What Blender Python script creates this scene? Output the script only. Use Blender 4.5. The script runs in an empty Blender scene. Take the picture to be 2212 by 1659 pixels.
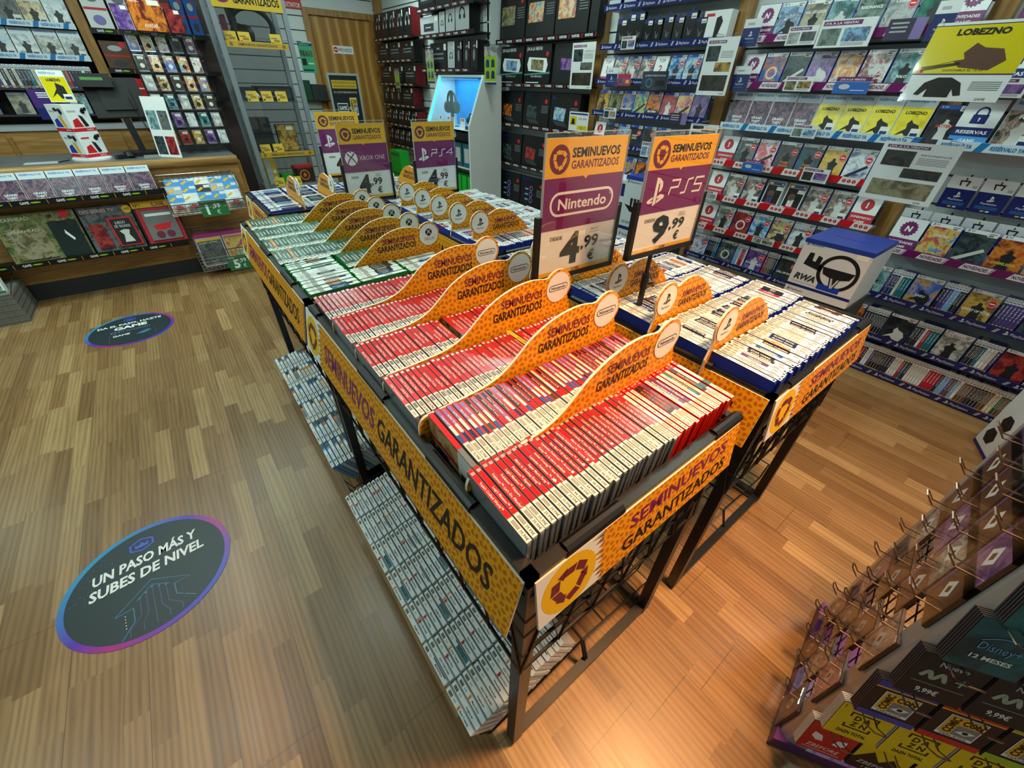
import bpy, bmesh, math, random
from mathutils import Matrix, Vector
R = random.Random(11)
PI = math.pi
SC = bpy.context.scene
COL = SC.collection
# ------------------------------------------------------------------ camera
H = 1.55
cam_d = bpy.data.cameras.new('camera')
cam_d.sensor_width = 36.0
cam_d.lens = 860.0 / 2212.0 * 36.0
cam_d.clip_start = 0.02
cam_d.clip_end = 60
cam = bpy.data.objects.new('camera', cam_d)
COL.objects.link(cam)
_pt, _rl, _yw = math.radians(36.85), math.radians(1.62), math.radians(90 - 128.6)
_r = Vector((1, 0, 0)); _u = Vector((0, math.sin(_pt), math.cos(_pt))); _f = Vector((0, math.cos(_pt), -math.sin(_pt)))
_r2 = math.cos(_rl) * _r + math.sin(_rl) * _u
_u2 = -math.sin(_rl) * _r + math.cos(_rl) * _u
_Z = Matrix.Rotation(_yw, 3, 'Z')
CR, CU, CF = _Z @ _r2, _Z @ _u2, _Z @ _f
m = Matrix((CR, CU, -CF)).transposed().to_4x4()
m.translation = Vector((0, 0, H))
cam.matrix_world = m
SC.camera = cam
SC.view_settings.view_transform = 'Standard'
SC.view_settings.look = 'None'
SC.view_settings.gamma = 1.0
SC.view_settings.exposure = 0.12
SC.view_settings.use_curve_mapping = False
# ------------------------------------------------------------------ world and lamps
W = bpy.data.worlds.new('world'); SC.world = W; W.use_nodes = True
W.node_tree.nodes['Background'].inputs[0].default_value = (0.70, 0.92, 0.90, 1)
W.node_tree.nodes['Background'].inputs[1].default_value = 0.22


def lamp(name, loc, power, size, col, rot=(0, 0, 0), sy=None, spread=PI):
    d = bpy.data.lights.new(name, 'AREA'); d.energy = power; d.color = col
    d.shape = 'RECTANGLE'; d.size = size; d.size_y = sy or size; d.spread = spread
    o = bpy.data.objects.new(name, d); COL.objects.link(o); o.location = loc; o.rotation_euler = rot
    return o


COOL = (0.74, 1.0, 0.93)
for (x, y) in ((-0.4, 4.5), (0.3, 4.55), (-1.1, 4.0), (-2.8, 5.4), (-1.05, 1.9), (0.3, 2.2), (-2.3, 2.2), (1.7, 4.6), (1.6, 2.3), (2.5, 1.0), (2.6, 3.3), (-0.96, 3.2), (1.2, 6.4), (2.8, 6.0), (2.6, -0.6)):
    lamp('ceiling_lamp', (x, y, 2.8), 12.5, 0.30, COOL)
lamp('warm_spot', (1.05, -0.15, 2.75), 33, 0.35, (1.0, 0.52, 0.22), rot=(0, 0, 0), spread=math.radians(95))


def at_z(px, py, z):
    d = CF + (px - 1106) / 860 * CR - (py - 829.5) / 860 * CU
    return Vector((0, 0, H)) + d * ((z - H) / d.z)


def at_x(px, py, x):
    d = CF + (px - 1106) / 860 * CR - (py - 829.5) / 860 * CU
    return Vector((0, 0, H)) + d * (x / d.x)


def at_y(px, py, y):
    d = CF + (px - 1106) / 860 * CR - (py - 829.5) / 860 * CU
    return Vector((0, 0, H)) + d * (y / d.y)
# ------------------------------------------------------------------ materials
MATS = {}


def lin(c):
    return tuple(((v / 255) / 12.92 if v <= 10 else ((v / 255 + 0.055) / 1.055) ** 2.4) for v in c)


def mat(name, rgb=(128, 128, 128), rough=0.5, metal=0.0, spec=0.4, alpha=1.0, trans=0.0, emit=None, es=1.0, coat=0.0):
    if name in MATS:
        return MATS[name]
    mm = bpy.data.materials.new(name); mm.use_nodes = True
    b = mm.node_tree.nodes['Principled BSDF']
    b.inputs['Base Color'].default_value = (*lin(rgb), 1)
    b.inputs['Roughness'].default_value = rough
    b.inputs['Metallic'].default_value = metal
    b.inputs['Specular IOR Level'].default_value = spec
    b.inputs['Alpha'].default_value = alpha
    b.inputs['Transmission Weight'].default_value = trans
    b.inputs['Coat Weight'].default_value = coat
    if emit:
        b.inputs['Emission Color'].default_value = (*lin(emit), 1)
        b.inputs['Emission Strength'].default_value = es
    MATS[name] = mm
    return mm


def nodes(mm):
    nt = mm.node_tree
    return nt, nt.nodes['Principled BSDF']


class NT:
    """short-hand for wiring math nodes"""
    def __init__(s, mm):
        s.nt = mm.node_tree; s.b = s.nt.nodes['Principled BSDF']

    def n(s, t, **kw):
        o = s.nt.nodes.new(t)
        for k, v in kw.items():
            setattr(o, k, v)
        return o

    def l(s, a, b):
        s.nt.links.new(a, b)

    def m(s, op, a, b=0.0, c=None):
        o = s.n('ShaderNodeMath', operation=op)
        for i, v in enumerate((a, b) if c is None else (a, b, c)):
            if hasattr(v, 'links') or hasattr(v, 'is_linked'):
                s.l(v, o.inputs[i])
            else:
                o.inputs[i].default_value = v
        return o.outputs[0]

    def mix(s, f, a, b):
        o = s.n('ShaderNodeMix', data_type='RGBA')
        for sock, v in ((o.inputs[0], f), (o.inputs[6], a), (o.inputs[7], b)):
            if hasattr(v, 'is_linked'):
                s.l(v, sock)
            elif isinstance(v, tuple):
                sock.default_value = (*v, 1)
            else:
                sock.default_value = v
        return o.outputs[2]

    def ramp(s, f, stops, interp='LINEAR'):
        o = s.n('ShaderNodeValToRGB'); cr = o.color_ramp; cr.interpolation = interp
        while len(cr.elements) < len(stops):
            cr.elements.new(0.5)
        for e, (p, c) in zip(cr.elements, stops):
            e.position = p; e.color = (*lin(c), 1)
        s.l(f, o.inputs[0])
        return o.outputs[0]


def pattern_mat(name, base, motif, cell=0.027, rough=0.4):
    """printed card: three-arrow recycling motif repeated on a yellow ground"""
    mm = mat(name, base, rough)
    t = NT(mm)
    uv = t.n('ShaderNodeUVMap'); sp = t.n('ShaderNodeSeparateXYZ'); t.l(uv.outputs[0], sp.inputs[0])
    v = t.m('DIVIDE', sp.outputs[1], cell); row = t.m('FLOOR', v)
    u = t.m('ADD', t.m('DIVIDE', sp.outputs[0], cell), t.m('MULTIPLY', t.m('FLOORED_MODULO', row, 2.0), 0.5))
    fu = t.m('SUBTRACT', t.m('FRACT', u), 0.5); fv = t.m('SUBTRACT', t.m('FRACT', v), 0.5)
    r = t.m('SQRT', t.m('ADD', t.m('MULTIPLY', fu, fu), t.m('MULTIPLY', fv, fv)))
    a = t.m('ARCTAN2', fv, fu)
    k = t.m('COSINE', t.m('ADD', t.m('MULTIPLY', a, 3.0), t.m('MULTIPLY', row, 1.3)))
    msk = t.m('MULTIPLY', t.m('MULTIPLY', t.m('GREATER_THAN', r, 0.17), t.m('LESS_THAN', r, 0.47)), t.m('GREATER_THAN', k, -0.25))
    c = t.mix(msk, lin(base), lin(motif))
    t.l(c, t.b.inputs['Base Color'])
    return mm


def art_mat(name, cols, scale=18.0, rough=0.25):
    """generic printed cover picture: soft blobs of the cover's own colours"""
    if name in MATS:
        return MATS[name]
    mm = mat(name, cols[0], rough)
    t = NT(mm)
    uv = t.n('ShaderNodeUVMap')
    oi = t.n('ShaderNodeObjectInfo')
    no = t.n('ShaderNodeTexNoise', noise_dimensions='4D'); no.inputs['Scale'].default_value = scale; no.inputs['Detail'].default_value = 5; no.inputs['Roughness'].default_value = 0.62; no.inputs['Distortion'].default_value = 0.8
    t.l(uv.outputs[0], no.inputs['Vector']); t.l(t.m('MULTIPLY', oi.outputs['Random'], 9.0), no.inputs['W'])
    n = len(cols)
    stops = [(0.33 + 0.36 * i / max(1, n - 1), c) for i, c in enumerate(cols)]
    t.l(t.ramp(no.outputs[0], stops), t.b.inputs['Base Color'])
    return mm


def wood_mat(name, c1, c2, c3, rough=0.4, axis=0, scale=6.0):
    mm = mat(name, c1, rough)
    t = NT(mm)
    tc = t.n('ShaderNodeTexCoord'); mp = t.n('ShaderNodeMapping'); t.l(tc.outputs['Object'], mp.inputs[0])
    s = [scale * 4] * 3; s[axis] = scale * 0.35; mp.inputs['Scale'].default_value = s
    no = t.n('ShaderNodeTexNoise'); no.inputs['Scale'].default_value = 1.0; no.inputs['Detail'].default_value = 6; no.inputs['Distortion'].default_value = 1.5
    t.l(mp.outputs[0], no.inputs['Vector'])
    t.l(t.ramp(no.outputs[0], [(0.3, c1), (0.5, c2), (0.7, c3)]), t.b.inputs['Base Color'])
    return mm


BLACK = mat('black_metal', (16, 16, 18), 0.38, 0.0, 0.5)
BPLAST = mat('black_plastic', (14, 14, 16), 0.45)
WHITE = mat('white_print', (232, 234, 234), 0.45)
OFFW = mat('offwhite_panel', (205, 208, 206), 0.5)
GREY = mat('grey_print', (120, 122, 126), 0.5)
LGREY = mat('light_grey_print', (178, 182, 186), 0.45)
DGREY = mat('dark_grey', (52, 54, 58), 0.5)
INK = mat('black_ink', (18, 17, 18), 0.5)
YEL = pattern_mat('yellow_recycling_print', (232, 164, 8), (196, 104, 14))
YELP = mat('plain_yellow_print', (236, 190, 20), 0.4)
PURP = mat('purple_print', (118, 22, 98), 0.35)
MAROON = mat('maroon_ink', (112, 32, 62), 0.4)
REDP = mat('red_print', (206, 28, 34), 0.4)
CARDW = mat('white_card_edge', (236, 228, 205), 0.6)
NAVY = mat('navy_print', (22, 36, 104), 0.4)
BLUE = mat('blue_print', (24, 60, 170), 0.4)
CYANB = mat('light_blue_print', (70, 150, 215), 0.4)
GREEN = mat('green_print', (30, 110, 66), 0.4)
LIME = mat('lime_print', (150, 190, 40), 0.4)
CHROME = mat('chrome_wire', (190, 188, 184), 0.22, 1.0)
STEEL = mat('brushed_steel', (176, 180, 180), 0.35, 0.45)


def glass(name, gloss=0.05, tint=(1, 1, 1), rough=0.02):
    """thin clear sheet: see-through with a faint mirror"""
    if name in MATS:
        return MATS[name]
    mm = bpy.data.materials.new(name); mm.use_nodes = True; nt = mm.node_tree
    nt.nodes.remove(nt.nodes['Principled BSDF']); out = nt.nodes['Material Output']
    a = nt.nodes.new('ShaderNodeBsdfTransparent'); a.inputs[0].default_value = (*tint, 1)
    g = nt.nodes.new('ShaderNodeBsdfGlossy'); g.inputs['Roughness'].default_value = rough
    lw = nt.nodes.new('ShaderNodeLayerWeight'); lw.inputs[0].default_value = 0.25
    m1 = nt.nodes.new('ShaderNodeMath'); m1.operation = 'MULTIPLY_ADD'; m1.inputs[1].default_value = 0.22; m1.inputs[2].default_value = gloss
    nt.links.new(lw.outputs['Facing'], m1.inputs[0])
    mx = nt.nodes.new('ShaderNodeMixShader'); nt.links.new(m1.outputs[0], mx.inputs[0]); nt.links.new(a.outputs[0], mx.inputs[1]); nt.links.new(g.outputs[0], mx.inputs[2]); nt.links.new(mx.outputs[0], out.inputs[0])
    MATS[name] = mm
    return mm


CLEAR = glass('clear_acrylic', 0.025)
WOOD = wood_mat('oak_veneer', (146, 104, 52), (166, 122, 66), (184, 142, 84), 0.35, axis=2)
WOODX = wood_mat('oak_veneer_long', (150, 108, 56), (170, 126, 70), (190, 146, 88), 0.3, axis=0)
SLATW = mat('white_slatwall', (214, 220, 220), 0.4)


# ------------------------------------------------------------------ text
_TX = {}


def text_geo(s, bold=0.0, shear=0.0, space=1.0):
    """triangulated letters of the string, height of a capital = 1, left at 0, baseline 0; returns verts, faces, width"""
    key = (s, bold, shear, space)
    if key in _TX:
        return _TX[key]
    cu = bpy.data.curves.new('t', 'FONT'); cu.body = s; cu.size = 1.0; cu.resolution_u = 2; cu.offset = bold; cu.shear = shear; cu.space_character = space
    cu.fill_mode = 'FRONT'
    ob = bpy.data.objects.new('t', cu); COL.objects.link(ob)
    dg = bpy.context.evaluated_depsgraph_get()
    me = bpy.data.meshes.new_from_object(ob.evaluated_get(dg))
    vs = [tuple(v.co) for v in me.vertices]; fs = [tuple(p.vertices) for p in me.polygons]
    # make all faces look to +z
    out = []
    for f in fs:
        a, b, c = (Vector(vs[i]) for i in f[:3])
        out.append(f if (b - a).cross(c - a).z >= 0 else tuple(reversed(f)))
    bpy.data.objects.remove(ob); bpy.data.curves.remove(cu); bpy.data.meshes.remove(me)
    k = 1 / 0.729
    vs = [(x * k, y * k, 0.0) for x, y, z in vs]
    x0 = min((v[0] for v in vs), default=0); x1 = max((v[0] for v in vs), default=1)
    vs = [(v[0] - x0, v[1], 0.0) for v in vs]
    _TX[key] = (vs, out, max(x1 - x0, 1e-6))
    return _TX[key]


# ------------------------------------------------------------------ mesh builder
def frame(origin, u, v):
    """matrix of a local drawing plane: x along u, y along v, z out of it"""
    u = Vector(u).normalized(); v = Vector(v); v = (v - u * v.dot(u)).normalized(); w = u.cross(v)
    mm = Matrix((u, v, w)).transposed().to_4x4(); mm.translation = Vector(origin)
    return mm


class MB:
    def __init__(s, M=None):
        s.v = []; s.f = []; s.mi = []; s.uv = []; s.mats = []; s.M = M or Matrix()

    def slot(s, mm):
        if mm not in s.mats:
            s.mats.append(mm)
        return s.mats.index(mm)

    def add(s, vs, fs, mm, uvs=None):
        b = len(s.v); k = s.slot(mm)
        s.v.extend(s.M @ Vector(p) for p in vs)
        for f in fs:
            s.f.append(tuple(b + i for i in f)); s.mi.append(k)
            s.uv.append([(uvs[i] if uvs else (vs[i][0], vs[i][1])) for i in f])

    def box(s, x0, x1, y0, y1, z0, z1, mm, top=None, xm=None, xp=None, ym=None, yp=None):
        """mm may be overridden per side: top (+z), xm, xp, ym, yp"""
        vs = [(x, y, z) for z in (z0, z1) for y in (y0, y1) for x in (x0, x1)]
        uvxy = None
        s.add(vs, [(0, 2, 3, 1)], mm)
        s.add(vs, [(4, 5, 7, 6)], top or mm)
        s.add(vs, [(0, 1, 5, 4)], ym or mm, [(p[0], p[2]) for p in vs])
        s.add(vs, [(2, 6, 7, 3)], yp or mm, [(p[0], p[2]) for p in vs])
        s.add(vs, [(0, 4, 6, 2)], xm or mm, [(p[1], p[2]) for p in vs])
        s.add(vs, [(1, 3, 7, 5)], xp or mm, [(p[1], p[2]) for p in vs])

    def quad(s, x0, x1, y0, y1, mm, z=0.0):
        s.add([(x0, y0, z), (x1, y0, z), (x1, y1, z), (x0, y1, z)], [(0, 1, 2, 3)], mm)

    def poly(s, pts, mm, z=0.0):
        n = len(pts)
        area = sum(pts[i][0] * pts[(i + 1) % n][1] - pts[(i + 1) % n][0] * pts[i][1] for i in range(n))
        p = pts if area > 0 else pts[::-1]
        s.add([(a, b, z) for a, b in p], [tuple(range(n))], mm)

    def prism(s, pts, z0, z1, mm, side=None, back=None):
        n = len(pts)
        area = sum(pts[i][0] * pts[(i + 1) % n][1] - pts[(i + 1) % n][0] * pts[i][1] for i in range(n))
        p = pts if area > 0 else pts[::-1]
        s.add([(a, b, z1) for a, b in p], [tuple(range(n))], mm)
        s.add([(a, b, z0) for a, b in p], [tuple(range(n))[::-1]], back or mm)
        vs = [(a, b, z) for z in (z0, z1) for a, b in p]
        s.add(vs, [(i, (i + 1) % n, n + (i + 1) % n, n + i) for i in range(n)], side or mm)

    def ngon(s, cx, cy, r, mm, z=0.0, n=28, ry=None, a0=0.0):
        ry = r if ry is None else ry
        s.poly([(cx + r * math.cos(a0 + 2 * PI * i / n), cy + ry * math.sin(a0 + 2 * PI * i / n)) for i in range(n)], mm, z)

    def ring(s, cx, cy, r0, r1, mm, z=0.0, n=32, a0=0.0, a1=2 * PI, yk=1.0):
        full = abs(a1 - a0 - 2 * PI) < 1e-6
        k = n if full else n + 1
        vs = []
        for i in range(k):
            a = a0 + (a1 - a0) * i / n
            vs += [(cx + r0 * math.cos(a), cy + r0 * yk * math.sin(a), z), (cx + r1 * math.cos(a), cy + r1 * yk * math.sin(a), z)]
        fs = [(2 * i, 2 * i + 1, (2 * i + 3) % (2 * k), (2 * i + 2) % (2 * k)) for i in range(n)]
        s.add(vs, fs, mm)

    def stroke(s, pts, w, mm, z=0.0, closed=False):
        """flat ribbon of width w along 2-D points"""
        n = len(pts); P = [Vector((a, b)) for a, b in pts]; L = []
        for i in range(n):
            if closed:
                a, c = P[i - 1], P[(i + 1) % n]
            else:
                a, c = P[max(0, i - 1)], P[min(n - 1, i + 1)]
            d1 = (P[i] - a); d2 = (c - P[i])
            d1 = d1.normalized() if d1.length > 1e-9 else d2.normalized(); d2 = d2.normalized() if d2.length > 1e-9 else d1
            t = (d1 + d2).normalized() if (d1 + d2).length > 1e-6 else d1
            nn = Vector((-t.y, t.x)); k = max(0.5, nn.dot(Vector((-d1.y, d1.x))))
            L += [P[i] + nn * (w / 2 / k), P[i] - nn * (w / 2 / k)]
        m_ = n if closed else n - 1
        s.add([(q.x, q.y, z) for q in L], [(2 * i, 2 * i + 1, (2 * i + 3) % (2 * n), (2 * i + 2) % (2 * n)) for i in range(m_)], mm)

    def text(s, t, x, y, h, mm, z=0.0, w=None, align='l', bold=0.0, shear=0.0, space=1.0, maxw=None):
        vs, fs, wd = text_geo(t, bold, shear, space)
        kx = h if w is None else w / wd
        if maxw and kx * wd > maxw:
            kx = maxw / wd
        ox = {'l': 0, 'c': -wd * kx / 2, 'r': -wd * kx}[align]
        s.add([(x + ox + a * kx, y + b * h, z) for a, b, _ in vs], fs, mm)
        return wd * kx

    def tube(s, pts, r, mm, n=6, closed=False):
        P = [Vector(p) for p in pts]; k = len(P); vs = []
        up = Vector((0, 0, 1))
        prev = None
        for i in range(k):
            a = P[i - 1] if (i > 0 or closed) else P[i]
            c = P[(i + 1) % k] if (i < k - 1 or closed) else P[i]
            t = (c - a).normalized()
            if prev is None:
                x = t.cross(up)
                if x.length < 1e-3:
                    x = t.cross(Vector((1, 0, 0)))
            else:
                x = prev - t * prev.dot(t)
            x.normalize(); prev = x; y = t.cross(x)
            vs += [P[i] + r * (math.cos(2 * PI * j / n) * x + math.sin(2 * PI * j / n) * y) for j in range(n)]
        fs = []
        for i in range(k if closed else k - 1):
            for j in range(n):
                fs.append((i * n + j, i * n + (j + 1) % n, ((i + 1) % k) * n + (j + 1) % n, ((i + 1) % k) * n + j))
        if not closed:
            fs += [tuple(range(n))[::-1], tuple((k - 1) * n + j for j in range(n))]
        s.add([tuple(v) for v in vs], fs, mm)

    def bar(s, a, b, w, mm, h=None):
        """square section bar from a to b"""
        a, b = Vector(a), Vector(b); t = (b - a).normalized(); up = Vector((0, 0, 1)) if abs(t.z) < 0.95 else Vector((0, 1, 0))
        x = t.cross(up).normalized() * w / 2; y = x.normalized().cross(t) * (h or w) / 2
        vs = [p + i * x + j * y for p in (a, b) for i, j in ((-1, -1), (1, -1), (1, 1), (-1, 1))]
        s.add([tuple(v) for v in vs], [(3, 2, 1, 0), (4, 5, 6, 7), (0, 1, 5, 4), (1, 2, 6, 5), (2, 3, 7, 6), (3, 0, 4, 7)], mm)

    def lathe(s, prof, mm, n=24, cx=0.0, cy=0.0):
        k = len(prof)
        vs = [(cx + r * math.cos(2 * PI * j / n), cy + r * math.sin(2 * PI * j / n), z) for r, z in prof for j in range(n)]
        fs = [(i * n + j, i * n + (j + 1) % n, (i + 1) * n + (j + 1) % n, (i + 1) * n + j) for i in range(k - 1) for j in range(n)]
        fs += [tuple(range(n))[::-1], tuple((k - 1) * n + j for j in range(n))]
        s.add(vs, fs, mm)

    def mesh(s, name):
        me = bpy.data.meshes.new(name)
        me.from_pydata([tuple(v) for v in s.v], [], s.f)
        for mm in s.mats:
            me.materials.append(mm)
        me.polygons.foreach_set('material_index', s.mi)
        ul = me.uv_layers.new(name='UVMap')
        flat = [c for f in s.uv for p in f for c in p]
        ul.data.foreach_set('uv', flat)
        me.update()
        return me

    def build(s, name, parent=None, loc=None, rot=None, smooth=False, bevel=0.0):
        me = s.mesh(name)
        if smooth:
            me.polygons.foreach_set('use_smooth', [True] * len(me.polygons))
        o = bpy.data.objects.new(name, me); COL.objects.link(o)
        if parent:
            o.parent = parent
        if loc is not None:
            o.location = loc
        if rot is not None:
            o.rotation_euler = rot
        if bevel:
            b = o.modifiers.new('bevel', 'BEVEL'); b.width = bevel; b.segments = 2; b.limit_method = 'ANGLE'
        return o


def tag(o, label, cat, group=None, kind=None):
    o['label'] = label; o['category'] = cat
    if group:
        o['group'] = group
    if kind:
        o['kind'] = kind
    return o


def thing(name, label, cat, loc=(0, 0, 0), rot=(0, 0, 0), group=None):
    o = bpy.data.objects.new(name, None); COL.objects.link(o); o.empty_display_size = 0.05
    o.location = loc; o.rotation_euler = rot
    return tag(o, label, cat, group)


def inst(name, me, loc, rot=(0, 0, 0), parent=None):
    o = bpy.data.objects.new(name, me); COL.objects.link(o); o.location = loc; o.rotation_euler = rot
    if parent:
        o.parent = parent
    return o


def structure(o):
    o['kind'] = 'structure'
    return o


def nth(i):
    w = ['first', 'second', 'third', 'fourth', 'fifth', 'sixth', 'seventh', 'eighth', 'ninth', 'tenth', 'eleventh', 'twelfth']
    if i < 12:
        return w[i]
    n = i + 1
    return '%d%s' % (n, 'th' if 10 < n % 100 < 14 else {1: 'st', 2: 'nd', 3: 'rd'}.get(n % 10, 'th'))


# ------------------------------------------------------------------ marks used on several prints
def recycle_mark(b, cx, cy, r, disc, arrow, z=0.0, thick=1.0):
    b.ngon(cx, cy, r, disc, z, 36)
    for k in range(3):
        a = PI / 2 + 2 * PI * k / 3
        rot = lambda p: (cx + p[0] * math.cos(a) - p[1] * math.sin(a), cy + p[0] * math.sin(a) + p[1] * math.cos(a))
        s = r
        # folded arrow: two bands and a head, seen as one of the three arms (x points outward)
        b.poly([rot(p) for p in ((0.60 * s, -0.27 * s), (0.62 * s, 0.12 * s), (0.36 * s, 0.28 * s), (0.34 * s, -0.14 * s))], arrow, z + 0.0005)
        b.poly([rot(p) for p in ((0.62 * s, -0.33 * s), (0.34 * s, -0.2 * s), (0.10 * s, -0.52 * s), (0.36 * s, -0.66 * s))], arrow, z + 0.0005)
        b.poly([rot(p) for p in ((0.30 * s, 0.24 * s), (0.68 * s, 0.08 * s), (0.52 * s, 0.44 * s))], arrow, z + 0.0005)


def ps_mark(b, cx, cy, h, mm, z=0.0):
    """upright P standing on a flat S"""
    w = h * 0.9
    X = lambda u: cx + u * w
    Y = lambda v: cy + v * h
    b.poly([(X(-0.13), Y(-0.5)), (X(0.04), Y(-0.43)), (X(0.04), Y(0.30)), (X(0.12), Y(0.25)), (X(0.12), Y(0.44)), (X(-0.13), Y(0.5))], mm, z)
    b.poly([(X(0.04), Y(0.46)), (X(0.04), Y(0.32)), (X(0.11), Y(0.27)), (X(0.13), Y(0.06)), (X(0.10), Y(-0.02)), (X(0.24), Y(0.0)), (X(0.32), Y(0.16)), (X(0.27), Y(0.33))], mm, z + 0.0002)
    b.poly([(X(0.08), Y(-0.16)), (X(0.30), Y(-0.10)), (X(0.52), Y(-0.15)), (X(0.53), Y(-0.24)), (X(0.36), Y(-0.31)), (X(0.08), Y(-0.42)), (X(0.08), Y(-0.31)), (X(0.34), Y(-0.22)), (X(0.08), Y(-0.26))], mm, z)
    b.poly([(X(-0.17), Y(-0.16)), (X(-0.44), Y(-0.25)), (X(-0.54), Y(-0.33)), (X(-0.42), Y(-0.40)), (X(-0.17), Y(-0.38)), (X(-0.17), Y(-0.31)), (X(-0.36), Y(-0.32)), (X(-0.17), Y(-0.25))], mm, z)


def nin_mark(b, cx, cy, w, ink, ground, z=0.0):
    h = w * 0.26; r = h / 2
    def rr(hw, hh, rad):
        pts = []
        for (sx, a0) in ((1, -PI / 2), (-1, PI / 2)):
            for i in range(11):
                a = a0 + PI * i / 10
                pts.append((cx + sx * (hw - rad) + rad * math.cos(a), cy + hh / rad * rad * math.sin(a)))
        return pts
    b.poly(rr(w / 2, r, r), ink, z)
    t = w * 0.028
    b.poly(rr(w / 2 - t, r - t, r - t), ground, z + 0.0003)
    b.text('Nintendo', cx, cy - h * 0.22, h * 0.46, ink, z + 0.0006, w=w * 0.76, align='c', bold=0.02)


def xbox_mark(b, cx, cy, r, ball, cut, z=0.0):
    b.ngon(cx, cy, r, ball, z, 32)
    for sx in (1, -1):
        pts = [(cx + sx * r * a, cy + r * c) for a, c in ((-0.05, 0.30), (-0.30, 0.58), (-0.52, 0.78), (-0.62, 0.62), (-0.36, 0.36), (-0.14, 0.14))]
        b.poly(pts, cut, z + 0.0004)
        pts = [(cx + sx * r * a, cy + r * c) for a, c in ((0.0, 0.32), (0.34, -0.02), (0.62, -0.44), (0.74, -0.66), (0.64, -0.76), (0.44, -0.46), (0.0, 0.06))]
        b.poly(pts, cut, z + 0.0006)
    b.poly([(cx - r * 0.18, cy + r * 0.92), (cx, cy + r * 0.74), (cx + r * 0.18, cy + r * 0.92), (cx, cy + r * 0.98)], cut, z + 0.0005)


def barcode(b, x, y, w, h, mm, z, n=9):
    """bars standing along y"""
    for i in range(n):
        b.quad(x + w * i / n, x + w * (i + 0.55) / n, y, y + h, mm, z)


def scribble(b, x, y, w, h, mm, z, rows=1):
    """a line of print too small to read: short dashes of unequal length"""
    for r in range(rows):
        yy = y + r * h * 1.7; xx = x
        while xx < x + w:
            ww = R.uniform(1.0, 3.6) * h
            b.quad(xx, min(xx + ww, x + w), yy, yy + h, mm, z)
            xx += ww + h * 0.7
# ------------------------------------------------------------------ room shell
def floor_mat():
    mm = mat('laminate_floor', (150, 110, 66), 0.3, 0.0, 0.5)
    t = NT(mm)
    tc = t.n('ShaderNodeTexCoord'); sp = t.n('ShaderNodeSeparateXYZ'); t.l(tc.outputs['Object'], sp.inputs[0])
    x = t.m('ADD', sp.outputs[0], 8.0); y = t.m('ADD', sp.outputs[1], 8.0)
    sx = t.m('DIVIDE', x, 0.0665); si = t.m('FLOOR', sx)
    wn = t.n('ShaderNodeTexWhiteNoise', noise_dimensions='1D'); t.l(si, wn.inputs['W'])
    yy = t.m('DIVIDE', t.m('ADD', y, t.m('MULTIPLY', wn.outputs['Value'], 3.0)), 0.43); bj = t.m('FLOOR', yy)
    cb = t.n('ShaderNodeCombineXYZ'); t.l(si, cb.inputs[0]); t.l(bj, cb.inputs[1])
    w2 = t.n('ShaderNodeTexWhiteNoise', noise_dimensions='2D'); t.l(cb.outputs[0], w2.inputs['Vector'])
    base = t.ramp(w2.outputs['Value'], [(0.0, (136, 100, 60)), (0.45, (152, 115, 72)), (0.8, (164, 127, 83)), (1.0, (184, 149, 101))])
    # grain, different in every block
    c3 = t.n('ShaderNodeCombineXYZ'); t.l(t.m('MULTIPLY', x, 46.0), c3.inputs[0]); t.l(t.m('MULTIPLY', y, 3.2), c3.inputs[1]); t.l(t.m('MULTIPLY', w2.outputs['Value'], 60.0), c3.inputs[2])
    no = t.n('ShaderNodeTexNoise'); no.inputs['Scale'].default_value = 1.0; no.inputs['Detail'].default_value = 5; no.inputs['Distortion'].default_value = 1.1; t.l(c3.outputs[0], no.inputs['Vector'])
    wv = t.n('ShaderNodeTexWave'); wv.inputs['Scale'].default_value = 0.55; wv.inputs['Distortion'].default_value = 9.0; wv.inputs['Detail'].default_value = 2.0; wv.inputs['Detail Scale'].default_value = 0.7
    c4 = t.n('ShaderNodeCombineXYZ'); t.l(t.m('MULTIPLY', x, 30.0), c4.inputs[0]); t.l(t.m('MULTIPLY', y, 2.0), c4.inputs[1]); t.l(t.m('MULTIPLY', w2.outputs['Value'], 40.0), c4.inputs[2]); t.l(c4.outputs[0], wv.inputs['Vector'])
    g = t.m('ADD', t.m('MULTIPLY', no.outputs[0], 0.6), t.m('MULTIPLY', wv.outputs[0], 0.25))
    k = t.ramp(g, [(0.2, (150, 140, 130)), (0.55, (240, 238, 235)), (0.8, (255, 255, 255))])
    o = t.n('ShaderNodeMix', data_type='RGBA', blend_type='MULTIPLY'); o.inputs[0].default_value = 0.6; t.l(base, o.inputs[6]); t.l(k, o.inputs[7])
    # seams of the three-strip boards
    px = t.m('DIVIDE', x, 0.1995); pf = t.m('FRACT', px); pi = t.m('FLOOR', px)
    w5 = t.n('ShaderNodeTexWhiteNoise', noise_dimensions='1D'); t.l(pi, w5.inputs['W'])
    py = t.m('FRACT', t.m('DIVIDE', t.m('ADD', y, t.m('MULTIPLY', w5.outputs['Value'], 4.0)), 1.29))
    seam = t.m('MAXIMUM', t.m('LESS_THAN', pf, 0.010), t.m('LESS_THAN', py, 0.0016))
    col = t.mix(t.m('MULTIPLY', seam, 0.65), o.outputs[2], lin((48, 30, 16)))
    t.l(col, t.b.inputs['Base Color'])
    t.l(t.m('ADD', 0.27, t.m('MULTIPLY', no.outputs[0], 0.16)), t.b.inputs['Roughness'])
    return mm


b = MB(); b.box(-4.2, 3.75, -1.8, 7.7, -0.05, 0, floor_mat()); structure(b.build('floor'))
b = MB(); b.box(-4.2, 3.75, -1.8, 7.7, 3.15, 3.2, mat('ceiling_white', (225, 228, 226), 0.7)); structure(b.build('ceiling'))
GROOVE = mat('slat_groove', (70, 74, 76), 0.6)


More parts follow.
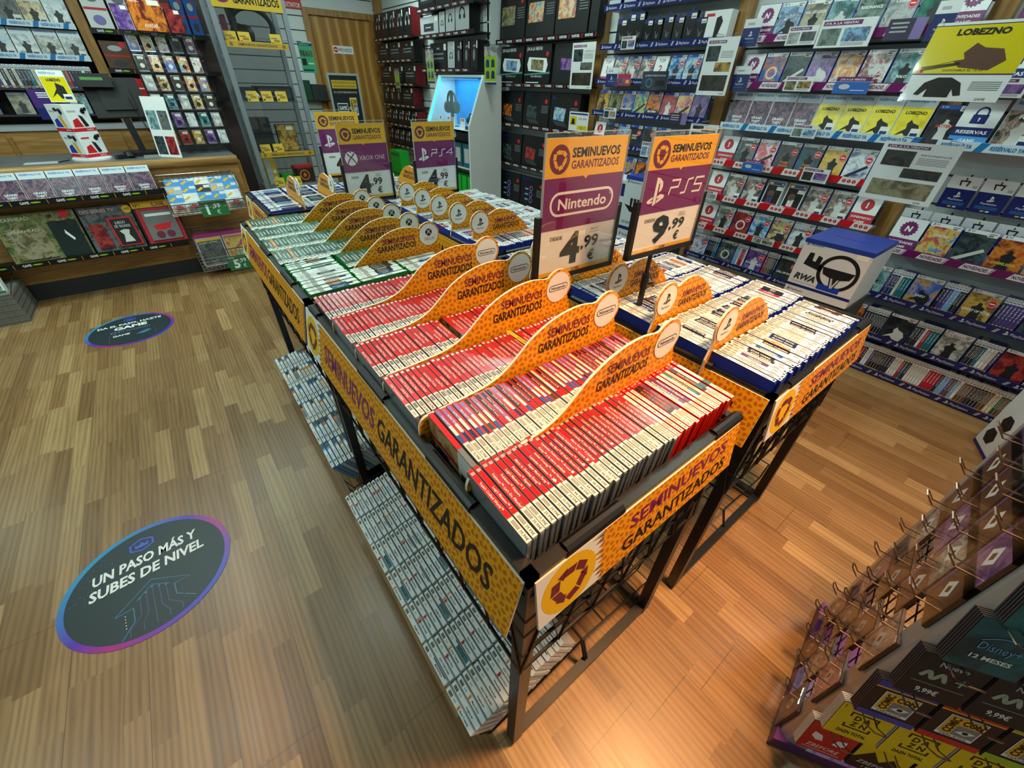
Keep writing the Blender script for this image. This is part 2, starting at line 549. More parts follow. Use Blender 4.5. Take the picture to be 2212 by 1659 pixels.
def slatwall(name, M, w, h, pitch=0.15, z0=0.0):
    b = MB(M)
    b.box(0, w, 0, h, -0.05, -0.012, GROOVE)
    n = int(h / pitch)
    for i in range(n):
        b.box(0, w, i * pitch + z0, min(h, i * pitch + pitch - 0.012 + z0), -0.012, 0, SLATW)
    return structure(b.build(name))


XW = 3.55
slatwall('wall_right', frame((XW, 4.75, 0), (0, -1, 0), (0, 0, 1)), 6.4, 3.15)
slatwall('wall_right_far', frame((3.33, 7.62, 0), (0, -1, 0), (0, 0, 1)), 2.87, 3.15)
YB = 7.6
dl = at_y(653, 33, YB).x; dr = at_y(833, 230, YB).x
dl2, dr2, dt = dl + 0.07, dr - 0.07, 2.27
slatwall('wall_back', frame((0.9, YB, 0), (1, 0, 0), (0, 0, 1)), dl - 0.9, 3.15)
slatwall('wall_back_right', frame((dr, YB, 0), (1, 0, 0), (0, 0, 1)), 3.36 - dr, 3.15)
slatwall('wall_back_top', frame((dl, YB, dt + 0.07), (1, 0, 0), (0, 0, 1)), dr - dl, 3.15 - dt - 0.07)
b = MB()
b.box(dl, dl2, YB - 0.03, YB + 0.08, 0, dt + 0.07, WOOD); b.box(dr2, dr, YB - 0.03, YB + 0.08, 0, dt + 0.07, WOOD); b.box(dl2, dr2, YB - 0.03, YB + 0.08, dt, dt + 0.07, WOOD)
structure(b.build('trim_1'))


def flame_wood():
    mm = mat('flame_veneer', (170, 120, 58), 0.35)
    t = NT(mm)
    tc = t.n('ShaderNodeTexCoord'); mp = t.n('ShaderNodeMapping'); t.l(tc.outputs['Object'], mp.inputs[0]); mp.inputs['Scale'].default_value = (3.2, 1, 0.7)
    wv = t.n('ShaderNodeTexWave', bands_direction='X'); wv.inputs['Scale'].default_value = 0.6; wv.inputs['Distortion'].default_value = 7; wv.inputs['Detail'].default_value = 1; t.l(mp.outputs[0], wv.inputs['Vector'])
    t.l(t.ramp(wv.outputs[0], [(0.1, (158, 108, 46)), (0.7, (172, 122, 58)), (0.97, (198, 152, 84))]), t.b.inputs['Base Color'])
    return mm


b = MB(); b.box(dl2, dr2, YB + 0.01, YB + 0.05, 0, dt, flame_wood()); dob = structure(b.build('door_1'))
b = MB(frame((0, YB + 0.01, 0), (1, 0, 0), (0, 0, 1)))
c = at_y(742, 108, YB); b.box(c.x - 0.15, c.x + 0.15, c.z - 0.045, c.z + 0.045, 0, 0.004, WHITE)
b.ngon(c.x - 0.11, c.z, 0.032, REDP, 0.005); b.quad(c.x - 0.13, c.x - 0.09, c.z - 0.007, c.z + 0.007, WHITE, 0.0055)
b.text('PRIVADO', c.x - 0.065, c.z - 0.022, 0.045, INK, 0.005, w=0.19)
tag(b.build('door_sign'), 'small white PRIVADO plate with red no-entry disc on the wooden door', 'sign')
# corner post and wall behind the counter
b = MB(); b.box(3.24, 3.34, 7.46, 7.58, 0, 3.15, WOOD); structure(b.build('trim_2'))
YL = 6.5
WB = mat('dark_wall_panel', (74, 60, 56), 0.6)
b = MB(); b.box(-4.2, 0.9, YL, YL + 0.06, 0, 3.15, WB); structure(b.build('wall_left'))
b = MB(); b.box(0.84, 0.9, YL + 0.06, YB, 0, 3.15, WB); structure(b.build('wall_left_return'))
# wooden uprights between the shelf bays of the right wall
for i, (px, py) in enumerate(((1290, 150), (1575, 150), (1925, 455))):
    c = at_x(px, py, XW - 0.06)
    b = MB(); b.box(XW - 0.07, XW + 0.0, c.y - 0.045, c.y + 0.045, 0, 3.1, WOOD); structure(b.build('trim_%d' % (i + 3)))
b = MB(); b.box(XW - 0.22, XW - 0.0, 4.72, 4.78, 0, 3.1, SLATW); structure(b.build('trim_6'))


# ------------------------------------------------------------------ floor stickers
def gradient_ring():
    mm = mat('ring_gradient', (90, 40, 150), 0.35)
    t = NT(mm)
    tc = t.n('ShaderNodeTexCoord'); sp = t.n('ShaderNodeSeparateXYZ'); t.l(tc.outputs['Object'], sp.inputs[0])
    a = t.m('ADD', t.m('MULTIPLY', t.m('COSINE', t.m('SUBTRACT', t.m('MULTIPLY', t.m('ARCTAN2', sp.outputs[1], sp.outputs[0]), 2.0), 0.2)), 0.5), 0.5)
    k = t.m('ADD', t.m('MULTIPLY', t.m('COSINE', t.m('SUBTRACT', t.m('ARCTAN2', sp.outputs[1], sp.outputs[0]), 2.3)), 0.5), 0.5)
    c = t.ramp(k, [(0.0, (50, 60, 190)), (0.35, (170, 40, 130)), (0.6, (90, 50, 180)), (1.0, (40, 140, 190))])
    t.l(c, t.b.inputs['Base Color'])
    return mm


GR = gradient_ring()
DECK = mat('sticker_charcoal', (38, 50, 54), 0.42)
DOT = mat('sticker_line_blue', (70, 120, 160), 0.4); DOT2 = mat('sticker_line_violet', (96, 84, 140), 0.4); SBLUE = mat('sticker_badge_blue', (70, 90, 210), 0.4)


def crown_badge(b, cx, cy, r, z):
    hx = [(cx + r * math.sin(PI / 3 * i), cy + r * 0.75 * math.cos(PI / 3 * i)) for i in range(6)]
    b.stroke(hx, r * 0.14, SBLUE, z, closed=True)
    b.poly([(cx - r * .5, cy - r * .28), (cx + r * .5, cy - r * .28), (cx + r * .55, cy + r * .22), (cx + r * .25, cy), (cx, cy + r * .34), (cx - r * .25, cy), (cx - r * .55, cy + r * .22)], SBLUE, z)


def sticker(loc, rot):
    b = MB(); b.lathe([(0.268, 0.0), (0.268, 0.0012)], GR, 64); b.ngon(0, 0, 0.248, DECK, 0.0016, 64)
    return b


b = sticker(None, None)
crown_badge(b, -0.01, 0.175, 0.042, 0.0019)
b.text('UN PASO MÁS Y', 0, 0.075, 0.046, WHITE, 0.0021, w=0.335, align='c', bold=0.03, shear=0.12)
b.text('SUBES DE NIVEL', 0, 0.008, 0.046, WHITE, 0.0021, w=0.36, align='c', bold=0.03, shear=0.12)
ar = [(-0.115, -0.115), (0.0, -0.025), (0.115, -0.1), (0.065, -0.1), (0.065, -0.15), (0.12, -0.2)]
b.stroke(ar, 0.003, DOT, 0.0021); b.stroke([(-0.115, -0.115), (-0.06, -0.112), (-0.06, -0.17), (-0.1, -0.225)], 0.003, DOT, 0.0021)
for i in range(5):
    x = -0.04 + i * 0.02
    b.stroke([(x, -0.06 - abs(i - 2) * 0.012), (x, -0.16), (x + (i - 2) * 0.018, -0.2), (x + (i - 2) * 0.018, -0.225)], 0.002, DOT2, 0.0021); b.ngon(x, -0.06 - abs(i - 2) * 0.012, 0.004, DOT, 0.0023, 10)
b.stroke([(-0.05, -0.09), (0, -0.05), (0.05, -0.085)], 0.0025, DOT, 0.0021)
for i in range(46):
    a = R.uniform(2.1, 3.0); r = R.uniform(0.16, 0.235); b.ngon(r * math.cos(a), r * math.sin(a), 0.0016, DOT, 0.0021, 6)
for i in range(5):
    for s in (-1, 1):
        b.ngon(s * 0.085, -0.13 - i * 0.013, 0.002, WHITE if s < 0 else DOT2, 0.0021, 6)
o = b.build('floor_sticker', loc=(-0.60, 1.462, 0.0003), rot=(0, 0, math.radians(4)))
tag(o, 'round charcoal floor sticker reading UN PASO MÁS Y SUBES DE NIVEL, the nearer one', 'floor sticker', 'round stickers on the floor')
b = sticker(None, None)
crown_badge(b, 0, 0.19, 0.04, 0.0019)
b.text('DA EL PASO, HAZTE', 0, 0.10, 0.034, WHITE, 0.0021, w=0.39, align='c', bold=0.03)
b.text('GAME', 0, 0.028, 0.05, WHITE, 0.0021, w=0.2, align='c', bold=0.05)
b.ring(-0.105, -0.012, 0.012, 0.018, mat('dim_print', (120, 130, 140)), 0.0021); b.text('Premium', -0.075, -0.024, 0.03, mat('dim_print'), 0.0021, w=0.19)
b.text('GAME', -0.11, -0.09, 0.026, WHITE, 0.0021, w=0.1, bold=0.03)
b.stroke([(-0.13, -0.175), (-0.13, -0.055), (0.14, -0.055), (0.14, -0.17)], 0.002, DOT2, 0.0021)
b.poly([(0.02, -0.11), (0.10, -0.07), (0.12, -0.09), (0.07, -0.125)], DOT, 0.0021)
o = b.build('floor_sticker', loc=(-0.635, 3.872, 0.0003), rot=(0, 0, math.radians(2)))
tag(o, 'round charcoal floor sticker reading DA EL PASO, HAZTE GAME, the farther one by the counter', 'floor sticker', 'round stickers on the floor')
# ------------------------------------------------------------------ wire-sided display bins
LINER = mat('bin_liner_grey', (190, 194, 194), 0.5)


def banner_mesh(w, h, single, mirror=False):
    """printed card hanging under the rim: white end with the recycling disc, then yellow with the words"""
    b = MB(); t = 0.004
    b.box(0, w, 0, h, -t, 0, CARDW)
    we = 0.155
    b.quad(0, we, 0, h, WHITE, 0.0005)
    b.quad(we, w, 0, h, YEL, 0.0005)
    for i in range(9):
        y = h * (i + 0.5) / 9
        b.poly([(we, y - h / 18), (we, y + h / 18), (we - 0.014 - 0.008 * ((i * 7) % 3), y)], YEL, 0.0005)
    recycle_mark(b, we * 0.47, h * 0.5, min(h * 0.5, 0.066), YELP, MAROON, 0.0008)
    if single:
        b.text('SEMINUEVOS', we + 0.04, h * 0.30, h * 0.42, PURP, 0.001, w=w * 0.34, bold=0.02)
        b.text('GARANTIZADOS', we + 0.06 + w * 0.34, h * 0.30, h * 0.42, INK, 0.001, w=w * 0.42, bold=0.02)
    else:
        b.text('SEMINUEVOS', we + 0.075, h * 0.56, h * 0.27, PURP, 0.001, w=(w - we) * 0.74, bold=0.02)
        b.text('GARANTIZADOS', we + 0.055, h * 0.16, h * 0.27, INK, 0.001, w=(w - we) * 0.80, bold=0.02)
    return b


def lattice(b, w, M, h0=0.59, h1=0.82):
    b.M = M
    for z in (h1, 0.76, 0.67, h0):
        b.tube([(0.0, z, 0), (w, z, 0)], 0.0042, BLACK, 5)
    n = max(3, round(w / 0.105)); pts = []
    for i in range(2 * n + 1):
        pts.append((w * i / (2 * n), h1 if i % 2 else h0, 0.003))
    b.tube(pts, 0.0036, BLACK, 5)
    pts = [(w * i / (2 * n), h0 if i % 2 else h1 - 0.05, 0.003) for i in range(2 * n + 1)]


def make_bin(label, w, l, loc, rotz, banners, trays, htop=0.956):
    t = thing('display_bin', label, 'display bin', loc, (0, 0, rotz), 'wire display bins')
    s = 0.032
    for x, y in ((0, 0), (w - s, 0), (w - s, l - s), (0, l - s)):
        b = MB(); b.box(x, x + s, y, y + s, 0.018, htop - 0.012, BLACK); lg = b.build('leg', t, bevel=0.003)
        b = MB(); b.lathe([(0.012, 0.0), (0.014, 0.006), (0.008, 0.018)], BPLAST, 12, x + s / 2, y + s / 2); b.build('foot', lg)
    b = MB()
    r = 0.011
    for (p, q) in (((0, r), (w, r)), ((w - r, 0), (w - r, l)), ((w, l - r), (0, l - r)), ((r, l), (r, 0))):
        b.bar((*p, htop - r), (*q, htop - r), 2 * r, BLACK)
        b.bar((*p, htop - 0.05), (*q, htop - 0.05), 0.008, BLACK)
    b.build('rim', t)
    b = MB()
    b.box(0.012, w - 0.012, 0.012, l - 0.012, 0.785, 0.79, BPLAST)
    for (x0, x1, y0, y1) in ((0.012, 0.016, 0.012, l - 0.012), (w - 0.016, w - 0.012, 0.012, l - 0.012), (0.012, w - 0.012, 0.012, 0.016), (0.012, w - 0.012, l - 0.016, l - 0.012)):
        b.box(x0, x1, y0, y1, 0.79, htop - 0.006, LINER)
    b.build('tray', t)
    b = MB()
    for (p, q) in (((s, s / 2), (w - s, s / 2)), ((w - s / 2, s), (w - s / 2, l - s)), ((w - s, l - s / 2), (s, l - s / 2))):
        b.bar((*p, 0.036), (*q, 0.036), 0.028, BLACK)
    b.build('base_rail', t)
    for M, ln in ((frame((0, 0.002, 0), (1, 0, 0), (0, 0, 1)), w), (frame((0.002, l, 0), (0, -1, 0), (0, 0, 1)), l), (frame((w - 0.002, 0, 0), (0, 1, 0), (0, 0, 1)), l), (frame((w, l - 0.002, 0), (-1, 0, 0), (0, 0, 1)), w)):
        b = MB(); lattice(b, ln, M); b.build('lattice_side', t)
    # rim clips
    for i, (x, y, dx, dy) in enumerate(((w * 0.13, 0.01, 0.14, 0), (w * 0.84, 0.01, 0.11, 0), (0.01, l * 0.14, 0, 0.16), (0.01, l * 0.46, 0, 0.16), (0.01, l * 0.9, 0, 0.08), (w * 0.2, l - 0.01, 0.15, 0), (w - 0.01, l * 0.3, 0, 0.15), (w - 0.01, l * 0.75, 0, 0.15))):
        b = MB(); b.tube([(x, y, htop - 0.006), (x + dx, y + dy, htop - 0.008)], 0.0135, BLACK, 10); b.build('rim_clip', t)
    for side in banners:
        if side == 'near':
            b = banner_mesh(w - 0.012, 0.128, False); b.M = Matrix()
            o = b.build('banner', t); o.matrix_local = frame((0.012, -0.022, htop - 0.140), (1, 0, 0), (0, 0.15, 1))
        if side == 'left':
            b = banner_mesh(l - 0.012, 0.148, True)
            o = b.build('banner', t); o.matrix_local = frame((-0.036, l - 0.004, htop - 0.155), (0, -1, 0), (0.22, 0, 1))
    # sloping wire baskets near the floor, one opening to each side
    for sd in trays:
        b = MB()
        X = (lambda v: v) if sd == 'l' else (lambda v: w - v)
        pts = lambda y: [(X(-0.075), y, 0.16), (X(-0.045), y, 0.085), (X(0.315), y, 0.135)]
        n = int((l - 0.1) / 0.05)
        for i in range(n + 1):
            b.tube(pts(0.05 + (l - 0.1) * i / n), 0.003, BLACK, 5)
        for (x, z) in ((-0.075, 0.16), (-0.045, 0.085), (0.03, 0.095), (0.12, 0.108), (0.21, 0.12), (0.315, 0.135)):
            b.tube([(X(x), 0.05, z), (X(x), l - 0.05, z)], 0.0032, BLACK, 5)
        b.tube([(X(0.31), 0.05, 0.135), (X(0.31), 0.02, 0.05)], 0.005, BLACK, 5); b.tube([(X(0.31), l - 0.05, 0.135), (X(0.31), l - 0.02, 0.05)], 0.005, BLACK, 5)
        b.build('basket', t)
    return t


NB = make_bin('nearest wire bin on black legs, filled with red-spined game cases', 0.628, 1.165, (0.212, 0.212, 0), 0, ('near', 'left'), 'lr')
XB = make_bin('wire bin behind the red-spined one, filled with green-edged game cases', 0.628, 1.165, (0.212, 1.395, 0), 0, ('left',), 'l')
PB = make_bin('right-hand near wire bin filled with blue-edged game cases', 0.695, 1.19, (0.978, 0.198, 0), 0, ('near', 'left'), 'r')
QB = make_bin('right-hand far wire bin behind the blue-edged one, below the white kiosk', 0.695, 1.19, (0.978, 1.405, 0), 0, ('left',), 'r')
EB = make_bin('wire bin set crosswise at the far end of the bin island', 0.66, 1.18, (0.355, 3.275, 0), -PI / 2, ('near',), '')

# ------------------------------------------------------------------ game cases standing spine up
CLR = mat('clear_case_plastic', (120, 126, 130), 0.18, 0, 0.5)
SREDS = [mat('spine_red_%d' % i, c, 0.28, 0, 0.5) for i, c in enumerate(((214, 26, 34), (204, 20, 30), (222, 34, 40), (198, 24, 38)))]
RBODY = mat('red_case_plastic', (216, 34, 20), 0.3)
LAB = mat('price_label', (226, 226, 216), 0.5)
LABINK = mat('label_ink', (70, 70, 72), 0.6)
BBODY = mat('blue_case_plastic', (26, 52, 150), 0.3)
GBODY = mat('green_case_plastic', (40, 140, 66), 0.3)
WBODY = mat('white_case_plastic', (214, 218, 218), 0.35)
SPC = {k: mat('spine_' + k, c, 0.32) for k, c in dict(white=(228, 228, 226), black=(24, 22, 24), violet=(84, 62, 120), dark=(46, 44, 48), navy=(26, 40, 90), blue=(34, 90, 170), teal=(30, 110, 120), orange=(210, 120, 40), yellow=(226, 190, 60), red=(190, 30, 36), grey=(120, 122, 124), brown=(96, 66, 46), green=(36, 84, 48), cream=(220, 210, 180), lilac=(130, 120, 190), sky=(110, 160, 210), xgrey=(74, 88, 86), xgrey2=(104, 118, 114), xdark=(48, 56, 58)).items()}
TITLES = ["Yoshi's Crafted World™", "Luigi's Mansion™ 3", "Pokémon™: Let's Go, Pikachu!", "Pokémon™ Púrpura", "Luigi's Mansion™ 3", "Pokémon™ Espada", "Mario vs. Donkey Kong™", "Super Mario Party™", "Leyendas Pokémon™: Z-A", "Animal Crossing™: New Horizons", "Kirby™ y la tierra olvidada", "Leyendas Pokémon™: Arceus", "Super Mario™ 3D World + Bowser's Fury", "Leyendas Pokémon™: Arceus", "Leyendas Pokémon™: Arceus", "Mario Kart™ 8 Deluxe", "Animal Crossing™: New Horizons", "Leyendas Pokémon™: Arceus", "Super Mario Bros.™ Wonder", "Leyendas Pokémon™: Arceus", "Super Mario Bros.™ Wonder", "Animal Crossing™: New Horizons", "Mario Kart™ 8 Deluxe", "Kirby™ y la tierra olvidada", "Animal Crossing™: New Horizons", "Super Mario™ 3D World + Bowser's Fury", "The Legend of Zelda™: Breath of the Wild", "Trails in the Sky 1st Chapter", "The Legend of Zelda™: Breath of the Wild"]
PRICES = ['39,99€'] * 9 + ['44,99€'] * 16 + ['49,99€'] * 4
T2 = [('2K25', 'white', 'red'), ('BRAVELY DEFAULT FLYING FAIRY HD REMASTER', 'white', 'black'), ('BRAVELY DEFAULT FLYING FAIRY HD REMASTER', 'white', 'black'), ('MORTAL KOMBAT', 'black', 'orange'), ('MORTAL KOMBAT', 'black', 'orange'), ('Street Fighter 6', 'violet', 'orange'), ('FINAL FANTASY VII REMAKE INTERGRADE', 'white', 'black'), ('Metroid Prime 4: Beyond', 'violet', 'white'), ('Metroid Prime 4: Beyond', 'violet', 'white'), ('The Elliot Collection', 'white', 'black'), ('The Duskbloods Edition', 'white', 'black'), ('Pokémon Z-A', 'green', 'yellow'), ('Donkey Kong Bananza', 'cream', 'green'), ('Hyrule Warriors', 'dark', 'yellow'), ('Kirby Air Riders', 'white', 'sky'), ('Mario Kart World', 'white', 'sky')]
P2 = ['14,99€', '24,99€', '24,99€', '24,99€', '26,99€', '29,99€', '34,99€', '39,99€', '39,99€', '39,99€', '54,99€', '59,99€', '59,99€', '54,99€', '59,99€', '59,99€']


def spine_text(b, s, t, y, mm, z, h=0.0048, maxw=0.085, align='c', dx=0.0):
    """text on a spine: reads from the far end towards the near end"""
    old = b.M
    b.M = old @ frame((t / 2 - h / 2 + dx, y, z), (0, -1, 0), (1, 0, 0))
    b.text(s, 0, 0, h, mm, 0, align=align, maxw=maxw, bold=0.012)
    b.M = old


def label_mesh(t, y0, y1, price, full=True):
    b = MB(); z = 0.0004
    b.box(0.0004, t - 0.0004, y0, y1, 0.0001, z, LAB)
    if full:
        for i in range(9):
            yy = y0 + (y1 - y0) * (0.52 + 0.042 * i); b.quad(t * 0.2, t * 0.8, yy, yy + 0.0011, LABINK, z + 0.0002)
        spine_text(b, price, t, y0 + (y1 - y0) * 0.26, LABINK, z + 0.0002, 0.0056, 0.02)
    else:
        b.quad(t * 0.2, t * 0.8, y0 + (y1 - y0) * 0.52, y0 + (y1 - y0) * 0.9, GREY, z + 0.0002)
        b.quad(t * 0.3, t * 0.7, y0 + (y1 - y0) * 0.12, y0 + (y1 - y0) * 0.4, LGREY, z + 0.0002)
    return b


def case_body(t, L, D, body, top=None):
    b = MB(); b.box(0, t, 0, L, -D, 0, body, top=top or body)
    for y in (0.0, ):
        b.box(t * 0.15, t * 0.85, -0.0012, 0.0, -D * 0.7, -0.004, body)
    return b


def lay(me, name, BM, x, y, z, L, rise, lean, label, cat, group):
    o = bpy.data.objects.new(name, me); COL.objects.link(o)
    o.matrix_world = BM @ (Matrix.Translation((x, y, z)) @ Matrix.Rotation(math.asin(rise / L), 4, 'X') @ Matrix.Rotation(lean, 4, 'Y'))
    return tag(o, label, cat, group)


I4 = Matrix()
G_N = 'red-spined game cases in the nearest bin'
# row 1, with a title and a price on every case
X0, PIT = 0.232, 0.01345
for i in range(45):
    t, L = 0.0108, 0.166
    if i < 29:
        red = SREDS[i % 4]
        b = case_body(t, L, 0.105, CLR); z = 0.0003
        b.quad(0.0006, t - 0.0006, 0.004, L - 0.001, red, z)
        b.quad(t * 0.22, t * 0.78, L - 0.014, L - 0.008, WHITE, z + 0.0002); b.quad(t * 0.36, t * 0.46, L - 0.013, L - 0.009, red, z + 0.0004); b.quad(t * 0.56, t * 0.66, L - 0.013, L - 0.009, red, z + 0.0004)
        spine_text(b, TITLES[i], t, 0.092 + R.uniform(-0.008, 0.012), WHITE, z + 0.0002, 0.0048, 0.082)
        if i in (8, 11, 13, 14, 17, 19):
            b.ngon(t / 2, 0.058, 0.003, WHITE, z + 0.0003, 14)
        lab = label_mesh(t, -0.0006, 0.049, PRICES[i]); desc = 'red spine'
    else:
        s = T2[i - 29]
        b = case_body(t, L, 0.105, RBODY); z = 0.0003
        b.quad(0.0006, t - 0.0006, 0.004, L - 0.022, SPC[s[1]], z)
        b.quad(t * 0.25, t * 0.75, L - 0.008, L - 0.003, WHITE, z + 0.0002); spine_text(b, '2', t, L - 0.014, WHITE, z + 0.0002, 0.006, 0.01)
        spine_text(b, s[0], t, 0.098, SPC[s[2]] if s[2] != 'white' else WHITE, z + 0.0003, 0.0062 if i == 29 else 0.0052, 0.086)
        if s[2] in ('yellow', 'sky', 'orange'):
            b.quad(0.0006, t - 0.0006, 0.055, 0.075, SPC['teal' if s[2] != 'orange' else 'brown'], z + 0.0001)
        lab = label_mesh(t, -0.0006, 0.046, P2[i - 29]); desc = {'white': 'white', 'black': 'black', 'violet': 'violet', 'green': 'green', 'cream': 'cream', 'dark': 'dark'}[s[1]] + ' spine and red head'
    o = lay(b.mesh('red_case'), 'red_game_case', I4, X0 + i * PIT, 0.245 + R.uniform(-0.002, 0.004), 0.999 + R.uniform(-0.002, 0.003), L, 0.008, R.uniform(-0.04, -0.015), 'game case with %s, %s from left, front row of nearest bin' % (desc, nth(i)), 'game case', G_N)
    c = lab.build('price_label', o); c['label'] = 'white price label'


def variants(kind, n):
    out = []
    for k in range(n):
        if kind == 'red':
            t, L = 0.0108, 0.162; b = case_body(t, L, 0.105, CLR); red = SREDS[k % 4]
            b.quad(0.0006, t - 0.0006, 0.004, L - 0.001, red, 0.0003)
            b.quad(t * 0.2, t * 0.8, L - 0.013, L - 0.006, WHITE, 0.0005)
            ln = R.uniform(0.03, 0.07); y0 = 0.055 + R.uniform(0, 0.02)
            spine_text(b, R.choice(TITLES), t, y0 + ln / 2, WHITE, 0.0005, 0.0052, ln)
            lb = label_mesh(t, -0.0005, 0.046, '24,99€', k % 3 == 0)
        elif kind == 'mixed':
            t, L = 0.0122, 0.164; b = case_body(t, L, 0.105, CLR)
            b.quad(0.0005, t - 0.0005, 0.004, L - 0.001, SREDS[k % 4], 0.0003)
            cs = R.choice((('lilac', 'white', 'navy'), ('navy', 'lilac', 'white'), ('black', 'brown', 'white'), ('black', 'dark', 'red'), ('cream', 'white', 'red'), ('orange', 'white', 'black'), ('brown', 'green', 'white'), ('black', 'cream', 'green'), ('lilac', 'white', 'blue')))
            ys = [L - 0.004, L - 0.045 - R.uniform(0, 0.02), L - 0.08 - R.uniform(0, 0.015), 0.054]
            for j in range(3):
                b.quad(t * 0.08, t * 0.62, ys[j + 1], ys[j], SPC[cs[j]], 0.0005)
            spine_text(b, R.choice(TITLES), t, 0.11, WHITE, 0.0008, 0.004, 0.06, dx=-0.001)
            lb = label_mesh(t, -0.0005, 0.052, '32,99€', True)
        elif kind == 'green':
            t, L = 0.0135, 0.158; b = case_body(t, L, 0.1, GBODY)
            b.quad(0.001, t - 0.001, 0.003, L - 0.006, SPC[('xgrey', 'xdark', 'xgrey2', 'xgrey')[k % 4] if k < n - 2 else ('orange', 'brown')[k % 2]], 0.0003)
            b.quad(t * 0.35, t * 0.7, 0.05 + R.uniform(0, 0.02), 0.1 + R.uniform(0, 0.03), LGREY, 0.0005)
            lb = label_mesh(t, -0.0005, 0.034, '', False)
        elif kind == 'greenx':
            t, L = 0.0142, 0.176; b = case_body(t, L, 0.12, GBODY); body = SPC[('white', 'white', 'white', 'dark', 'white', 'blue', 'white', 'orange', 'white', 'brown')[k % 10]]
            b.quad(0.0007, t - 0.0007, 0.002, L - 0.003, WHITE, 0.0003)
            b.quad(0.0007, t - 0.0007, 0.075, 0.135 + R.uniform(-0.02, 0.03), body, 0.0005)
            spine_text(b, R.choice(('FORZA HORIZON', 'BATTLEFIELD', 'THE CREW', 'ASSASSINS', 'GEARS', 'DOOM', 'STARFIELD')), t, 0.105, INK if body in (SPC['white'],) else WHITE, 0.0007, 0.006, 0.06)
            lb = label_mesh(t, 0.01, 0.055, '', False)
        elif kind == 'blue':
            t, L = 0.0142, 0.166; b = case_body(t, L, 0.12, BBODY)
            b.quad(0.0006, t - 0.0006, 0.002, L - 0.001, WHITE, 0.0003)
            c0 = ('white', 'white', 'black', 'white', 'dark', 'black', 'white', 'navy', 'white', 'black', 'red', 'white', 'dark', 'blue', 'white', 'brown', 'violet', 'black', 'white', 'orange')[k % 20]
            b.quad(0.0006, t - 0.0006, 0.046, 0.118, SPC[c0], 0.0005)
            spine_text(b, ('TAPE', 'FAR CRY', 'GHOST OF YOTEI', 'RESIDENT EVIL', 'STAR WARS', 'BATTLEFIELD', 'HOGWARTS', 'ELDEN RING', 'CYBERPUNK', 'GRAN TURISMO', 'DIABLO', 'NEED FOR SPEED', 'DYING LIGHT', 'HORIZON', 'MINECRAFT', 'ASTRO', 'TEKKEN', 'SIFU', 'GTA V', 'CALL OF DUTY')[k % 20], t, 0.082, INK if c0 in ('white', 'yellow') else WHITE, 0.0007, 0.0072, 0.064)
            b.quad(t * 0.3, t * 0.72, 0.004, 0.009, INK, 0.0006); b.quad(t * 0.2, t * 0.5, 0.02, 0.034, GREY, 0.0006)
            lb = label_mesh(t, 0.121, L - 0.002, '', False)
            for j in range(5):
                lb.quad(t * 0.2, t * 0.8, 0.128 + j * 0.003, 0.1295 + j * 0.003, LABINK, 0.0007)
        elif kind == 'disc':
            t, L = 0.0142, 0.166; b = case_body(t, L, 0.12, mat('violet_blue_case_plastic', (58, 62, 158), 0.3))
            b.quad(0.0006, t - 0.0006, 0.002, L - 0.001, WHITE, 0.0003)
            b.quad(0.0006, t - 0.0006, 0.06, 0.15, SPC[('white', 'black', 'dark', 'sky', 'white', 'black', 'navy', 'teal', 'brown', 'white')[k % 10]], 0.0005)
            b.quad(t * 0.35, t * 0.6, 0.075, 0.13, LGREY if k % 2 else GREY, 0.0007)
            lb = label_mesh(t, 0.003, 0.05, '', False)
        elif kind == 'white':
            t, L = 0.0142, 0.124; b = case_body(t, L, 0.138, WBODY)
            spine_text(b, R.choice(('Hyrules', 'MONOPOLY', 'Nintendogs', 'Brain Training', 'Imagina ser', 'LEGO STAR WARS', 'Mario Party', 'Sonic Rush', 'Professor Layton', 'Wii Fit', 'Just Dance')), t, 0.04, INK, 0.0005, 0.005, 0.05)
            if k % 4 == 0:
                b.quad(0.001, t - 0.001, 0.064, 0.070, SPC['orange'], 0.0004)
            if k % 5 == 0:
                b.quad(0.001, t - 0.001, 0.055, 0.062, SPC['red'], 0.0004)
            if k % 6 == 1:
                b.quad(t * 0.8, t - 0.0004, 0.01, 0.075, INK, 0.0004)
            if k == 7:
                b.quad(0.001, t - 0.001, 0.006, 0.06, SPC['teal'], 0.0003)
            lb = label_mesh(t, 0.076, 0.12, '', False)
            for j in range(6):
                lb.quad(t * 0.2, t * 0.8, 0.1 + j * 0.0028, 0.1012 + j * 0.0028, LABINK, 0.0007)
        elif kind == 'tall':
            t, L = 0.0142, 0.168; b = case_body(t, L, 0.135, WBODY if k % 4 else SPC['sky'])
            b.quad(0.0006, t - 0.0006, 0.002, 0.12, SPC[('white', 'white', 'cream', 'white', 'white', 'grey', 'white', 'white')[k % 8]], 0.0003)
            b.quad(0.0006, t - 0.0006, 0.135, L - 0.001, SPC[('xgrey', 'dark', 'white', 'white')[k % 4]], 0.0003)
            spine_text(b, R.choice(('SINGSTAR', 'FIFA 10', 'GOD OF WAR', 'PES 2011', 'UNCHARTED', 'ASSASSINS CREED')), t, 0.07, GREY, 0.0005, 0.006, 0.07)
            if k % 5 == 0:
                b.quad(0.001, t - 0.001, 0.11, 0.135, SPC['orange'], 0.0005)
            lb = label_mesh(t, 0.004, 0.05, '', False)
        for v in lb.f:
            pass
        # the label is printed stock of the same case here
        b.v += lb.v if False else []
        base = len(b.v)
        mp = [b.slot(q) for q in lb.mats]
        b.v.extend(lb.v); b.f.extend(tuple(base + i for i in f) for f in lb.f); b.mi.extend(mp[i] for i in lb.mi); b.uv.extend(lb.uv)
        out.append((b.mesh(kind + '_case'), t, L))
    return out


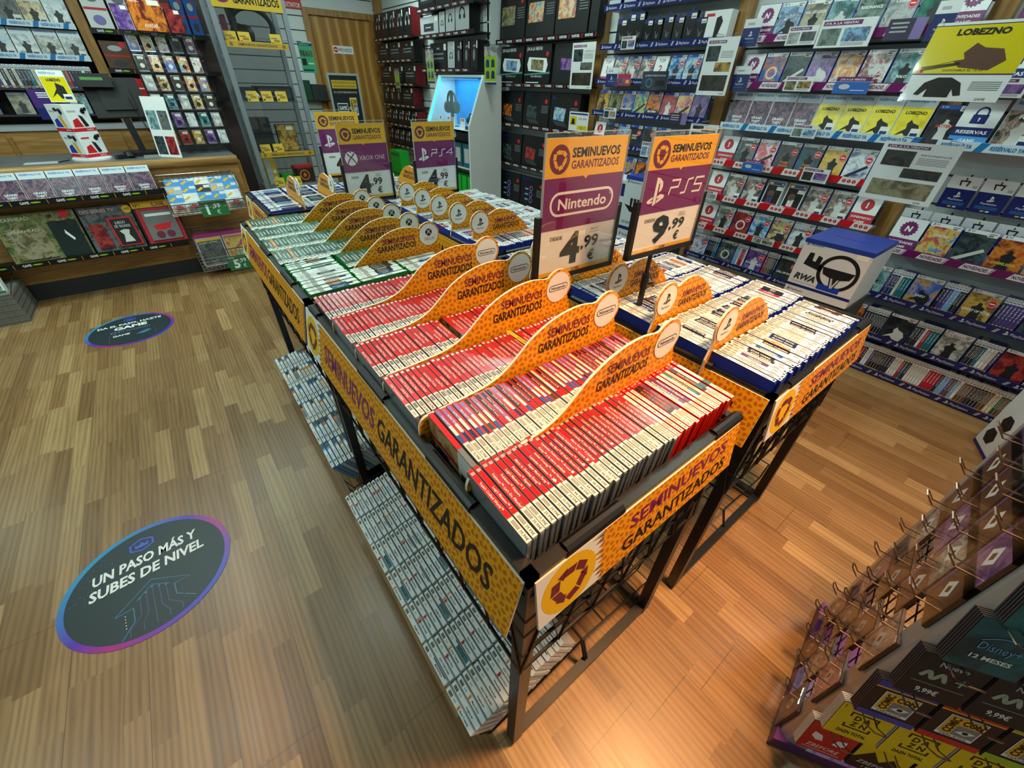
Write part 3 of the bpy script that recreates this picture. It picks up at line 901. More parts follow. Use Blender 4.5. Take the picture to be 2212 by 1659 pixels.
V = {k: variants(k, n) for k, n in dict(red=16, mixed=18, green=14, greenx=14, blue=20, disc=12, white=16, tall=12).items()}


def row(kind, name, BM, x0, n, pitch, y, z, rise, fmt, group, lean=(-0.035, -0.01), jit=0.003, seed=None, skip=()):
    vs = V[kind]; out = []
    last = -1
    for i in range(n):
        if i in skip:
            continue
        k = R.randrange(len(vs))
        if kind in ('blue', 'greenx', 'disc') and last >= 0 and R.random() < 0.35:
            k = last
        last = k
        me, t, L = vs[k]
        out.append(lay(me, name, BM, x0 + i * pitch, y + R.uniform(-jit, jit), z + R.uniform(-0.002, 0.002), L, rise, R.uniform(*lean), fmt % nth(i), 'game case', group))
    return out


ordn = ('front', 'second', 'third', 'fourth', 'fifth', 'back')
row('mixed', 'red_game_case', I4, 0.262, 41, 0.0139, 0.418, 1.0, 0.01, 'multicoloured red game case, %s from left, second row of the nearest bin', G_N)
row('red', 'red_game_case', I4, 0.226, 44, 0.0135, 0.6, 0.998, 0.008, 'red-spined game case, %s from left, third row of the nearest bin', G_N, (-0.09, -0.065))
row('red', 'red_game_case', I4, 0.226, 43, 0.0135, 0.782, 0.998, 0.008, 'red-spined game case, %s from left, fourth row of the nearest bin', G_N, (-0.09, -0.065), skip=(18, 19))
row('red', 'red_game_case', I4, 0.226, 44, 0.0135, 0.962, 0.998, 0.008, 'red-spined game case, %s from left, fifth row of the nearest bin', G_N, (-0.09, -0.065))
row('red', 'red_game_case', I4, 0.226, 40, 0.0145, 1.142, 0.992, 0.008, 'leaning red-spined game case, %s from left, back row of the nearest bin', G_N, (-0.26, -0.235))
# the two cases whose fronts show
b = case_body(0.0108, 0.164, 0.105, CLR)
b.M = frame((-0.0004, 0.162, -0.103), (0, -1, 0), (0, 0, 1))
b.quad(0, 0.112, 0.0, 0.101, art_mat('art_paper_brown', [(120, 84, 54), (168, 128, 82), (206, 176, 120), (90, 60, 110)], 30), 0)
b.quad(0.112, 0.160, 0.0, 0.101, LAB, 0.0); barcode(b, 0.122, 0.02, 0.03, 0.024, INK, 0.0004, 12); b.quad(0.0, 0.112, 0.046, 0.056, SPC['red'], 0.0004); b.quad(0.03, 0.07, 0.01, 0.04, SPC['navy'], 0.0004); b.M = Matrix()
b.quad(0, 0.0108, 0.05, 0.163, SREDS[0], 0.0004)
lay(b.mesh('red_case'), 'red_game_case', I4, 0.247, 0.418, 1.0, 0.164, 0.01, -0.03, 'game case showing its brown illustrated front at the left end of the second row', 'game case', G_N)
b = case_body(0.0108, 0.164, 0.105, CLR)
b.M = frame((-0.0004, 0.162, -0.103), (0, -1, 0), (0, 0, 1))
b.quad(0, 0.112, 0.0, 0.101, art_mat('art_dusk', [(30, 26, 40), (60, 50, 60), (160, 130, 60), (40, 36, 70)], 30), 0); b.quad(0.112, 0.160, 0.0, 0.101, LAB, 0.0); b.M = Matrix(); b.quad(0, 0.0108, 0.05, 0.163, SREDS[1], 0.0004)
lay(b.mesh('red_case'), 'red_game_case', I4, 0.226 + 20 * 0.0135 - 0.014, 0.782, 1.0, 0.164, 0.008, -0.02, 'game case showing its dark front beside the gap in the fourth row', 'game case', G_N)
# yellow separator card in the third row
b = MB(); b.box(0, 0.004, 0, 0.17, -0.1, 0.0, YELP); b.box(-0.004, 0.009, 0, 0.165, 0, 0.001, mat('pale_yellow_card', (236, 200, 60), 0.5)); spine_text(b, 'JOY-CON SEMINUEVO', 0.005, 0.075, INK, 0.0014, 0.0068, 0.11)
o = b.build('separator_card', loc=(0.226 + 27 * 0.0135 - 0.003, 0.6, 1.008)); tag(o, 'yellow JOY-CON SEMINUEVO card sticking up in the third row of red cases', 'separator card')

# green-edged cases
G_X = 'green-edged game cases'
MX = frame((0, 0, 0), (0, -1, 0), (1, 0, 0))   # local x runs to -Y, local y to +X
def mrow(kind, name, ox, oy, n, pitch, z, fmt, group, lean=(-0.01, 0.005)):
    M = Matrix.Translation((ox, oy, z)) @ Matrix.Rotation(-PI / 2, 4, 'Z')
    return row(kind, name, M, 0, n, pitch, 0, 0, 0.004, fmt, group, lean)


mrow('greenx', 'green_game_case', 0.236, 1.742, 23, 0.0146, 0.968, 'white-spined green case, %s from the back, left block of the green-edged bin', G_X)
mrow('greenx', 'green_game_case', 0.424, 1.562, 10, 0.0146, 0.966, 'white-spined green case, %s from the back, middle block of the green-edged bin', G_X)
mrow('greenx', 'green_game_case', 0.612, 1.562, 10, 0.0146, 0.966, 'white-spined green case, %s from the back, right block of the green-edged bin', G_X)
row('green', 'green_game_case', I4, 0.432, 26, 0.0148, 1.585, 0.966, 0.008, 'grey-spined green case, %s from left, short second row of the green-edged bin', G_X)
for j, (y, nm) in enumerate(((1.77, 'third'), (1.95, 'fourth'), (2.135, 'fifth'), (2.325, 'back'))):
    row('green', 'green_game_case', I4, 0.226, 40, 0.0148, y, 0.964, 0.008, 'grey-spined green case, %s from left, ' + nm + ' row of the green-edged bin', G_X, (-0.14, -0.115))
# blue-edged cases
G_P = 'blue-edged game cases'
for j, y in enumerate((0.212, 0.392, 0.576, 0.758, 0.942, 1.128)):
    row('blue', 'blue_game_case', I4, 0.986, 41 if j else 38, 0.0146, y, 0.99, 0.006, 'blue game case, %s from left, ' + ordn[j] + ' row of the right-hand near bin', G_P, (-0.02, -0.005), 0.004)
row('blue', 'blue_game_case', I4, 0.986, 43, 0.0146, 1.42, 0.982, 0.006, 'blue game case, %s from left, front row of the right-hand far bin', G_P)
objs = []
for j, y in enumerate((1.57, 1.755, 1.94, 2.12, 2.31)):
    for i in range(43):
        k = R.randrange(20); me, t, L = V['blue'][k]
        objs.append((me, Matrix.Translation((0.986 + i * 0.0146, y + R.uniform(-.004, .004), 0.98)) @ Matrix.Rotation(0.036, 4, 'X')))


def merged(name, items):
    """many small copies joined into one object"""
    bm = bmesh.new(); mats = []
    for me, M in items:
        t = me.copy()
        idx = []
        for mm in me.materials:
            if mm not in mats:
                mats.append(mm)
            idx.append(mats.index(mm))
        buf = [0] * len(t.polygons); t.polygons.foreach_get('material_index', buf); t.polygons.foreach_set('material_index', [idx[i] for i in buf])
        t.transform(M); bm.from_mesh(t); bpy.data.meshes.remove(t)
    out = bpy.data.meshes.new(name); bm.to_mesh(out); bm.free()
    for mm in mats:
        out.materials.append(mm)
    o = bpy.data.objects.new(name, out); COL.objects.link(o)
    return o


tag(merged('blue_game_cases', objs), 'blue-edged game cases filling the rear rows of the right-hand far bin', 'game cases', G_P, 'stuff')
# crosswise bin at the far end
ME = Matrix.Translation((0.355, 3.275, 0)) @ Matrix.Rotation(-PI / 2, 4, 'Z')
for j in range(6):
    row('disc', 'violet_game_case', ME, 0.03, 41, 0.0146, 0.025 + j * 0.187, 0.965, 0.004, 'violet-blue game case, %s from the back, ' + ('first', 'second', 'third', 'fourth', 'fifth', 'sixth')[j] + ' column of the crosswise bin', 'violet-blue game cases in the crosswise bin', (-0.01, 0.005))
# white cases leaning in the baskets near the floor
MT = lambda x, y, z: Matrix.Translation((x, y, z)) @ Matrix.Rotation(math.radians(30), 4, 'Y').inverted()


def tilt_row(kind, x0, z0, y, n, px, pz, fmt, group, name):
    for i in range(n):
        me, t, L = V[kind][R.randrange(len(V[kind]))]
        o = bpy.data.objects.new(name, me); COL.objects.link(o)
        o.matrix_world = Matrix.Translation((x0 + i * px, y + R.uniform(-.002, .002), z0 + i * pz + R.uniform(-.0015, .0015))) @ Matrix.Rotation(math.radians(-30), 4, 'Y')
        tag(o, fmt % nth(i), 'game case', group)


for j in range(7):
    tilt_row('white', 0.106, 0.222, 0.262 + j * 0.132, 18, 0.0182, 0.0026, 'white game case, %s from the aisle, ' + nth(j) + ' row under the nearest bin', 'white game cases in the low basket of the nearest bin', 'white_game_case')
for j in range(6):
    tilt_row('tall', 0.115, 0.21, 1.37 + j * 0.175, 15, 0.0182, 0.0026, 'pale tall case, %s from the aisle, ' + nth(j) + ' row under the green-edged bin', 'pale game cases in the low basket under the green-edged bin', 'pale_game_case')
# ------------------------------------------------------------------ divider cards
def arc(cx, cy, r, a0, a1, n=14):
    return [(cx + r * math.cos(math.radians(a0 + (a1 - a0) * i / n)), cy + r * math.sin(math.radians(a0 + (a1 - a0) * i / n))) for i in range(n + 1)]


def smooth(pts, n=6):
    out = []
    P = [Vector(p) for p in pts]
    for i in range(len(P) - 1):
        a, b_, c, d = P[max(0, i - 1)], P[i], P[i + 1], P[min(len(P) - 1, i + 2)]
        for j in range(n):
            t = j / n
            q = 0.5 * ((2 * b_) + (c - a) * t + (2 * a - 5 * b_ + 4 * c - d) * t * t + (3 * b_ - a - 3 * c + d) * t ** 3)
            out.append((q.x, q.y))
    out.append(tuple(P[-1]))
    return out


def divider(label, prof, badge, kind, M, texts, group):
    """prof: outline (x right, y up), badge: (cx, cy, r), kind of the mark on the badge"""
    b = MB(); b.prism(prof, -0.006, 0.0, YEL, side=CARDW, back=CARDW)
    for (s, x, y, w, h, mm) in texts:
        b.text(s, x, y, h, mm, 0.0006, w=w, bold=0.022)
    o = b.build('divider_card'); o.matrix_world = M
    tag(o, label, 'divider card', group)
    cx, cy, r = badge
    b = MB(); b.ngon(cx, cy, r, WHITE, 0.0012, 40); b.ring(cx, cy, r * 0.985, r * 1.0, LGREY, 0.0014, 40)
    if kind == 'n':
        nin_mark(b, cx, cy, r * 1.6, INK, WHITE, 0.0016)
    elif kind == 'x':
        xbox_mark(b, cx, cy + r * 0.22, r * 0.34, INK, WHITE, 0.0016); b.text('XBOX', cx, cy - r * 0.52, r * 0.32, INK, 0.0016, w=r * 1.05, align='c', bold=-0.012)
    else:
        ps_mark(b, cx, cy + r * 0.1, r * 0.78, INK, 0.0016); b.text('PlayStation', cx, cy - r * 0.55, r * 0.16, INK, 0.0016, w=r * 0.9, align='c')
    c = b.build('badge', o); c['label'] = {'n': 'white disc with an outlined word', 'x': 'white disc with a crossed ball', 'p': 'white disc with a standing letter mark'}[kind]
    return o


NPROF = [(0.226, 0.90)] + smooth([(0.226, 0.955), (0.228, 0.982), (0.245, 1.0), (0.293, 1.003), (0.343, 1.006), (0.389, 1.01), (0.428, 1.02), (0.458, 1.036), (0.49, 1.061), (0.526, 1.09), (0.572, 1.113), (0.622, 1.127), (0.676, 1.131), (0.722, 1.124)]) + arc(0.774, 1.09, 0.052, 138, -40) + [(0.826, 1.03), (0.834, 0.97), (0.834, 0.90)]
G_D = 'wavy yellow divider cards'
for i, (y, s) in enumerate(((0.404, 'nearest'), (0.588, 'second'), (0.77, 'third'), (0.95, 'fourth'), (1.131, 'fifth'))):
    divider('wavy yellow divider with an outlined-word badge, %s from the front, nearest bin' % s, NPROF, (0.774, 1.09, 0.045), 'n', frame((0, y, 0), (1, 0, 0), (0, 0, 1)),
            (('SEMINUEVOS', 0.572, 1.075, 0.142, 0.024, MAROON), ('GARANTIZADOS', 0.545, 1.042, 0.17, 0.026, INK)), G_D)
XPROF = [(0.43, 0.87)] + smooth([(0.434, 0.93), (0.448, 0.963), (0.504, 1.01), (0.55, 1.044), (0.599, 1.07), (0.655, 1.083), (0.71, 1.079), (0.742, 1.068)]) + arc(0.782, 1.04, 0.050, 144, -45) + [(0.832, 0.98), (0.832, 0.87)]
for i, (y, s) in enumerate(((1.572, 'nearest'), (1.755, 'second'), (1.94, 'third'), (2.125, 'fourth'), (2.315, 'fifth'))):
    divider('yellow divider with a crossed-ball badge, %s from the front, among green-edged cases' % s, XPROF, (0.782, 1.04, 0.044), 'x', frame((0, y, 0), (1, 0, 0), (0, 0, 1)),
            (('SEMINUEVOS', 0.578, 1.03, 0.14, 0.022, MAROON), ('GARANTIZADOS', 0.552, 1.002, 0.168, 0.024, INK)), G_D)
PPROF = [(0.955, 0.86), (0.955, 0.97), (0.963, 1.0)] + arc(1.006, 1.062, 0.052, 220, 38) + smooth([(1.054, 1.092), (1.08, 1.104), (1.12, 1.109), (1.165, 1.097), (1.2, 1.077), (1.24, 1.05), (1.275, 1.015), (1.3, 0.985)]) + [(1.312, 0.965), (1.312, 0.86)]
for i, (y, s, w) in enumerate(((0.382, 'nearest', 'near'), (0.566, 'second', 'near'), (0.748, 'third', 'near'), (0.932, 'fourth', 'near'), (1.118, 'fifth', 'near'), (1.56, 'nearest', 'far'), (1.745, 'second', 'far'), (1.93, 'third', 'far'), (2.11, 'fourth', 'far'), (2.3, 'fifth', 'far'))):
    divider('yellow divider with a standing-letter badge, %s from the front, right-hand %s bin' % (s, w), PPROF, (1.006, 1.062, 0.045), 'p', frame((0.03 if w == 'far' else 0.012, y, -0.01 if w == 'far' else 0), (1, 0, 0), (0, 0, 1)),
            (('SEMINUEVOS', 1.085, 1.05, 0.125, 0.02, MAROON), ('GARANTIZADOS', 1.075, 1.022, 0.155, 0.022, INK)), G_D)
EPROF = [(x - 0.46, y) for x, y in XPROF]
for i, s in enumerate(('first', 'second', 'third', 'fourth', 'fifth')):
    divider('yellow card seen nearly edge-on in the crosswise bin, %s from its left end' % s, EPROF, (0.322, 1.04, 0.044), 'p', frame((0.553 + i * 0.187, 3.01, 0.02), (0, -1, 0), (0, 0, 1)),
            (('SEMINUEVOS', 0.118, 1.03, 0.14, 0.022, MAROON), ('GARANTIZADOS', 0.092, 1.002, 0.168, 0.024, INK)), G_D)


# ------------------------------------------------------------------ price signs on poles
def sign(label, kind, price, pole, zpole, ztop, zbot, w, off, yaw=0.0):
    """pole at (x, y); the board is w wide, its centre off to the side of the pole"""
    t = thing('price_sign', label, 'price sign', (pole[0], pole[1], zpole), (0, 0, yaw), 'purple and yellow price signs')
    hb = ztop - zbot; z0 = zbot - zpole; x0 = off - w / 2
    b = MB(); b.tube([(0, 0.012, 0), (0, 0.012, (z0 + 0.02) * 0.6)], 0.009, BLACK, 10); b.tube([(0, 0.012, (z0 + 0.02) * 0.5), (0, 0.012, z0 + 0.02)], 0.0065, BLACK, 10); b.build('pole', t)
    b = MB(); b.tube([(0, 0.012, z0 * 0.55), (0, 0.012, z0 * 0.72)], 0.012, BLACK, 10); b.tube([(0, 0.012, z0 * 0.6), (0.025, 0.0, z0 * 0.6)], 0.006, BLACK, 8); b.build('pole_clamp', t)
    fw, ft = 0.014, 0.016
    b = MB()
    b.box(x0 - fw, x0, -ft / 2, ft / 2, z0 - fw, z0 + hb * 0.47, BPLAST); b.box(x0 + w, x0 + w + fw, -ft / 2, ft / 2, z0 - fw, z0 + hb * 0.47, BPLAST); b.box(x0 - fw, x0 + w + fw, -ft / 2, ft / 2, z0 - fw, z0, BPLAST)
    b.build('frame', t, bevel=0.002)
    M = frame((x0, -0.0035, z0), (1, 0, 0), (0, 0, 1))
    b = MB(M)
    H_ = hb - 0.012
    b.box(0, w, 0, H_, -0.004, -0.0012, WHITE)
    b.quad(0, w, H_ * 0.745, H_, YELP if False else mat('sign_yellow', (236, 180, 12), 0.35), 0)
    b.quad(0, w, H_ * 0.375, H_ * 0.745, PURP, 0); b.poly([(w * .47, H_ * .746), (w * .53, H_ * .746), (w * .5, H_ * .725)], mat('sign_yellow'), 0.0004)
    b.quad(0, w, 0.0, H_ * 0.035, mat('sign_yellow'), 0)
    b.text('GAME', w * 0.5, H_ * 0.005, H_ * 0.026, MAROON, 0.0004, align='c', bold=0.02)
    recycle_mark(b, w * 0.17, H_ * 0.865, w * 0.115, MAROON, mat('sign_yellow'), 0.0004)
    b.text('SEMINUEVOS', w * 0.31, H_ * 0.875, H_ * 0.062, INK, 0.0004, w=w * 0.60, bold=0.03)
    b.text('GARANTIZADOS', w * 0.31, H_ * 0.80, H_ * 0.055, MAROON, 0.0004, w=w * 0.60, bold=0.02)
    yc = H_ * 0.56
    if kind == 'n':
        nin_mark(b, w * 0.5, yc, w * 0.82, WHITE, PURP, 0.0004)
        b.ring(w * 0.86, yc + w * 0.055, w * 0.012, w * 0.016, WHITE, 0.0012, 14)
    elif kind == 'x':
        xbox_mark(b, w * 0.2, yc, w * 0.13, WHITE, PURP, 0.0004); b.text('XBOX ONE', w * 0.37, yc - H_ * 0.028, H_ * 0.062, WHITE, 0.0004, w=w * 0.55, bold=-0.012)
    else:
        ps_mark(b, w * 0.21, yc, w * 0.26, WHITE, 0.0004)
        lw = w * 0.018; gx = w * 0.40; gh = w * 0.13; y0 = yc - gh * 0.35
        b.stroke([(gx, y0), (gx + gh * .12, y0 + gh * .5), (gx + gh * 1.0, y0 + gh * .5), (gx + gh * 1.12, y0 + gh), (gx + gh * .1, y0 + gh)], lw, WHITE, 0.0004)
        gx += w * 0.185
        b.stroke([(gx, y0), (gx + gh * .55, y0 + gh * .02), (gx + gh * .68, y0 + gh * .92), (gx + gh * 1.3, y0 + gh)], lw, WHITE, 0.0004)
        gx += w * 0.19
        if kind == '4':
            b.stroke([(gx + gh * .95, y0), (gx + gh * 1.1, y0 + gh), (gx, y0 + gh * .38), (gx + gh * 1.35, y0 + gh * .38)], lw, WHITE, 0.0004)
        elif kind == '5':
            b.stroke([(gx, y0), (gx + gh * 1.0, y0), (gx + gh * 1.1, y0 + gh * .5), (gx + gh * .12, y0 + gh * .52), (gx + gh * .24, y0 + gh), (gx + gh * 1.25, y0 + gh)], lw, WHITE, 0.0004)
    b.text('DESDE', w * 0.13, H_ * 0.292, H_ * 0.03, INK, 0.0004, w=w * 0.15, bold=0.01)
    b.text('PRECIO', w * 0.66, H_ * 0.322, H_ * 0.014, INK, 0.0004, w=w * 0.11); b.text('UNITARIO', w * 0.65, H_ * 0.300, H_ * 0.014, INK, 0.0004, w=w * 0.13)
    b.text(price[0], w * 0.40, H_ * 0.085, H_ * 0.25, INK, 0.0004, w=w * 0.26, align='c', bold=0.04)
    b.text(',' + price[1], w * 0.545, H_ * 0.185, H_ * 0.10, INK, 0.0004, w=w * 0.24, bold=0.02); b.text('€', w * 0.66, H_ * 0.065, H_ * 0.085, INK, 0.0004, bold=0.02)
    b.build('poster', t)
    b = MB(M); b.box(0, w, 0.0, hb, 0.0028, 0.0038, CLEAR); b.box(0, w, hb - 0.0015, hb, -0.004, 0.004, mat('acrylic_edge', (190, 200, 200), 0.15, alpha=0.55)); b.box(-0.001, 0.0005, 0, hb, -0.004, 0.004, mat('acrylic_edge')); b.box(w - 0.0005, w + 0.001, 0, hb, -0.004, 0.004, mat('acrylic_edge'))
    b.build('acrylic_sleeve', t)
    return t


sign('purple and yellow 4,99 € price sign with an outlined word, between the near bins', 'n', ('4', '99'), (0.872, 0.83), 0.94, 1.462, 1.098, 0.292, 0.022, -0.05)
sign('purple and yellow 9,99 € price sign in the right-hand near bin', '5', ('9', '99'), (1.055, 0.665), 0.90, 1.472, 1.178, 0.268, 0.02, -0.06)
sign('purple and yellow 4,99 € price sign with a crossed ball, above green-edged cases', 'x', ('4', '99'), (0.90, 2.475), 0.94, 1.385, 1.01, 0.262, -0.005)
sign('purple and yellow 4,99 € price sign beside the blue-lit kiosk', '4', ('4', '99'), (1.32, 2.46), 0.90, 1.385, 1.003, 0.272, 0.0)
sign('half-hidden purple and yellow price sign behind the crossed-ball one', '2', ('4', '99'), (1.05, 3.32), 0.94, 1.392, 1.0, 0.29, 0.0)
# ------------------------------------------------------------------ wall shelves
SHB = mat('shelf_board_dark', (34, 36, 42), 0.5)
SHG = mat('shelf_board_grey', (150, 158, 166), 0.45)
XF = 3.36


def strip_print(b, w, style, words=''):
    h = 0.042
    if style == 'ps':
        b.box(0, w, 0, h, -0.004, 0, NAVY)
        x = 0.02
        while x < w - 0.16:
            ps_mark(b, x + 0.014, h * 0.5, 0.024, WHITE, 0.0006); b.text('PlayStation', x + 0.032, h * 0.3, 0.016, WHITE, 0.0006, w=0.085)
            for k in (0, 0.008):
                b.poly([(x + 0.145 + k, 0.008), (x + 0.149 + k, 0.008), (x + 0.163 + k, h - 0.008), (x + 0.159 + k, h - 0.008)], WHITE, 0.0006)
            x += 0.185
    elif style == 'nov':
        b.box(0, w, 0, h, -0.004, 0, PURP)
        x = 0.0
        while x < w - 0.1:
            b.poly([(x, 0.004), (x + 0.118, 0.004), (x + 0.135, h - 0.004), (x + 0.017, h - 0.004)], WHITE, 0.0006); b.text('NOVEDADES', x + 0.016, h * 0.3, 0.018, PURP, 0.001, w=0.1, bold=0.03, shear=0.15)
            b.poly([(x + 0.122, 0.004), (x + 0.126, 0.004), (x + 0.143, h - 0.004), (x + 0.139, h - 0.004)], WHITE, 0.0006)
            x += 0.195
    elif style == 'res':
        b.box(0, w, 0, h, -0.004, 0, mat('strip_white_blue', (214, 230, 240), 0.4))
        x = 0.02
        while x < w - 0.12:
            b.text('RESÉRVALO YA', x, h * 0.3, 0.018, mat('reserve_blue', (30, 120, 190), 0.4), 0.001, w=0.125, bold=0.03, shear=0.15)
            b.poly([(x + 0.135, 0), (x + 0.17, 0), (x + 0.19, h), (x + 0.155, h)], mat('reserve_blue'), 0.0006)
            x += 0.195
    elif style == 'sup':
        b.box(0, w, 0, h, -0.004, 0, REDP)
        x = 0.01
        while x < w - 0.1:
            b.poly([(x, 0), (x + 0.10, 0), (x + 0.115, h), (x + 0.015, h)], WHITE, 0.0006)
            for k in range(3):
                b.ngon(x + 0.03 + k * 0.027, h * 0.5, 0.0105, REDP, 0.001, 12); b.text('!', x + 0.03 + k * 0.027, h * 0.33, 0.014, WHITE, 0.0014, align='c', bold=0.02)
            x += 0.175
    else:
        b.box(0, w, 0, h, -0.004, 0, BPLAST)
        x = 0.03
        while x < w - 0.1:
            b.text(words, x, h * 0.28, 0.019, WHITE, 0.0006, w=0.095, bold=0.03)
            for k in (0, 0.012):
                b.poly([(x + 0.115 + k, 0.008), (x + 0.12 + k, 0.008), (x + 0.13 + k, h - 0.008), (x + 0.125 + k, h - 0.008)], REDP, 0.0006)
            x += 0.165


def wall_shelf(ya, yb, z, style, label, xf=XF, xw=XW, words='', board=None):
    """shelf along the right wall from y=ya (far) to y=yb (near)"""
    t = thing('wall_shelf', label, 'shelf', (xf, ya, z), (0, 0, 0), 'shelves on the walls')
    b = MB(); b.box(0.004, xw - xf - 0.001, yb - ya, 0, -0.014, -0.002, board or SHG); b.build('board', t)
    b = MB(frame((0, 0, -0.024), (0, -1, 0), (-0.12, 0, 1))); strip_print(b, ya - yb, style, words); b.build('price_strip', t)
    return t


PAL = dict(
    sky=[(90, 140, 190), (150, 190, 220), (60, 80, 120), (200, 220, 230)], olive=[(60, 66, 50), (110, 100, 66), (160, 150, 120), (40, 44, 40)], teal=[(20, 50, 56), (40, 90, 96), (110, 160, 160), (16, 30, 36)],
    moss=[(60, 76, 70), (90, 110, 100), (130, 150, 140), (40, 52, 50)], fog=[(110, 116, 118), (150, 152, 152), (190, 192, 190), (90, 70, 72)], jade=[(16, 60, 56), (30, 96, 84), (70, 130, 110), (12, 36, 36)],
    blueorange=[(30, 80, 150), (40, 100, 170), (200, 110, 50), (30, 60, 120)], night=[(18, 26, 30), (30, 44, 48), (70, 84, 86), (14, 18, 22)], violet=[(56, 40, 92), (90, 60, 130), (150, 110, 170), (40, 30, 60)],
    party=[(60, 110, 190), (200, 120, 50), (230, 200, 160), (60, 150, 200)], redwhite=[(170, 40, 48), (220, 220, 216), (120, 30, 40), (200, 160, 150)], sea=[(40, 80, 90), (90, 130, 136), (150, 180, 180), (30, 50, 60)],
    collage=[(40, 34, 58), (86, 52, 84), (140, 104, 116), (46, 52, 82), (110, 80, 90), (60, 50, 70)], yellow=[(226, 206, 24), (232, 214, 40), (220, 196, 20), (180, 150, 30)], smoke=[(40, 46, 48), (70, 76, 76), (110, 112, 112), (26, 30, 32)],
    pinkred=[(206, 190, 200), (200, 60, 66), (230, 214, 220), (150, 90, 150)], cave=[(26, 28, 26), (40, 40, 34), (66, 60, 44), (16, 18, 18)], tomb=[(30, 34, 36), (60, 66, 66), (40, 90, 110), (90, 70, 44)],
    goldviolet=[(110, 100, 190), (220, 180, 60), (190, 140, 40), (90, 80, 170)], ink=[(224, 226, 226), (200, 206, 210), (110, 130, 170), (60, 70, 90)], pitch=[(28, 44, 36), (50, 66, 56), (150, 120, 110), (190, 190, 184), (30, 50, 40)],
    bone=[(170, 168, 160), (110, 110, 104), (200, 198, 190), (50, 52, 52)], crimson=[(60, 16, 20), (120, 30, 34), (170, 60, 50), (30, 12, 16)], cloud=[(40, 90, 150), (80, 140, 190), (190, 200, 200), (60, 70, 70)],
    sand=[(170, 140, 90), (210, 186, 130), (120, 90, 50), (90, 80, 70)], steel=[(190, 196, 200), (214, 218, 220), (160, 166, 172), (50, 54, 58)], red=[(150, 20, 24), (190, 40, 36), (110, 20, 30), (60, 16, 20)],
    sunset=[(190, 70, 30), (220, 130, 40), (120, 40, 30), (60, 24, 30)], gold=[(170, 120, 40), (200, 160, 70), (90, 60, 30), (210, 180, 110)], reef=[(30, 90, 120), (60, 140, 150), (200, 180, 90), (30, 60, 90)],
    ocean=[(40, 60, 140), (80, 110, 190), (200, 150, 60), (40, 30, 70)], jungle=[(40, 70, 44), (90, 110, 60), (150, 140, 90), (30, 40, 30)], comic=[(60, 70, 160), (200, 90, 60), (220, 190, 90), (80, 150, 190), (150, 60, 120)],
    green=[(20, 100, 60), (60, 150, 80), (140, 190, 110), (16, 60, 40)], black=[(18, 18, 20), (30, 30, 34), (50, 50, 54), (12, 12, 14)], car=[(190, 60, 60), (60, 130, 190), (220, 200, 200), (200, 110, 80)])
ART = lambda k: art_mat('art_' + k, PAL[k])
BAND = {'5': WHITE, '4': mat('band_blue', (24, 70, 170), 0.35), 'x': mat('band_green', (40, 130, 50), 0.35), 'r': mat('band_reserve', (206, 218, 226), 0.35)}
FIGC = mat('figure_dark', (24, 22, 26), 0.45)  # near-black print of cover silhouettes, also used for some dark boxes
FIGW = mat('figure_pale', (206, 204, 200), 0.45)


def fig(b, kind, w, h, z):
    """generic shape in the middle of a cover"""
    c = FIGC if kind[0] != 'w' else FIGW
    cx = w * 0.5
    k = kind[-1]
    if k == 'p':      # standing shape
        b.poly([(cx - w * .16, h * .08), (cx + w * .18, h * .08), (cx + w * .14, h * .36), (cx + w * .22, h * .52), (cx + w * .07, h * .58), (cx + w * .06, h * .68), (cx - w * .05, h * .7), (cx - w * .07, h * .58), (cx - w * .2, h * .5), (cx - w * .12, h * .34)], c, z)
    elif k == 'd':    # leaping shape, low
        b.poly([(cx - w * .36, h * .1), (cx - w * .1, h * .2), (cx + w * .02, h * .1), (cx + w * .3, h * .06), (cx + w * .38, h * .3), (cx + w * .28, h * .46), (cx + w * .08, h * .52), (cx - w * .02, h * .62), (cx - w * .1, h * .5), (cx - w * .06, h * .34), (cx - w * .2, h * .24)], c, z)
    elif k == 'h':    # hill
        b.poly([(0, 0), (w, 0), (w, h * .2), (w * .7, h * .34), (w * .52, h * .22), (w * .3, h * .42), (0, h * .18)], c, z)
    elif k == 's':    # slanted streak
        b.poly([(w * .1, h * .12), (w * .3, h * .1), (w * .9, h * .5), (w * .82, h * .58)], c, z)
    elif k == 'o':
        b.ring(cx, h * .42, w * .18, w * .26, c, z, 20)


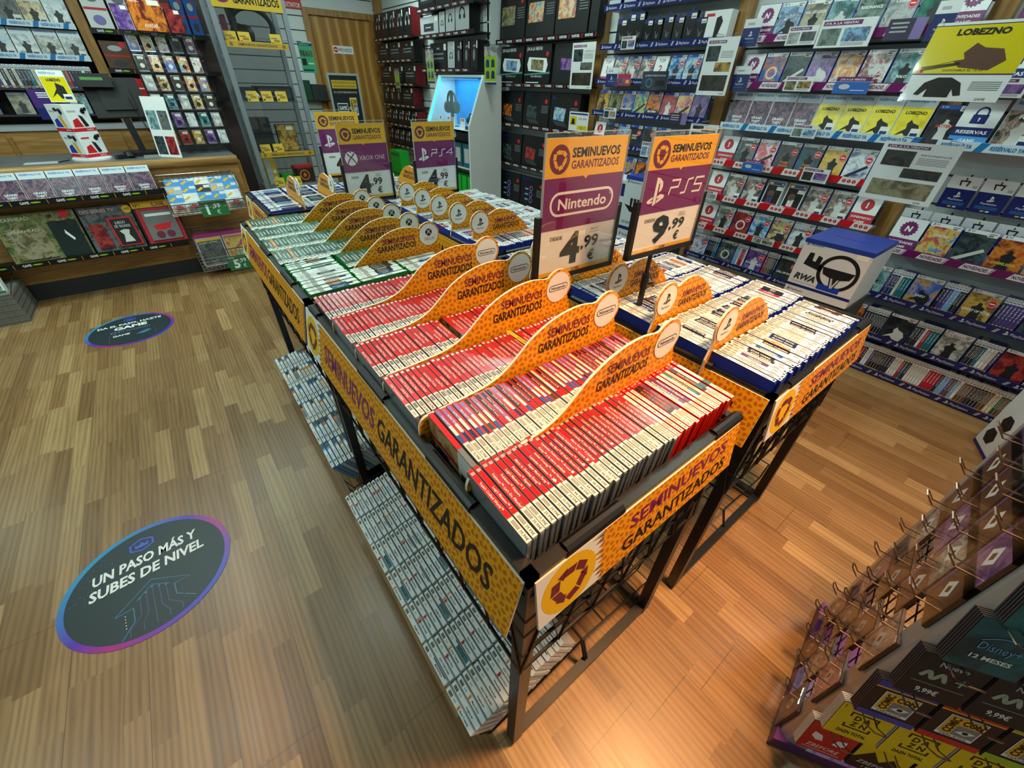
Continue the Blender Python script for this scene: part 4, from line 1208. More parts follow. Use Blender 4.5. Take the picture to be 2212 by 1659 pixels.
def cover(band, pal, title='', tcol=None, f='', sticker=False, w=0.135, h=0.171, t=0.0145, body=None, price=True, ty=0.24, tag_=False):
    """game case or display box seen from the front; local x right, y up, front at z=0"""
    b = MB(); b.box(0, w, 0, h, -t, 0, body or {'5': BBODY, '4': BBODY, 'x': GBODY, 'r': WHITE}[band])
    e = 0.002
    bh = h * (0.115 if band != 'r' else 0.24)
    b.quad(e, w - e, h - bh, h - e, BAND[band], 0.0004)
    b.quad(e, w - e, e, h - bh, ART(pal), 0.0004)
    if band == '5':
        ps_mark(b, w * .11, h - bh * .5, bh * .62, INK, 0.0008); b.text('PS5', w * .18, h - bh * .72, bh * .42, INK, 0.0008)
    elif band == '4':
        ps_mark(b, w * .11, h - bh * .5, bh * .62, WHITE, 0.0008); b.text('PS4', w * .18, h - bh * .72, bh * .42, WHITE, 0.0008)
    elif band == 'r':
        b.text('RESÉRVALO YA', w * .1, h - bh * .5, bh * .26, mat('reserve_blue', (30, 120, 190), 0.4), 0.0008, w=w * .8, bold=0.03)
    if price and band != 'r':
        b.quad(w * .68, w * .97, h - bh * 1.35, h - bh * .2, LAB, 0.0012); b.quad(w * .72, w * .92, h - bh * .7, h - bh * .5, GREY, 0.0016); b.quad(w * .72, w * .85, h - bh * 1.15, h - bh * .9, LABINK, 0.0016)
    if f:
        b.M = Matrix(); fig(b, f, w, h - bh, 0.0008)
    if title:
        lines = title.split('|')
        for i, s in enumerate(lines):
            b.text(s, w * .5, h * ty - i * h * .105, h * 0.075, tcol or WHITE, 0.0014, align='c', maxw=w * .86, bold=0.03)
    if sticker:
        b.ngon(w * .8, h * .66, w * .15, REDP, 0.0016, 20); b.ring(w * .8, h * .66, w * .125, w * .135, WHITE, 0.002, 20); b.quad(w * .72, w * .88, h * .645, h * .675, WHITE, 0.002)
    if tag_:
        b.quad(w * .62, w * .95, h * .05, h * .27, LAB, 0.0018); b.quad(w * .66, w * .9, h * .08, h * .16, NAVY, 0.0022)
    return b.mesh('cover')


def card_n(w=0.135, h=0.171):
    b = MB(); b.box(0, w, 0, h, -0.006, 0, NAVY); b.quad(.002, w - .002, .002, h - .002, WHITE, 0.0004); b.quad(.002, w - .002, .002, h * .36, PURP, 0.0008)
    st = []
    for i in range(32):
        r = w * (0.30 if i % 2 == 0 else 0.25); st.append((w * .5 + r * math.cos(2 * PI * i / 32), h * .67 + r * math.sin(2 * PI * i / 32)))
    b.poly(st, PURP, 0.0008); b.text('N', w * .5, h * .59, h * .16, WHITE, 0.0012, align='c', bold=0.05, shear=0.1)
    b.text('NOVEDADES', w * .5, h * .21, h * .07, WHITE, 0.0012, align='c', w=w * .8, bold=0.03); b.text('GAME', w * .5, h * .06, h * .09, WHITE, 0.0012, align='c', bold=0.03)
    return b.mesh('card')


def card_s(w=0.135, h=0.171):
    b = MB(); b.box(0, w, 0, h, -0.006, 0, NAVY); b.quad(.002, w - .002, .002, h - .002, WHITE, 0.0004); b.quad(.002, w - .002, .002, h * .38, mat('card_red', (190, 30, 44), 0.4), 0.0008)
    b.ngon(w * .5, h * .68, w * .25, mat('card_red'), 0.0008, 28); b.text('!', w * .5, h * .585, h * .19, WHITE, 0.0012, align='c', bold=0.05)
    b.text('SÚPERPRECIO', w * .5, h * .22, h * .07, WHITE, 0.0012, align='c', w=w * .82, bold=0.02); b.text('GAME', w * .5, h * .06, h * .09, WHITE, 0.0012, align='c', bold=0.03)
    return b.mesh('card')


def card_l(w=0.15, h=0.2):
    b = MB(); b.box(0, w, 0, h, -0.006, 0, WHITE); b.quad(0, w, .0, h * .2, CYANB, 0.0006); b.quad(0, w, h * .2, h * .4, NAVY, 0.0006)
    b.quad(w * .3, w * .7, h * .48, h * .68, NAVY, 0.0006); b.ring(w * .5, h * .72, w * .12, w * .17, NAVY, 0.0006, 20, 0, PI); b.quad(w * .33, w * .38, h * .66, h * .73, NAVY, 0.0006); b.quad(w * .62, w * .67, h * .66, h * .73, NAVY, 0.0006)
    b.ngon(w * .5, h * .59, w * .03, WHITE, 0.001, 12); b.quad(w * .485, w * .515, h * .53, h * .59, WHITE, 0.001)
    b.text('RESERVAS', w * .5, h * .26, h * .075, WHITE, 0.001, align='c', w=w * .8, bold=0.03); b.text('GAME', w * .5, h * .06, h * .085, WHITE, 0.001, align='c', bold=0.03)
    return b.mesh('card')


def card_top(n, w=0.12, h=0.165):
    b = MB(); b.box(0, w, 0, h, -0.005, 0, WHITE); b.quad(0, w, 0, h * .2, mat('card_red', (190, 30, 44), 0.4), 0.0006)
    b.text('TOP', w * .5, h * .76, h * .14, MAROON, 0.0008, align='c'); b.text(n, w * .5, h * .36, h * .3, mat('card_red'), 0.0008, align='c', bold=0.02); b.text('GAME', w * .5, h * .05, h * .09, WHITE, 0.001, align='c')
    return b.mesh('card')


def on_shelf(me, name, y_left, z, label, cat, group, x=XF + 0.016, lean=12, jit=True):
    """stand a front-facing item on a right-wall shelf: left edge at y_left, leaning back"""
    o = bpy.data.objects.new(name, me); COL.objects.link(o)
    a = math.radians(lean + (R.uniform(-1.5, 1.5) if jit else 0))
    o.matrix_world = frame((x, y_left, z), (0, -1, 0), (math.sin(a), 0, math.cos(a)))
    return tag(o, label, cat, group)


GW = 'game cases shown front-on on the right wall'
GC_ = 'marker cards on the right wall shelves'
S2 = ('top', 'second', 'third', 'fourth', 'fifth', 'sixth')
S2s = ('top', '2nd', '3rd', '4th', '5th', '6th')
zs = (1.832, 1.592, 1.355, 1.122, 0.888, 0.66)
for i, (z, st) in enumerate(zip(zs, ('nov', 'nov', 'res', 'sup', 'sup', 'sup'))):
    wall_shelf(1.83, 0.66, z, st, '%s shelf of the middle bay with %s strip' % (S2[i], {'nov': 'a purple NOVEDADES', 'res': 'a pale blue RESÉRVALO YA', 'sup': 'a red and white'}[st]))
Wn = 'white N card with purple foot, %s'
Sn = 'white card with red exclamation disc, %s'
C = cover
mid = [
    [('n',), ('5', 'sky', '', None, 'd'), ('5', 'olive', 'HELL LET LOOSE', None, 'p', False, .62), ('5', 'teal', '', None, 'wp'), ('5', 'moss', 'RESONANCE', None, '', False, .62), ('5', 'fog', 'CRIMSON', None, '', True, .7), ('5', 'jade', '', None, 'p'), ('n',)],
    [('n',), ('5', 'blueorange', '', None, 'wo'), ('5', 'night', '', None, 'ws'), ('5', 'violet', '', None, 'wd'), ('5', 'party', '', None, ''), ('5', 'redwhite', 'CULT OF|THE LAMB', MAROON, 'wp'), ('5', 'sea', 'HALO', None, 'p'), ('n',)],
    [('r', 'collage', 'GRAND|THEFT|AUTO VI'), ('r', 'collage', 'GRAND|THEFT|AUTO VI'), ('r', 'collage', 'GRAND|THEFT|AUTO VI'), ('r', 'collage', 'GRAND|THEFT|AUTO VI'), ('r', 'yellow', 'LOBEZNO', INK, 'd', False, .6), ('r', 'yellow', 'LOBEZNO', INK, 'd', False, .6), ('r', 'yellow', 'LOBEZNO', INK, 'd', False, .6), ('r', 'yellow', 'LOBEZNO', INK, 'd', False, .6)],
    [('s',), ('5', 'smoke', 'NIOH', None, 'p', True, .7), ('5', 'pinkred', '', None, 's', True), ('5', 'cave', 'TOMB|RAIDER', SPC['orange'], 'p', True), ('5', 'tomb', 'TOMB|RAIDER', SPC['orange'], 'p', True), ('5', 'goldviolet', '', None, 'p', True), ('5', 'ink', 'ELLIO', NAVY, 's', True, .16), ('s',)],
    [('s',), ('5', 'pitch', 'FC 26', None, 'wp', True, .66, True), ('5', 'pitch', 'FC 26', None, 'wp', True, .66, True), ('f', 0), ('f', 1), ('5', 'pitch', 'FC 26', None, 'wp', True, .66, True), ('5', 'pitch', 'FC 26', None, 'wp', True, .66, True), ('s',)],
    [('s',), ('5', 'bone', 'CODE VEIN', DGREY, 'p', True, .66), ('5', 'crimson', '', None, 'wo', True), ('5', 'cloud', 'ATLAS FALLEN', None, 'p', True, .66), ('5', 'sand', 'AVATAR', None, 'd', True, .4), ('5', 'steel', 'AD INFINITUM', DGREY, 'p', True, .66), ('5', 'night', '', None, '', False)]]
DESC = dict(sky='pale blue', olive='olive', teal='dark teal', moss='grey-green', fog='grey', jade='deep green', blueorange='blue and orange', night='near-black', violet='violet', party='blue and orange multicoloured', redwhite='red and white', sea='sea-green', collage='purple collage', yellow='yellow', smoke='dark grey', pinkred='white and red', cave='black', tomb='dark', goldviolet='gold and violet', ink='white', pitch='dark green', bone='bone-coloured', crimson='dark red', cloud='sky-blue', sand='sandy', steel='silver-white', red='red', sunset='orange', gold='gold', reef='sea-blue', ocean='blue', jungle='green', comic='multicoloured', green='green', black='black', car='red and blue')


def pop_box(k):
    b = MB(); w, h, t = 0.118, 0.165, 0.09
    b.box(0, w, 0, h, -t, 0, WHITE); b.quad(.006, w - .006, .02, h * .84, mat('box_window', (40, 34, 34), 0.12), 0.0006)
    b.quad(.003, w - .003, h * .85, h - .003, NAVY, 0.0006); b.ngon(w * .2, h * .9, w * .12, mat('sign_yellow'), 0.001, 16, ry=h * .045); b.text(('60', '76')[k], w * .8, h * .88, h * .06, WHITE, 0.001, bold=0.02)
    b.ngon(w * .4, h * .5, w * .19, mat('figure_brown', (96, 62, 46), 0.5), 0.001, 20); b.quad(w * .28, w * .6, h * .14, h * .42, FIGW if k else NAVY, 0.001)
    b.ngon(w * .34, h * .5, w * .03, INK, 0.0014, 10); b.ngon(w * .48, h * .5, w * .03, INK, 0.0014, 10)
    b.poly([(w * .2, h * .02), (w * .95, h * .02), (w * .95, h * .13), (w * .2, h * .15)], REDP, 0.0014); b.quad(w * .6, w * .94, h * .66, h * .8, LAB, 0.0014)
    return b.mesh('box')


_cov = {}
for r, items in enumerate(mid):
    for i, it in enumerate(items):
        y = 1.808 - i * 0.1425
        where = '%s from left on the %s shelf of the middle bay' % (nth(i), S2s[r])
        if it[0] == 'n':
            on_shelf(card_n(), 'marker_card', y, zs[r], 'white N card with purple foot, ' + where, 'marker card', GC_)
        elif it[0] == 's':
            on_shelf(card_s(), 'marker_card', y, zs[r], 'card with red exclamation disc, ' + where, 'marker card', GC_)
        elif it[0] == 'f':
            on_shelf(pop_box(it[1]), 'figure_box', y - 0.008, zs[r], 'white window box with a dark toy figure, ' + where, 'toy box', 'toy boxes on the fifth shelf', x=XF + 0.02)
        else:
            a = list(it) + [''] * 9
            key = it
            if key not in _cov:
                _cov[key] = C(a[0], a[1], a[2] or '', a[3] or None, a[4] or '', bool(a[5]), ty=a[6] if isinstance(a[6], float) else 0.24, tag_=bool(a[7]) or a[1] == 'yellow', **(dict(w=0.14, h=0.2, t=0.006) if a[0] == 'r' else {}))
            on_shelf(_cov[key], 'display_case', y, zs[r], '%s game cover, %s' % (DESC[a[1]], where), 'game case', GW)
b_ = C('4', 'black', 'BATTERY', REDP, 'wp', False, h=0.17, ty=0.4)
on_shelf(b_, 'accessory_pack', 0.66, 1.355, 'black and navy accessory pack right of the yellow covers on the third shelf', 'accessory pack', 'accessory packs')

# left bay of the right wall
z1 = (2.08, 1.835, 1.601, 1.370, 1.13, 0.88)
for i, z in enumerate(z1):
    wall_shelf(3.12, 1.98, z, 'ps', '%s shelf of the left bay with a navy strip' % S2[i])
for i in range(7):
    b = MB(); w = 0.13; b.box(0, w, 0, 0.1, -0.1, 0, (NAVY, BPLAST, DGREY, NAVY, BPLAST, NAVY, DGREY)[i]); b.quad(.006, w - .006, .006, .045, LGREY, .0006)
    on_shelf(b.mesh('box'), 'accessory_box', 3.09 - i * 0.155, 2.08, 'dark box on the top shelf of the left bay, %s from the left' % nth(i), 'accessory box', 'boxes on the top shelf of the left bay', lean=2)


def blister(w, h, dark, hook=True, accent=None):
    b = MB(); b.box(0, w, 0, h, -0.03, 0, BPLAST, ); b.quad(.003, w - .003, h * .82, h - .003, accent or NAVY, 0.0006); b.quad(.003, w - .003, .003, h * .8, dark, 0.0006)
    b.quad(w * .5, w * .95, h * .76, h * .93, LAB, 0.0012); b.quad(w * .55, w * .9, h * .8, h * .84, GREY, 0.0016)
    if hook:
        b.prism([(w * .38, h), (w * .62, h), (w * .58, h + .02), (w * .42, h + .02)], -0.002, 0, NAVY)
    return b


for i, (w, h) in enumerate(((0.10, 0.17), (0.09, 0.2), (0.085, 0.2), (0.085, 0.15), (0.08, 0.15), (0.08, 0.16), (0.08, 0.15), (0.09, 0.17), (0.085, 0.13))):
    b = blister(w, h, mat('blister_dark', (26, 27, 30), 0.25)); fy = h * .3
    b.ngon(w * .5, fy, w * .18, DGREY, 0.001, 14); b.stroke([(w * .3, fy + .03), (w * .55, fy - .01), (w * .7, fy + .02)], 0.004, GREY, 0.0014)
    on_shelf(b.mesh('pack'), 'accessory_pack', 2.97 - i * 0.092, 1.835, 'black hanging accessory pack, %s from left, second shelf of left bay' % nth(i), 'accessory pack', 'accessory packs', lean=1)
b = MB(); b.box(0, .2, 0, .16, -.08, 0, WHITE); b.poly([(.1, .02), (.13, .02), (.15, .1), (.13, .13), (.1, .12)], INK, .001); b.quad(.02, .08, .13, .145, REDP, .001)
on_shelf(b.mesh('box'), 'accessory_box', 2.18, 1.835, 'white box with a black device at the right end of the second shelf', 'accessory box', 'boxes on the second shelf of the left bay', lean=2)
lb = [[('t', '1'), ('4', 'pitch', 'FC 26', None, 'wp', True, .66), ('4', 'pitch', 'FC 26', None, 'wp', True, .66), ('4', 'pitch', 'FC 26', None, 'wp', True, .66), ('t', '2'), ('4', 'cloud', 'CALL OF DUTY', None, 'p', True), ('4', 'cloud', 'CALL OF DUTY', None, 'p', True), ('4', 'smoke', '', None, 'p', True)],
      [('4', 'gold', '', None, 'p'), ('4', 'jungle', '', None, 'p'), ('4', 'ocean', 'UNCHARTED', None, 'h', False, .2), ('4', 'reef', '', None, 's'), ('4', 'sunset', 'RED DEAD', None, 'h', False, .16), ('4', 'red', '', None, 'wp'), ('4', 'comic', '', None, 's'), ('4', 'violet', '', None, 'p')],
      [('s',), ('4', 'night', '', None, '', True), ('4', 'sky', '', None, 'h'), ('4', 'black', 'STREET|KINGS', SPC['cream'], '', True, .5), ('4', 'cave', 'TOMB|RAIDER', SPC['orange'], 'p', True), ('4', 'smoke', '', None, 'p'), ('4', 'jungle', '', None, 's'), ('4', 'red', '', None, 'p')],
      [('4', 'comic', 'GTA V', None, ''), ('4', 'reef', 'LEGO WORLDS', SPC['yellow'], 'h', False, .6), ('4', 'jungle', '', None, 'h'), ('4', 'ocean', '', None, 's'), ('4', 'sunset', '', None, 'p'), ('4', 'sky', '', None, 'h'), ('4', 'violet', '', None, 'p')]]
for r, items in enumerate(lb):
    for i, it in enumerate(items):
        y = 3.095 - i * 0.139
        where = '%s from left on the %s shelf of the left bay' % (nth(i), S2s[r + 2])
        if it[0] == 't':
            on_shelf(card_top(it[1]), 'marker_card', y, z1[r + 2], 'white TOP %s card, ' % it[1] + where, 'marker card', GC_)
        elif it[0] == 's':
            on_shelf(card_s(), 'marker_card', y, z1[r + 2], 'card with red exclamation disc, ' + where, 'marker card', GC_)
        else:
            a = list(it) + [''] * 9
            if it not in _cov:
                _cov[it] = C(a[0], a[1], a[2] or '', a[3] or None, a[4] or '', bool(a[5]), ty=a[6] if isinstance(a[6], float) else 0.24)
            on_shelf(_cov[it], 'display_case', y, z1[r + 2], '%s game cover, %s' % (DESC[a[1]], where), 'game case', GW)

# right bay
for z, st, lbl in ((1.83, 'nov', 'top shelf of the right bay with a purple strip'), (1.592, 'nov', 'second shelf of the right bay with a purple strip'), (1.352, 'res', 'third shelf of the right bay with a pale blue RESÉRVALO YA strip'), (0.80, 'nov', 'lower shelf of the right bay with a purple NOVEDADES strip')):
    wall_shelf(0.58, -0.95, z, st, lbl)
for z, lbl in ((0.52, 'upper stock shelf of the right bay with a navy strip'), (0.262, 'middle stock shelf of the right bay with a navy strip'), (0.03, 'bottom stock shelf of the right bay with a navy strip')):
    wall_shelf(0.62, -1.1, z, 'ps', lbl, board=NAVY)
wall_shelf(1.83, 0.68, 0.42, 'ps', 'stock shelf of the middle bay with a navy strip', board=NAVY)
for z, w in ((1.83, 'top'), (1.592, 'second'), (1.352, 'third')):
    on_shelf(card_n() if z > 1.8 else card_l(), 'marker_card', 0.55, z, {'top': 'white N card at the left end of the right bay, top shelf', 'second': 'white card with navy padlock on the second shelf of the right bay', 'third': 'white card with navy padlock beside the yellow covers on the third shelf'}[w], 'marker card', GC_)
for i, it in enumerate((('5', 'pitch', 'FC 26', None, 'wp'), ('5', 'smoke', '', None, 'p'), ('5', 'sky', '', None, 'h'))):
    on_shelf(C('r', it[1], it[2], None, it[4], False, w=.15, h=.21, t=.006, ty=.6, tag_=True), 'display_case', 0.385 - i * 0.16, 1.352, '%s reservation cover, %s from left, third shelf of the right bay' % (DESC[it[1]], nth(i)), 'game case', GW)
for i, it in enumerate((('5', 'olive', ''), ('5', 'violet', ''), ('5', 'teal', ''))):
    on_shelf(C('5', it[1], '', None, 'p'), 'display_case', 0.385 - i * 0.16, 1.592, '%s game cover, %s from the left on the second shelf of the right bay' % (DESC[it[1]], nth(i)), 'game case', GW)
on_shelf(card_n(.145, .18), 'marker_card', 0.565, 0.80, 'white N card on the lower purple-stripped shelf of the right bay', 'marker card', GC_)
for i, it in enumerate((('5', 'comic', 'TOKON', None, '', .6), ('5', 'night', '', None, 'ws', .6), ('5', 'sunset', 'ONIMUSHA', SPC['yellow'], 'p', .2), ('5', 'gold', '', None, 'p', .3), ('5', 'smoke', '', None, 'p', .3))):
    on_shelf(C(it[0], it[1], it[2], it[3], it[4], False, w=.142, h=.18, ty=it[5]), 'display_case', 0.413 - i * 0.15, 0.80, '%s game cover, %s after the N card on the lower purple-stripped shelf' % (DESC[it[1]], nth(i)), 'game case', GW)


# gift cards on hooks
def gift():
    b = MB(); w, h = 0.128, 0.165
    b.box(0, w, 0, h, -0.004, 0, WHITE); b.quad(0, w, 0, h * .62, NAVY, 0.0006); ps_mark(b, w * .5, h * .44, h * .18, WHITE, 0.001); b.text('PlayStation', w * .5, h * .27, h * .06, WHITE, 0.001, w=w * .5, align='c')
    for r in range(3):
        b.quad(w * .15, w * .85, h * (.2 - r * .035), h * (.21 - r * .035), CYANB, 0.001)
    b.quad(w * .38, w * .5, h * .05, h * .09, mat('sign_yellow'), 0.001); b.quad(w * .55, w * .66, h * .05, h * .09, WHITE, 0.001)
    b.stroke([(w * .4, h * .72), (w * .36, h * .86), (w * .64, h * .86), (w * .6, h * .72)], 0.006, INK, 0.001); b.quad(w * .8, w * .95, h * .68, h * .76, LGREY, 0.001)
    return b.mesh('gift_card')


gm = gift()
for r, (px0, py0, n) in enumerate(((2058, 390, 5), (1948, 462, 6))):
    p = at_x(px0, py0, 3.44)
    zt = (1.21, 1.015)[r]
    for i in range(n):
        y = (0.45 if r == 0 else 0.57) - i * 0.138
        o = on_shelf(gm, 'gift_card', y, zt - 0.165, 'navy and white gift card, %s from left, %s row of hooked cards' % (nth(i), ('upper', 'lower')[r]), 'gift card', 'gift cards on hooks in the right bay', x=3.47, lean=-6)
        b = MB(); yy = y - 0.064; b.tube([(3.552, yy, zt - 0.018), (3.455, yy, zt - 0.02), (3.445, yy, zt - 0.008)], 0.0025, BLACK, 6)
        b.tube([(3.552, yy, zt - 0.03), (3.552, yy, zt - 0.0)], 0.005, BLACK, 6)
        tag(b.build('wall_hook'), 'black wall hook carrying the %s gift card of the %s row' % (nth(i), ('upper', 'lower')[r]), 'hook', 'hooks of the gift cards')


# cases shown by the spine
def spine_out(k):
    b = MB(); t, h, d = 0.0142, 0.171, 0.13
    b.box(0, t, 0, h, -d, 0, BBODY if k % 3 else WHITE)
    c = SPC[('black', 'dark', 'white', 'navy', 'black', 'white', 'brown', 'dark', 'teal', 'black', 'cream', 'red', 'sky', 'dark', 'black', 'green', 'violet', 'white')[k % 18]]
    b.quad(.0006, t - .0006, .002, h - .002, WHITE, .0004); b.quad(.0006, t - .0006, .002, h * .80, c, .0007)
    ps_mark(b, t * .5, h * .93, 0.008, INK, .0007); b.quad(t * .2, t * .8, h * .83, h * .88, GREY, .0007)
    M = b.M; b.M = frame((t * .32, h * .74, .001), (0, -1, 0), (1, 0, 0)); b.text(('BATTLEFIELD', 'DEATHLOOP', 'ROBOCOP', 'DIRT 5', 'RETURNAL', 'ZONE', 'DEMONS SOULS', 'SIFU', 'WRC')[k % 9], 0, 0, .0056, INK if c in (SPC['white'], SPC['cream']) else WHITE, 0, w=.07); b.M = M
    b.quad(t * .15, t * .85, h * .03, h * .1, SPC[('yellow', 'lilac', 'orange', 'grey')[k % 4]], .0009)
    return b.mesh('spine_case')


SP = [spine_out(k) for k in range(18)]


def spines(y, z, n, where, x=XF + 0.016, g='game cases shown by the spine on the right wall'):
    last = R.randrange(18)
    for i in range(n):
        if R.random() > .4:
            last = R.randrange(18)
        on_shelf(SP[last], 'shelf_game_case', y - i * 0.0151, z, 'upright case, %s spine %s' % (nth(i), where), 'game case', g, x=x, lean=9, jit=False)


front_a = [('sea', 'HALO', 'p'), ('ocean', 'KAKU', 'd'), ('gold', 'GHOST OF YŌTEI', 'p'), ('night', 'MOUSE', 'd'), ('teal', '', 'p')]
y = 0.585
for i, (pl, ti, f) in enumerate(front_a):
    on_shelf(C('5', pl, ti, None, f, i == 2, ty=.3), 'display_case', y, 0.52, '%s cover before the spines on the upper stock shelf, %s from left' % (DESC[pl], nth(i)), 'game case', GW)
    y -= 0.142; spines(y, 0.52, 7, 'after the %s cover on the upper stock shelf' % nth(i)); y -= 0.112
y = 0.60
front_b = [('sunset', '', 'p'), ('black', '', 'wd'), ('bone', 'DEATH STRANDING', 'p'), ('crimson', '', 'p'), ('night', '', '')]
for i, (pl, ti, f) in enumerate(front_b):
    on_shelf(C('5', pl, ti, None, f, False, ty=.8), 'display_case', y, 0.262, '%s cover before the spines on the middle stock shelf, %s from left' % (DESC[pl], nth(i)), 'game case', GW)
    y -= 0.142; spines(y, 0.262, 8, 'after the %s cover on the middle stock shelf' % nth(i)); y -= 0.127
spines(0.59, 0.03, 76, 'on the bottom stock shelf')
y = 1.80
for i, (pl, ti, f) in enumerate((('car', '', ''), ('smoke', '', 'wo'), ('violet', 'ENTROPY EFFECT', 'wp'), ('cave', 'CALL OF DUTY', 'p'), ('sand', '', 'p'))):
    on_shelf(C('5', pl, ti, None, f, i in (0, 2, 3), ty=.3), 'display_case', y, 0.42, '%s cover before the spines, %s from left, middle bay stock shelf' % (DESC[pl], nth(i)), 'game case', GW)
    y -= 0.142; spines(y, 0.42, 6, 'after the %s cover, middle bay stock shelf' % nth(i)); y -= 0.095


# ------------------------------------------------------------------ bay of monitors and computers
def device_box(w, h, t, kind, word, pal, dark=False, sub=''):
    b = MB(); g = mat('box_silver', (196, 200, 204), 0.35) if not dark else mat('box_black', (20, 22, 26), 0.35)
    b.box(0, w, 0, h, -t, 0, g, xp=BPLAST, top=BPLAST)
    ink = INK if not dark else WHITE
    b.text(word, w * .06, h * .86, h * .085, {'ASUS': NAVY, 'GIGABYTE': NAVY, 'hp': BLUE}.get(word, ink), .0008, maxw=w * .6, bold=.02)
    if sub:
        b.text(sub, w * .06, h * .78, h * .04, ink, .0008, maxw=w * .6)
    if kind == 'monitor':
        b.quad(w * .06, w * .62, h * .30, h * .70, INK, .0006); b.quad(w * .075, w * .605, h * .32, h * .685, ART(pal), .001); b.quad(w * .32, w * .36, h * .18, h * .3, INK, .0006); b.stroke([(w * .2, h * .12), (w * .34, h * .19), (w * .48, h * .12)], .006, INK, .0008)
    elif kind == 'laptop':
        b.poly([(w * .12, h * .26), (w * .55, h * .22), (w * .57, h * .62), (w * .14, h * .66)], INK, .0006); b.poly([(w * .14, h * .29), (w * .53, h * .25), (w * .55, h * .6), (w * .155, h * .64)], ART(pal), .001); b.poly([(w * .12, h * .26), (w * .55, h * .22), (w * .68, h * .1), (w * .26, h * .13)], DGREY, .0006)
    elif kind == 'handheld':
        b.prism([(w * .16, h * .36), (w * .84, h * .32), (w * .9, h * .5), (w * .84, h * .66), (w * .16, h * .7), (w * .1, h * .52)], 0, .0006, FIGC if not dark else WHITE); b.poly([(w * .26, h * .39), (w * .74, h * .36), (w * .74, h * .62), (w * .26, h * .65)], ART(pal), .001)
        if dark:
            b.text('ROG XBOX ALLY', w * .5, h * .2, h * .05, WHITE, .0008, align='c', maxw=w * .6); b.quad(w * .08, w * .6, h * .05, h * .08, WHITE, .0008)
            b.poly([(0, h * .28), (w, h * .34), (w, h * .29), (0, h * .25)], mat('glow_print_teal', (70, 150, 140), .3), .0005)
    elif kind == 'tower':
        b.poly([(w * .14, h * .16), (w * .5, h * .1), (w * .56, h * .16), (w * .56, h * .78), (w * .14, h * .8)], INK, .0006)
        for j in range(3):
            b.ring(w * .46, h * (.28 + j * .18), w * .05, w * .07, SPC['lilac'], .001, 14); b.quad(w * .2, w * .34, h * (.26 + j * .16), h * (.31 + j * .16), SPC['sky'], .001)
    if kind != 'handheld' or not dark:
        for j in range(5):
            b.quad(w * .70, w * .95, h * (.62 - j * .045), h * (.635 - j * .045), GREY, .0008)
        b.quad(w * .76, w * .92, h * .06, h * .12, INK, .0008)
    b.ngon(w * .86, h * .76, w * .05, REDP, .001, 14)
    return b.mesh('box')


GM = 'computer boxes beside the kiosk'
for z, w_, l in ((1.925, 'MONITORES', 'top shelf of the computer bay with a black strip'), (1.558, 'PC GAMING', 'second shelf of the computer bay with a black strip'), (1.188, 'PORTÁTILES', 'third shelf of the computer bay with a black strip'), (0.785, 'PORTÁTILES', 'fourth shelf of the computer bay with a black strip'), (0.335, 'PORTÁTILES', 'bottom shelf of the computer bay with a black strip')):
    wall_shelf(4.66, 3.2, z, 'pc', l, words=w_, board=SHB)
mons = [(1.925, .40, [('monitor', 'GAME', 'olive', 0, 'silver box with a dark landscape monitor'), ('monitor', 'GAME', 'comic', 0, 'silver box with a violet-red monitor'), ('monitor', 'PRO MP225', 'party', 0, 'silver box with an orange-blue monitor')]),
        (1.558, .33, [('handheld', '¡YA A LA VENTA!', 'sky', 1, 'black box with a white handheld, left one'), ('handheld', '¡YA A LA VENTA!', 'olive', 1, 'black box with a dark-screened handheld'), ('handheld', 'LEGION', 'violet', 0, 'white LEGION box with a dark handheld')]),
        (1.188, .31, [('laptop', 'msi', 'sunset', 0, 'white msi laptop box with a brown screen'), ('laptop', 'ASUS', 'night', 0, 'white ASUS laptop box'), ('laptop', 'hp', 'cloud', 0, 'white hp laptop box with a blue screen')]),
        (0.785, .32, [('laptop', 'GIGABYTE', 'night', 0, 'white GIGABYTE laptop box'), ('laptop', 'msi', 'crimson', 0, 'white msi laptop box with a dark red screen on the fourth shelf'), ('laptop', 'msi', 'cloud', 0, 'white laptop box with a blue screen on the fourth shelf')]),
        (0.335, .36, [('tower', 'GIGABYTE', 'night', 0, 'white GIGABYTE box with a black tower'), ('tower', 'GIGABYTE', 'night', 0, 'second white GIGABYTE tower box from the kiosk'), ('monitor', 'GAME', 'red', 0, 'grey GAME box on the bottom shelf of the computer bay')])]
for z, h, its in mons:
    for i, (k, wd, pl, dk, lab) in enumerate(its):
        on_shelf(device_box(.42 if z != 1.558 else .4, h, .15, k, wd, pl, bool(dk), 'Gaming A16' if wd == 'GIGABYTE' else ''), 'computer_box', 4.62 - i * 0.44, z, lab + ', %s from the left' % nth(i), 'computer box', GM, x=XF + .02, lean=4)
b = MB(); b.box(0, .1, 0, .42, -.15, 0, BPLAST); on_shelf(b.mesh('box'), 'computer_box', 3.3, 1.925, 'tall black box at the right end of the top computer shelf', 'computer box', GM, x=XF + .02, lean=2)

# ------------------------------------------------------------------ dark shelves of peripherals
GPC = 'dark peripheral boxes on the far shelves'
XP = 3.12


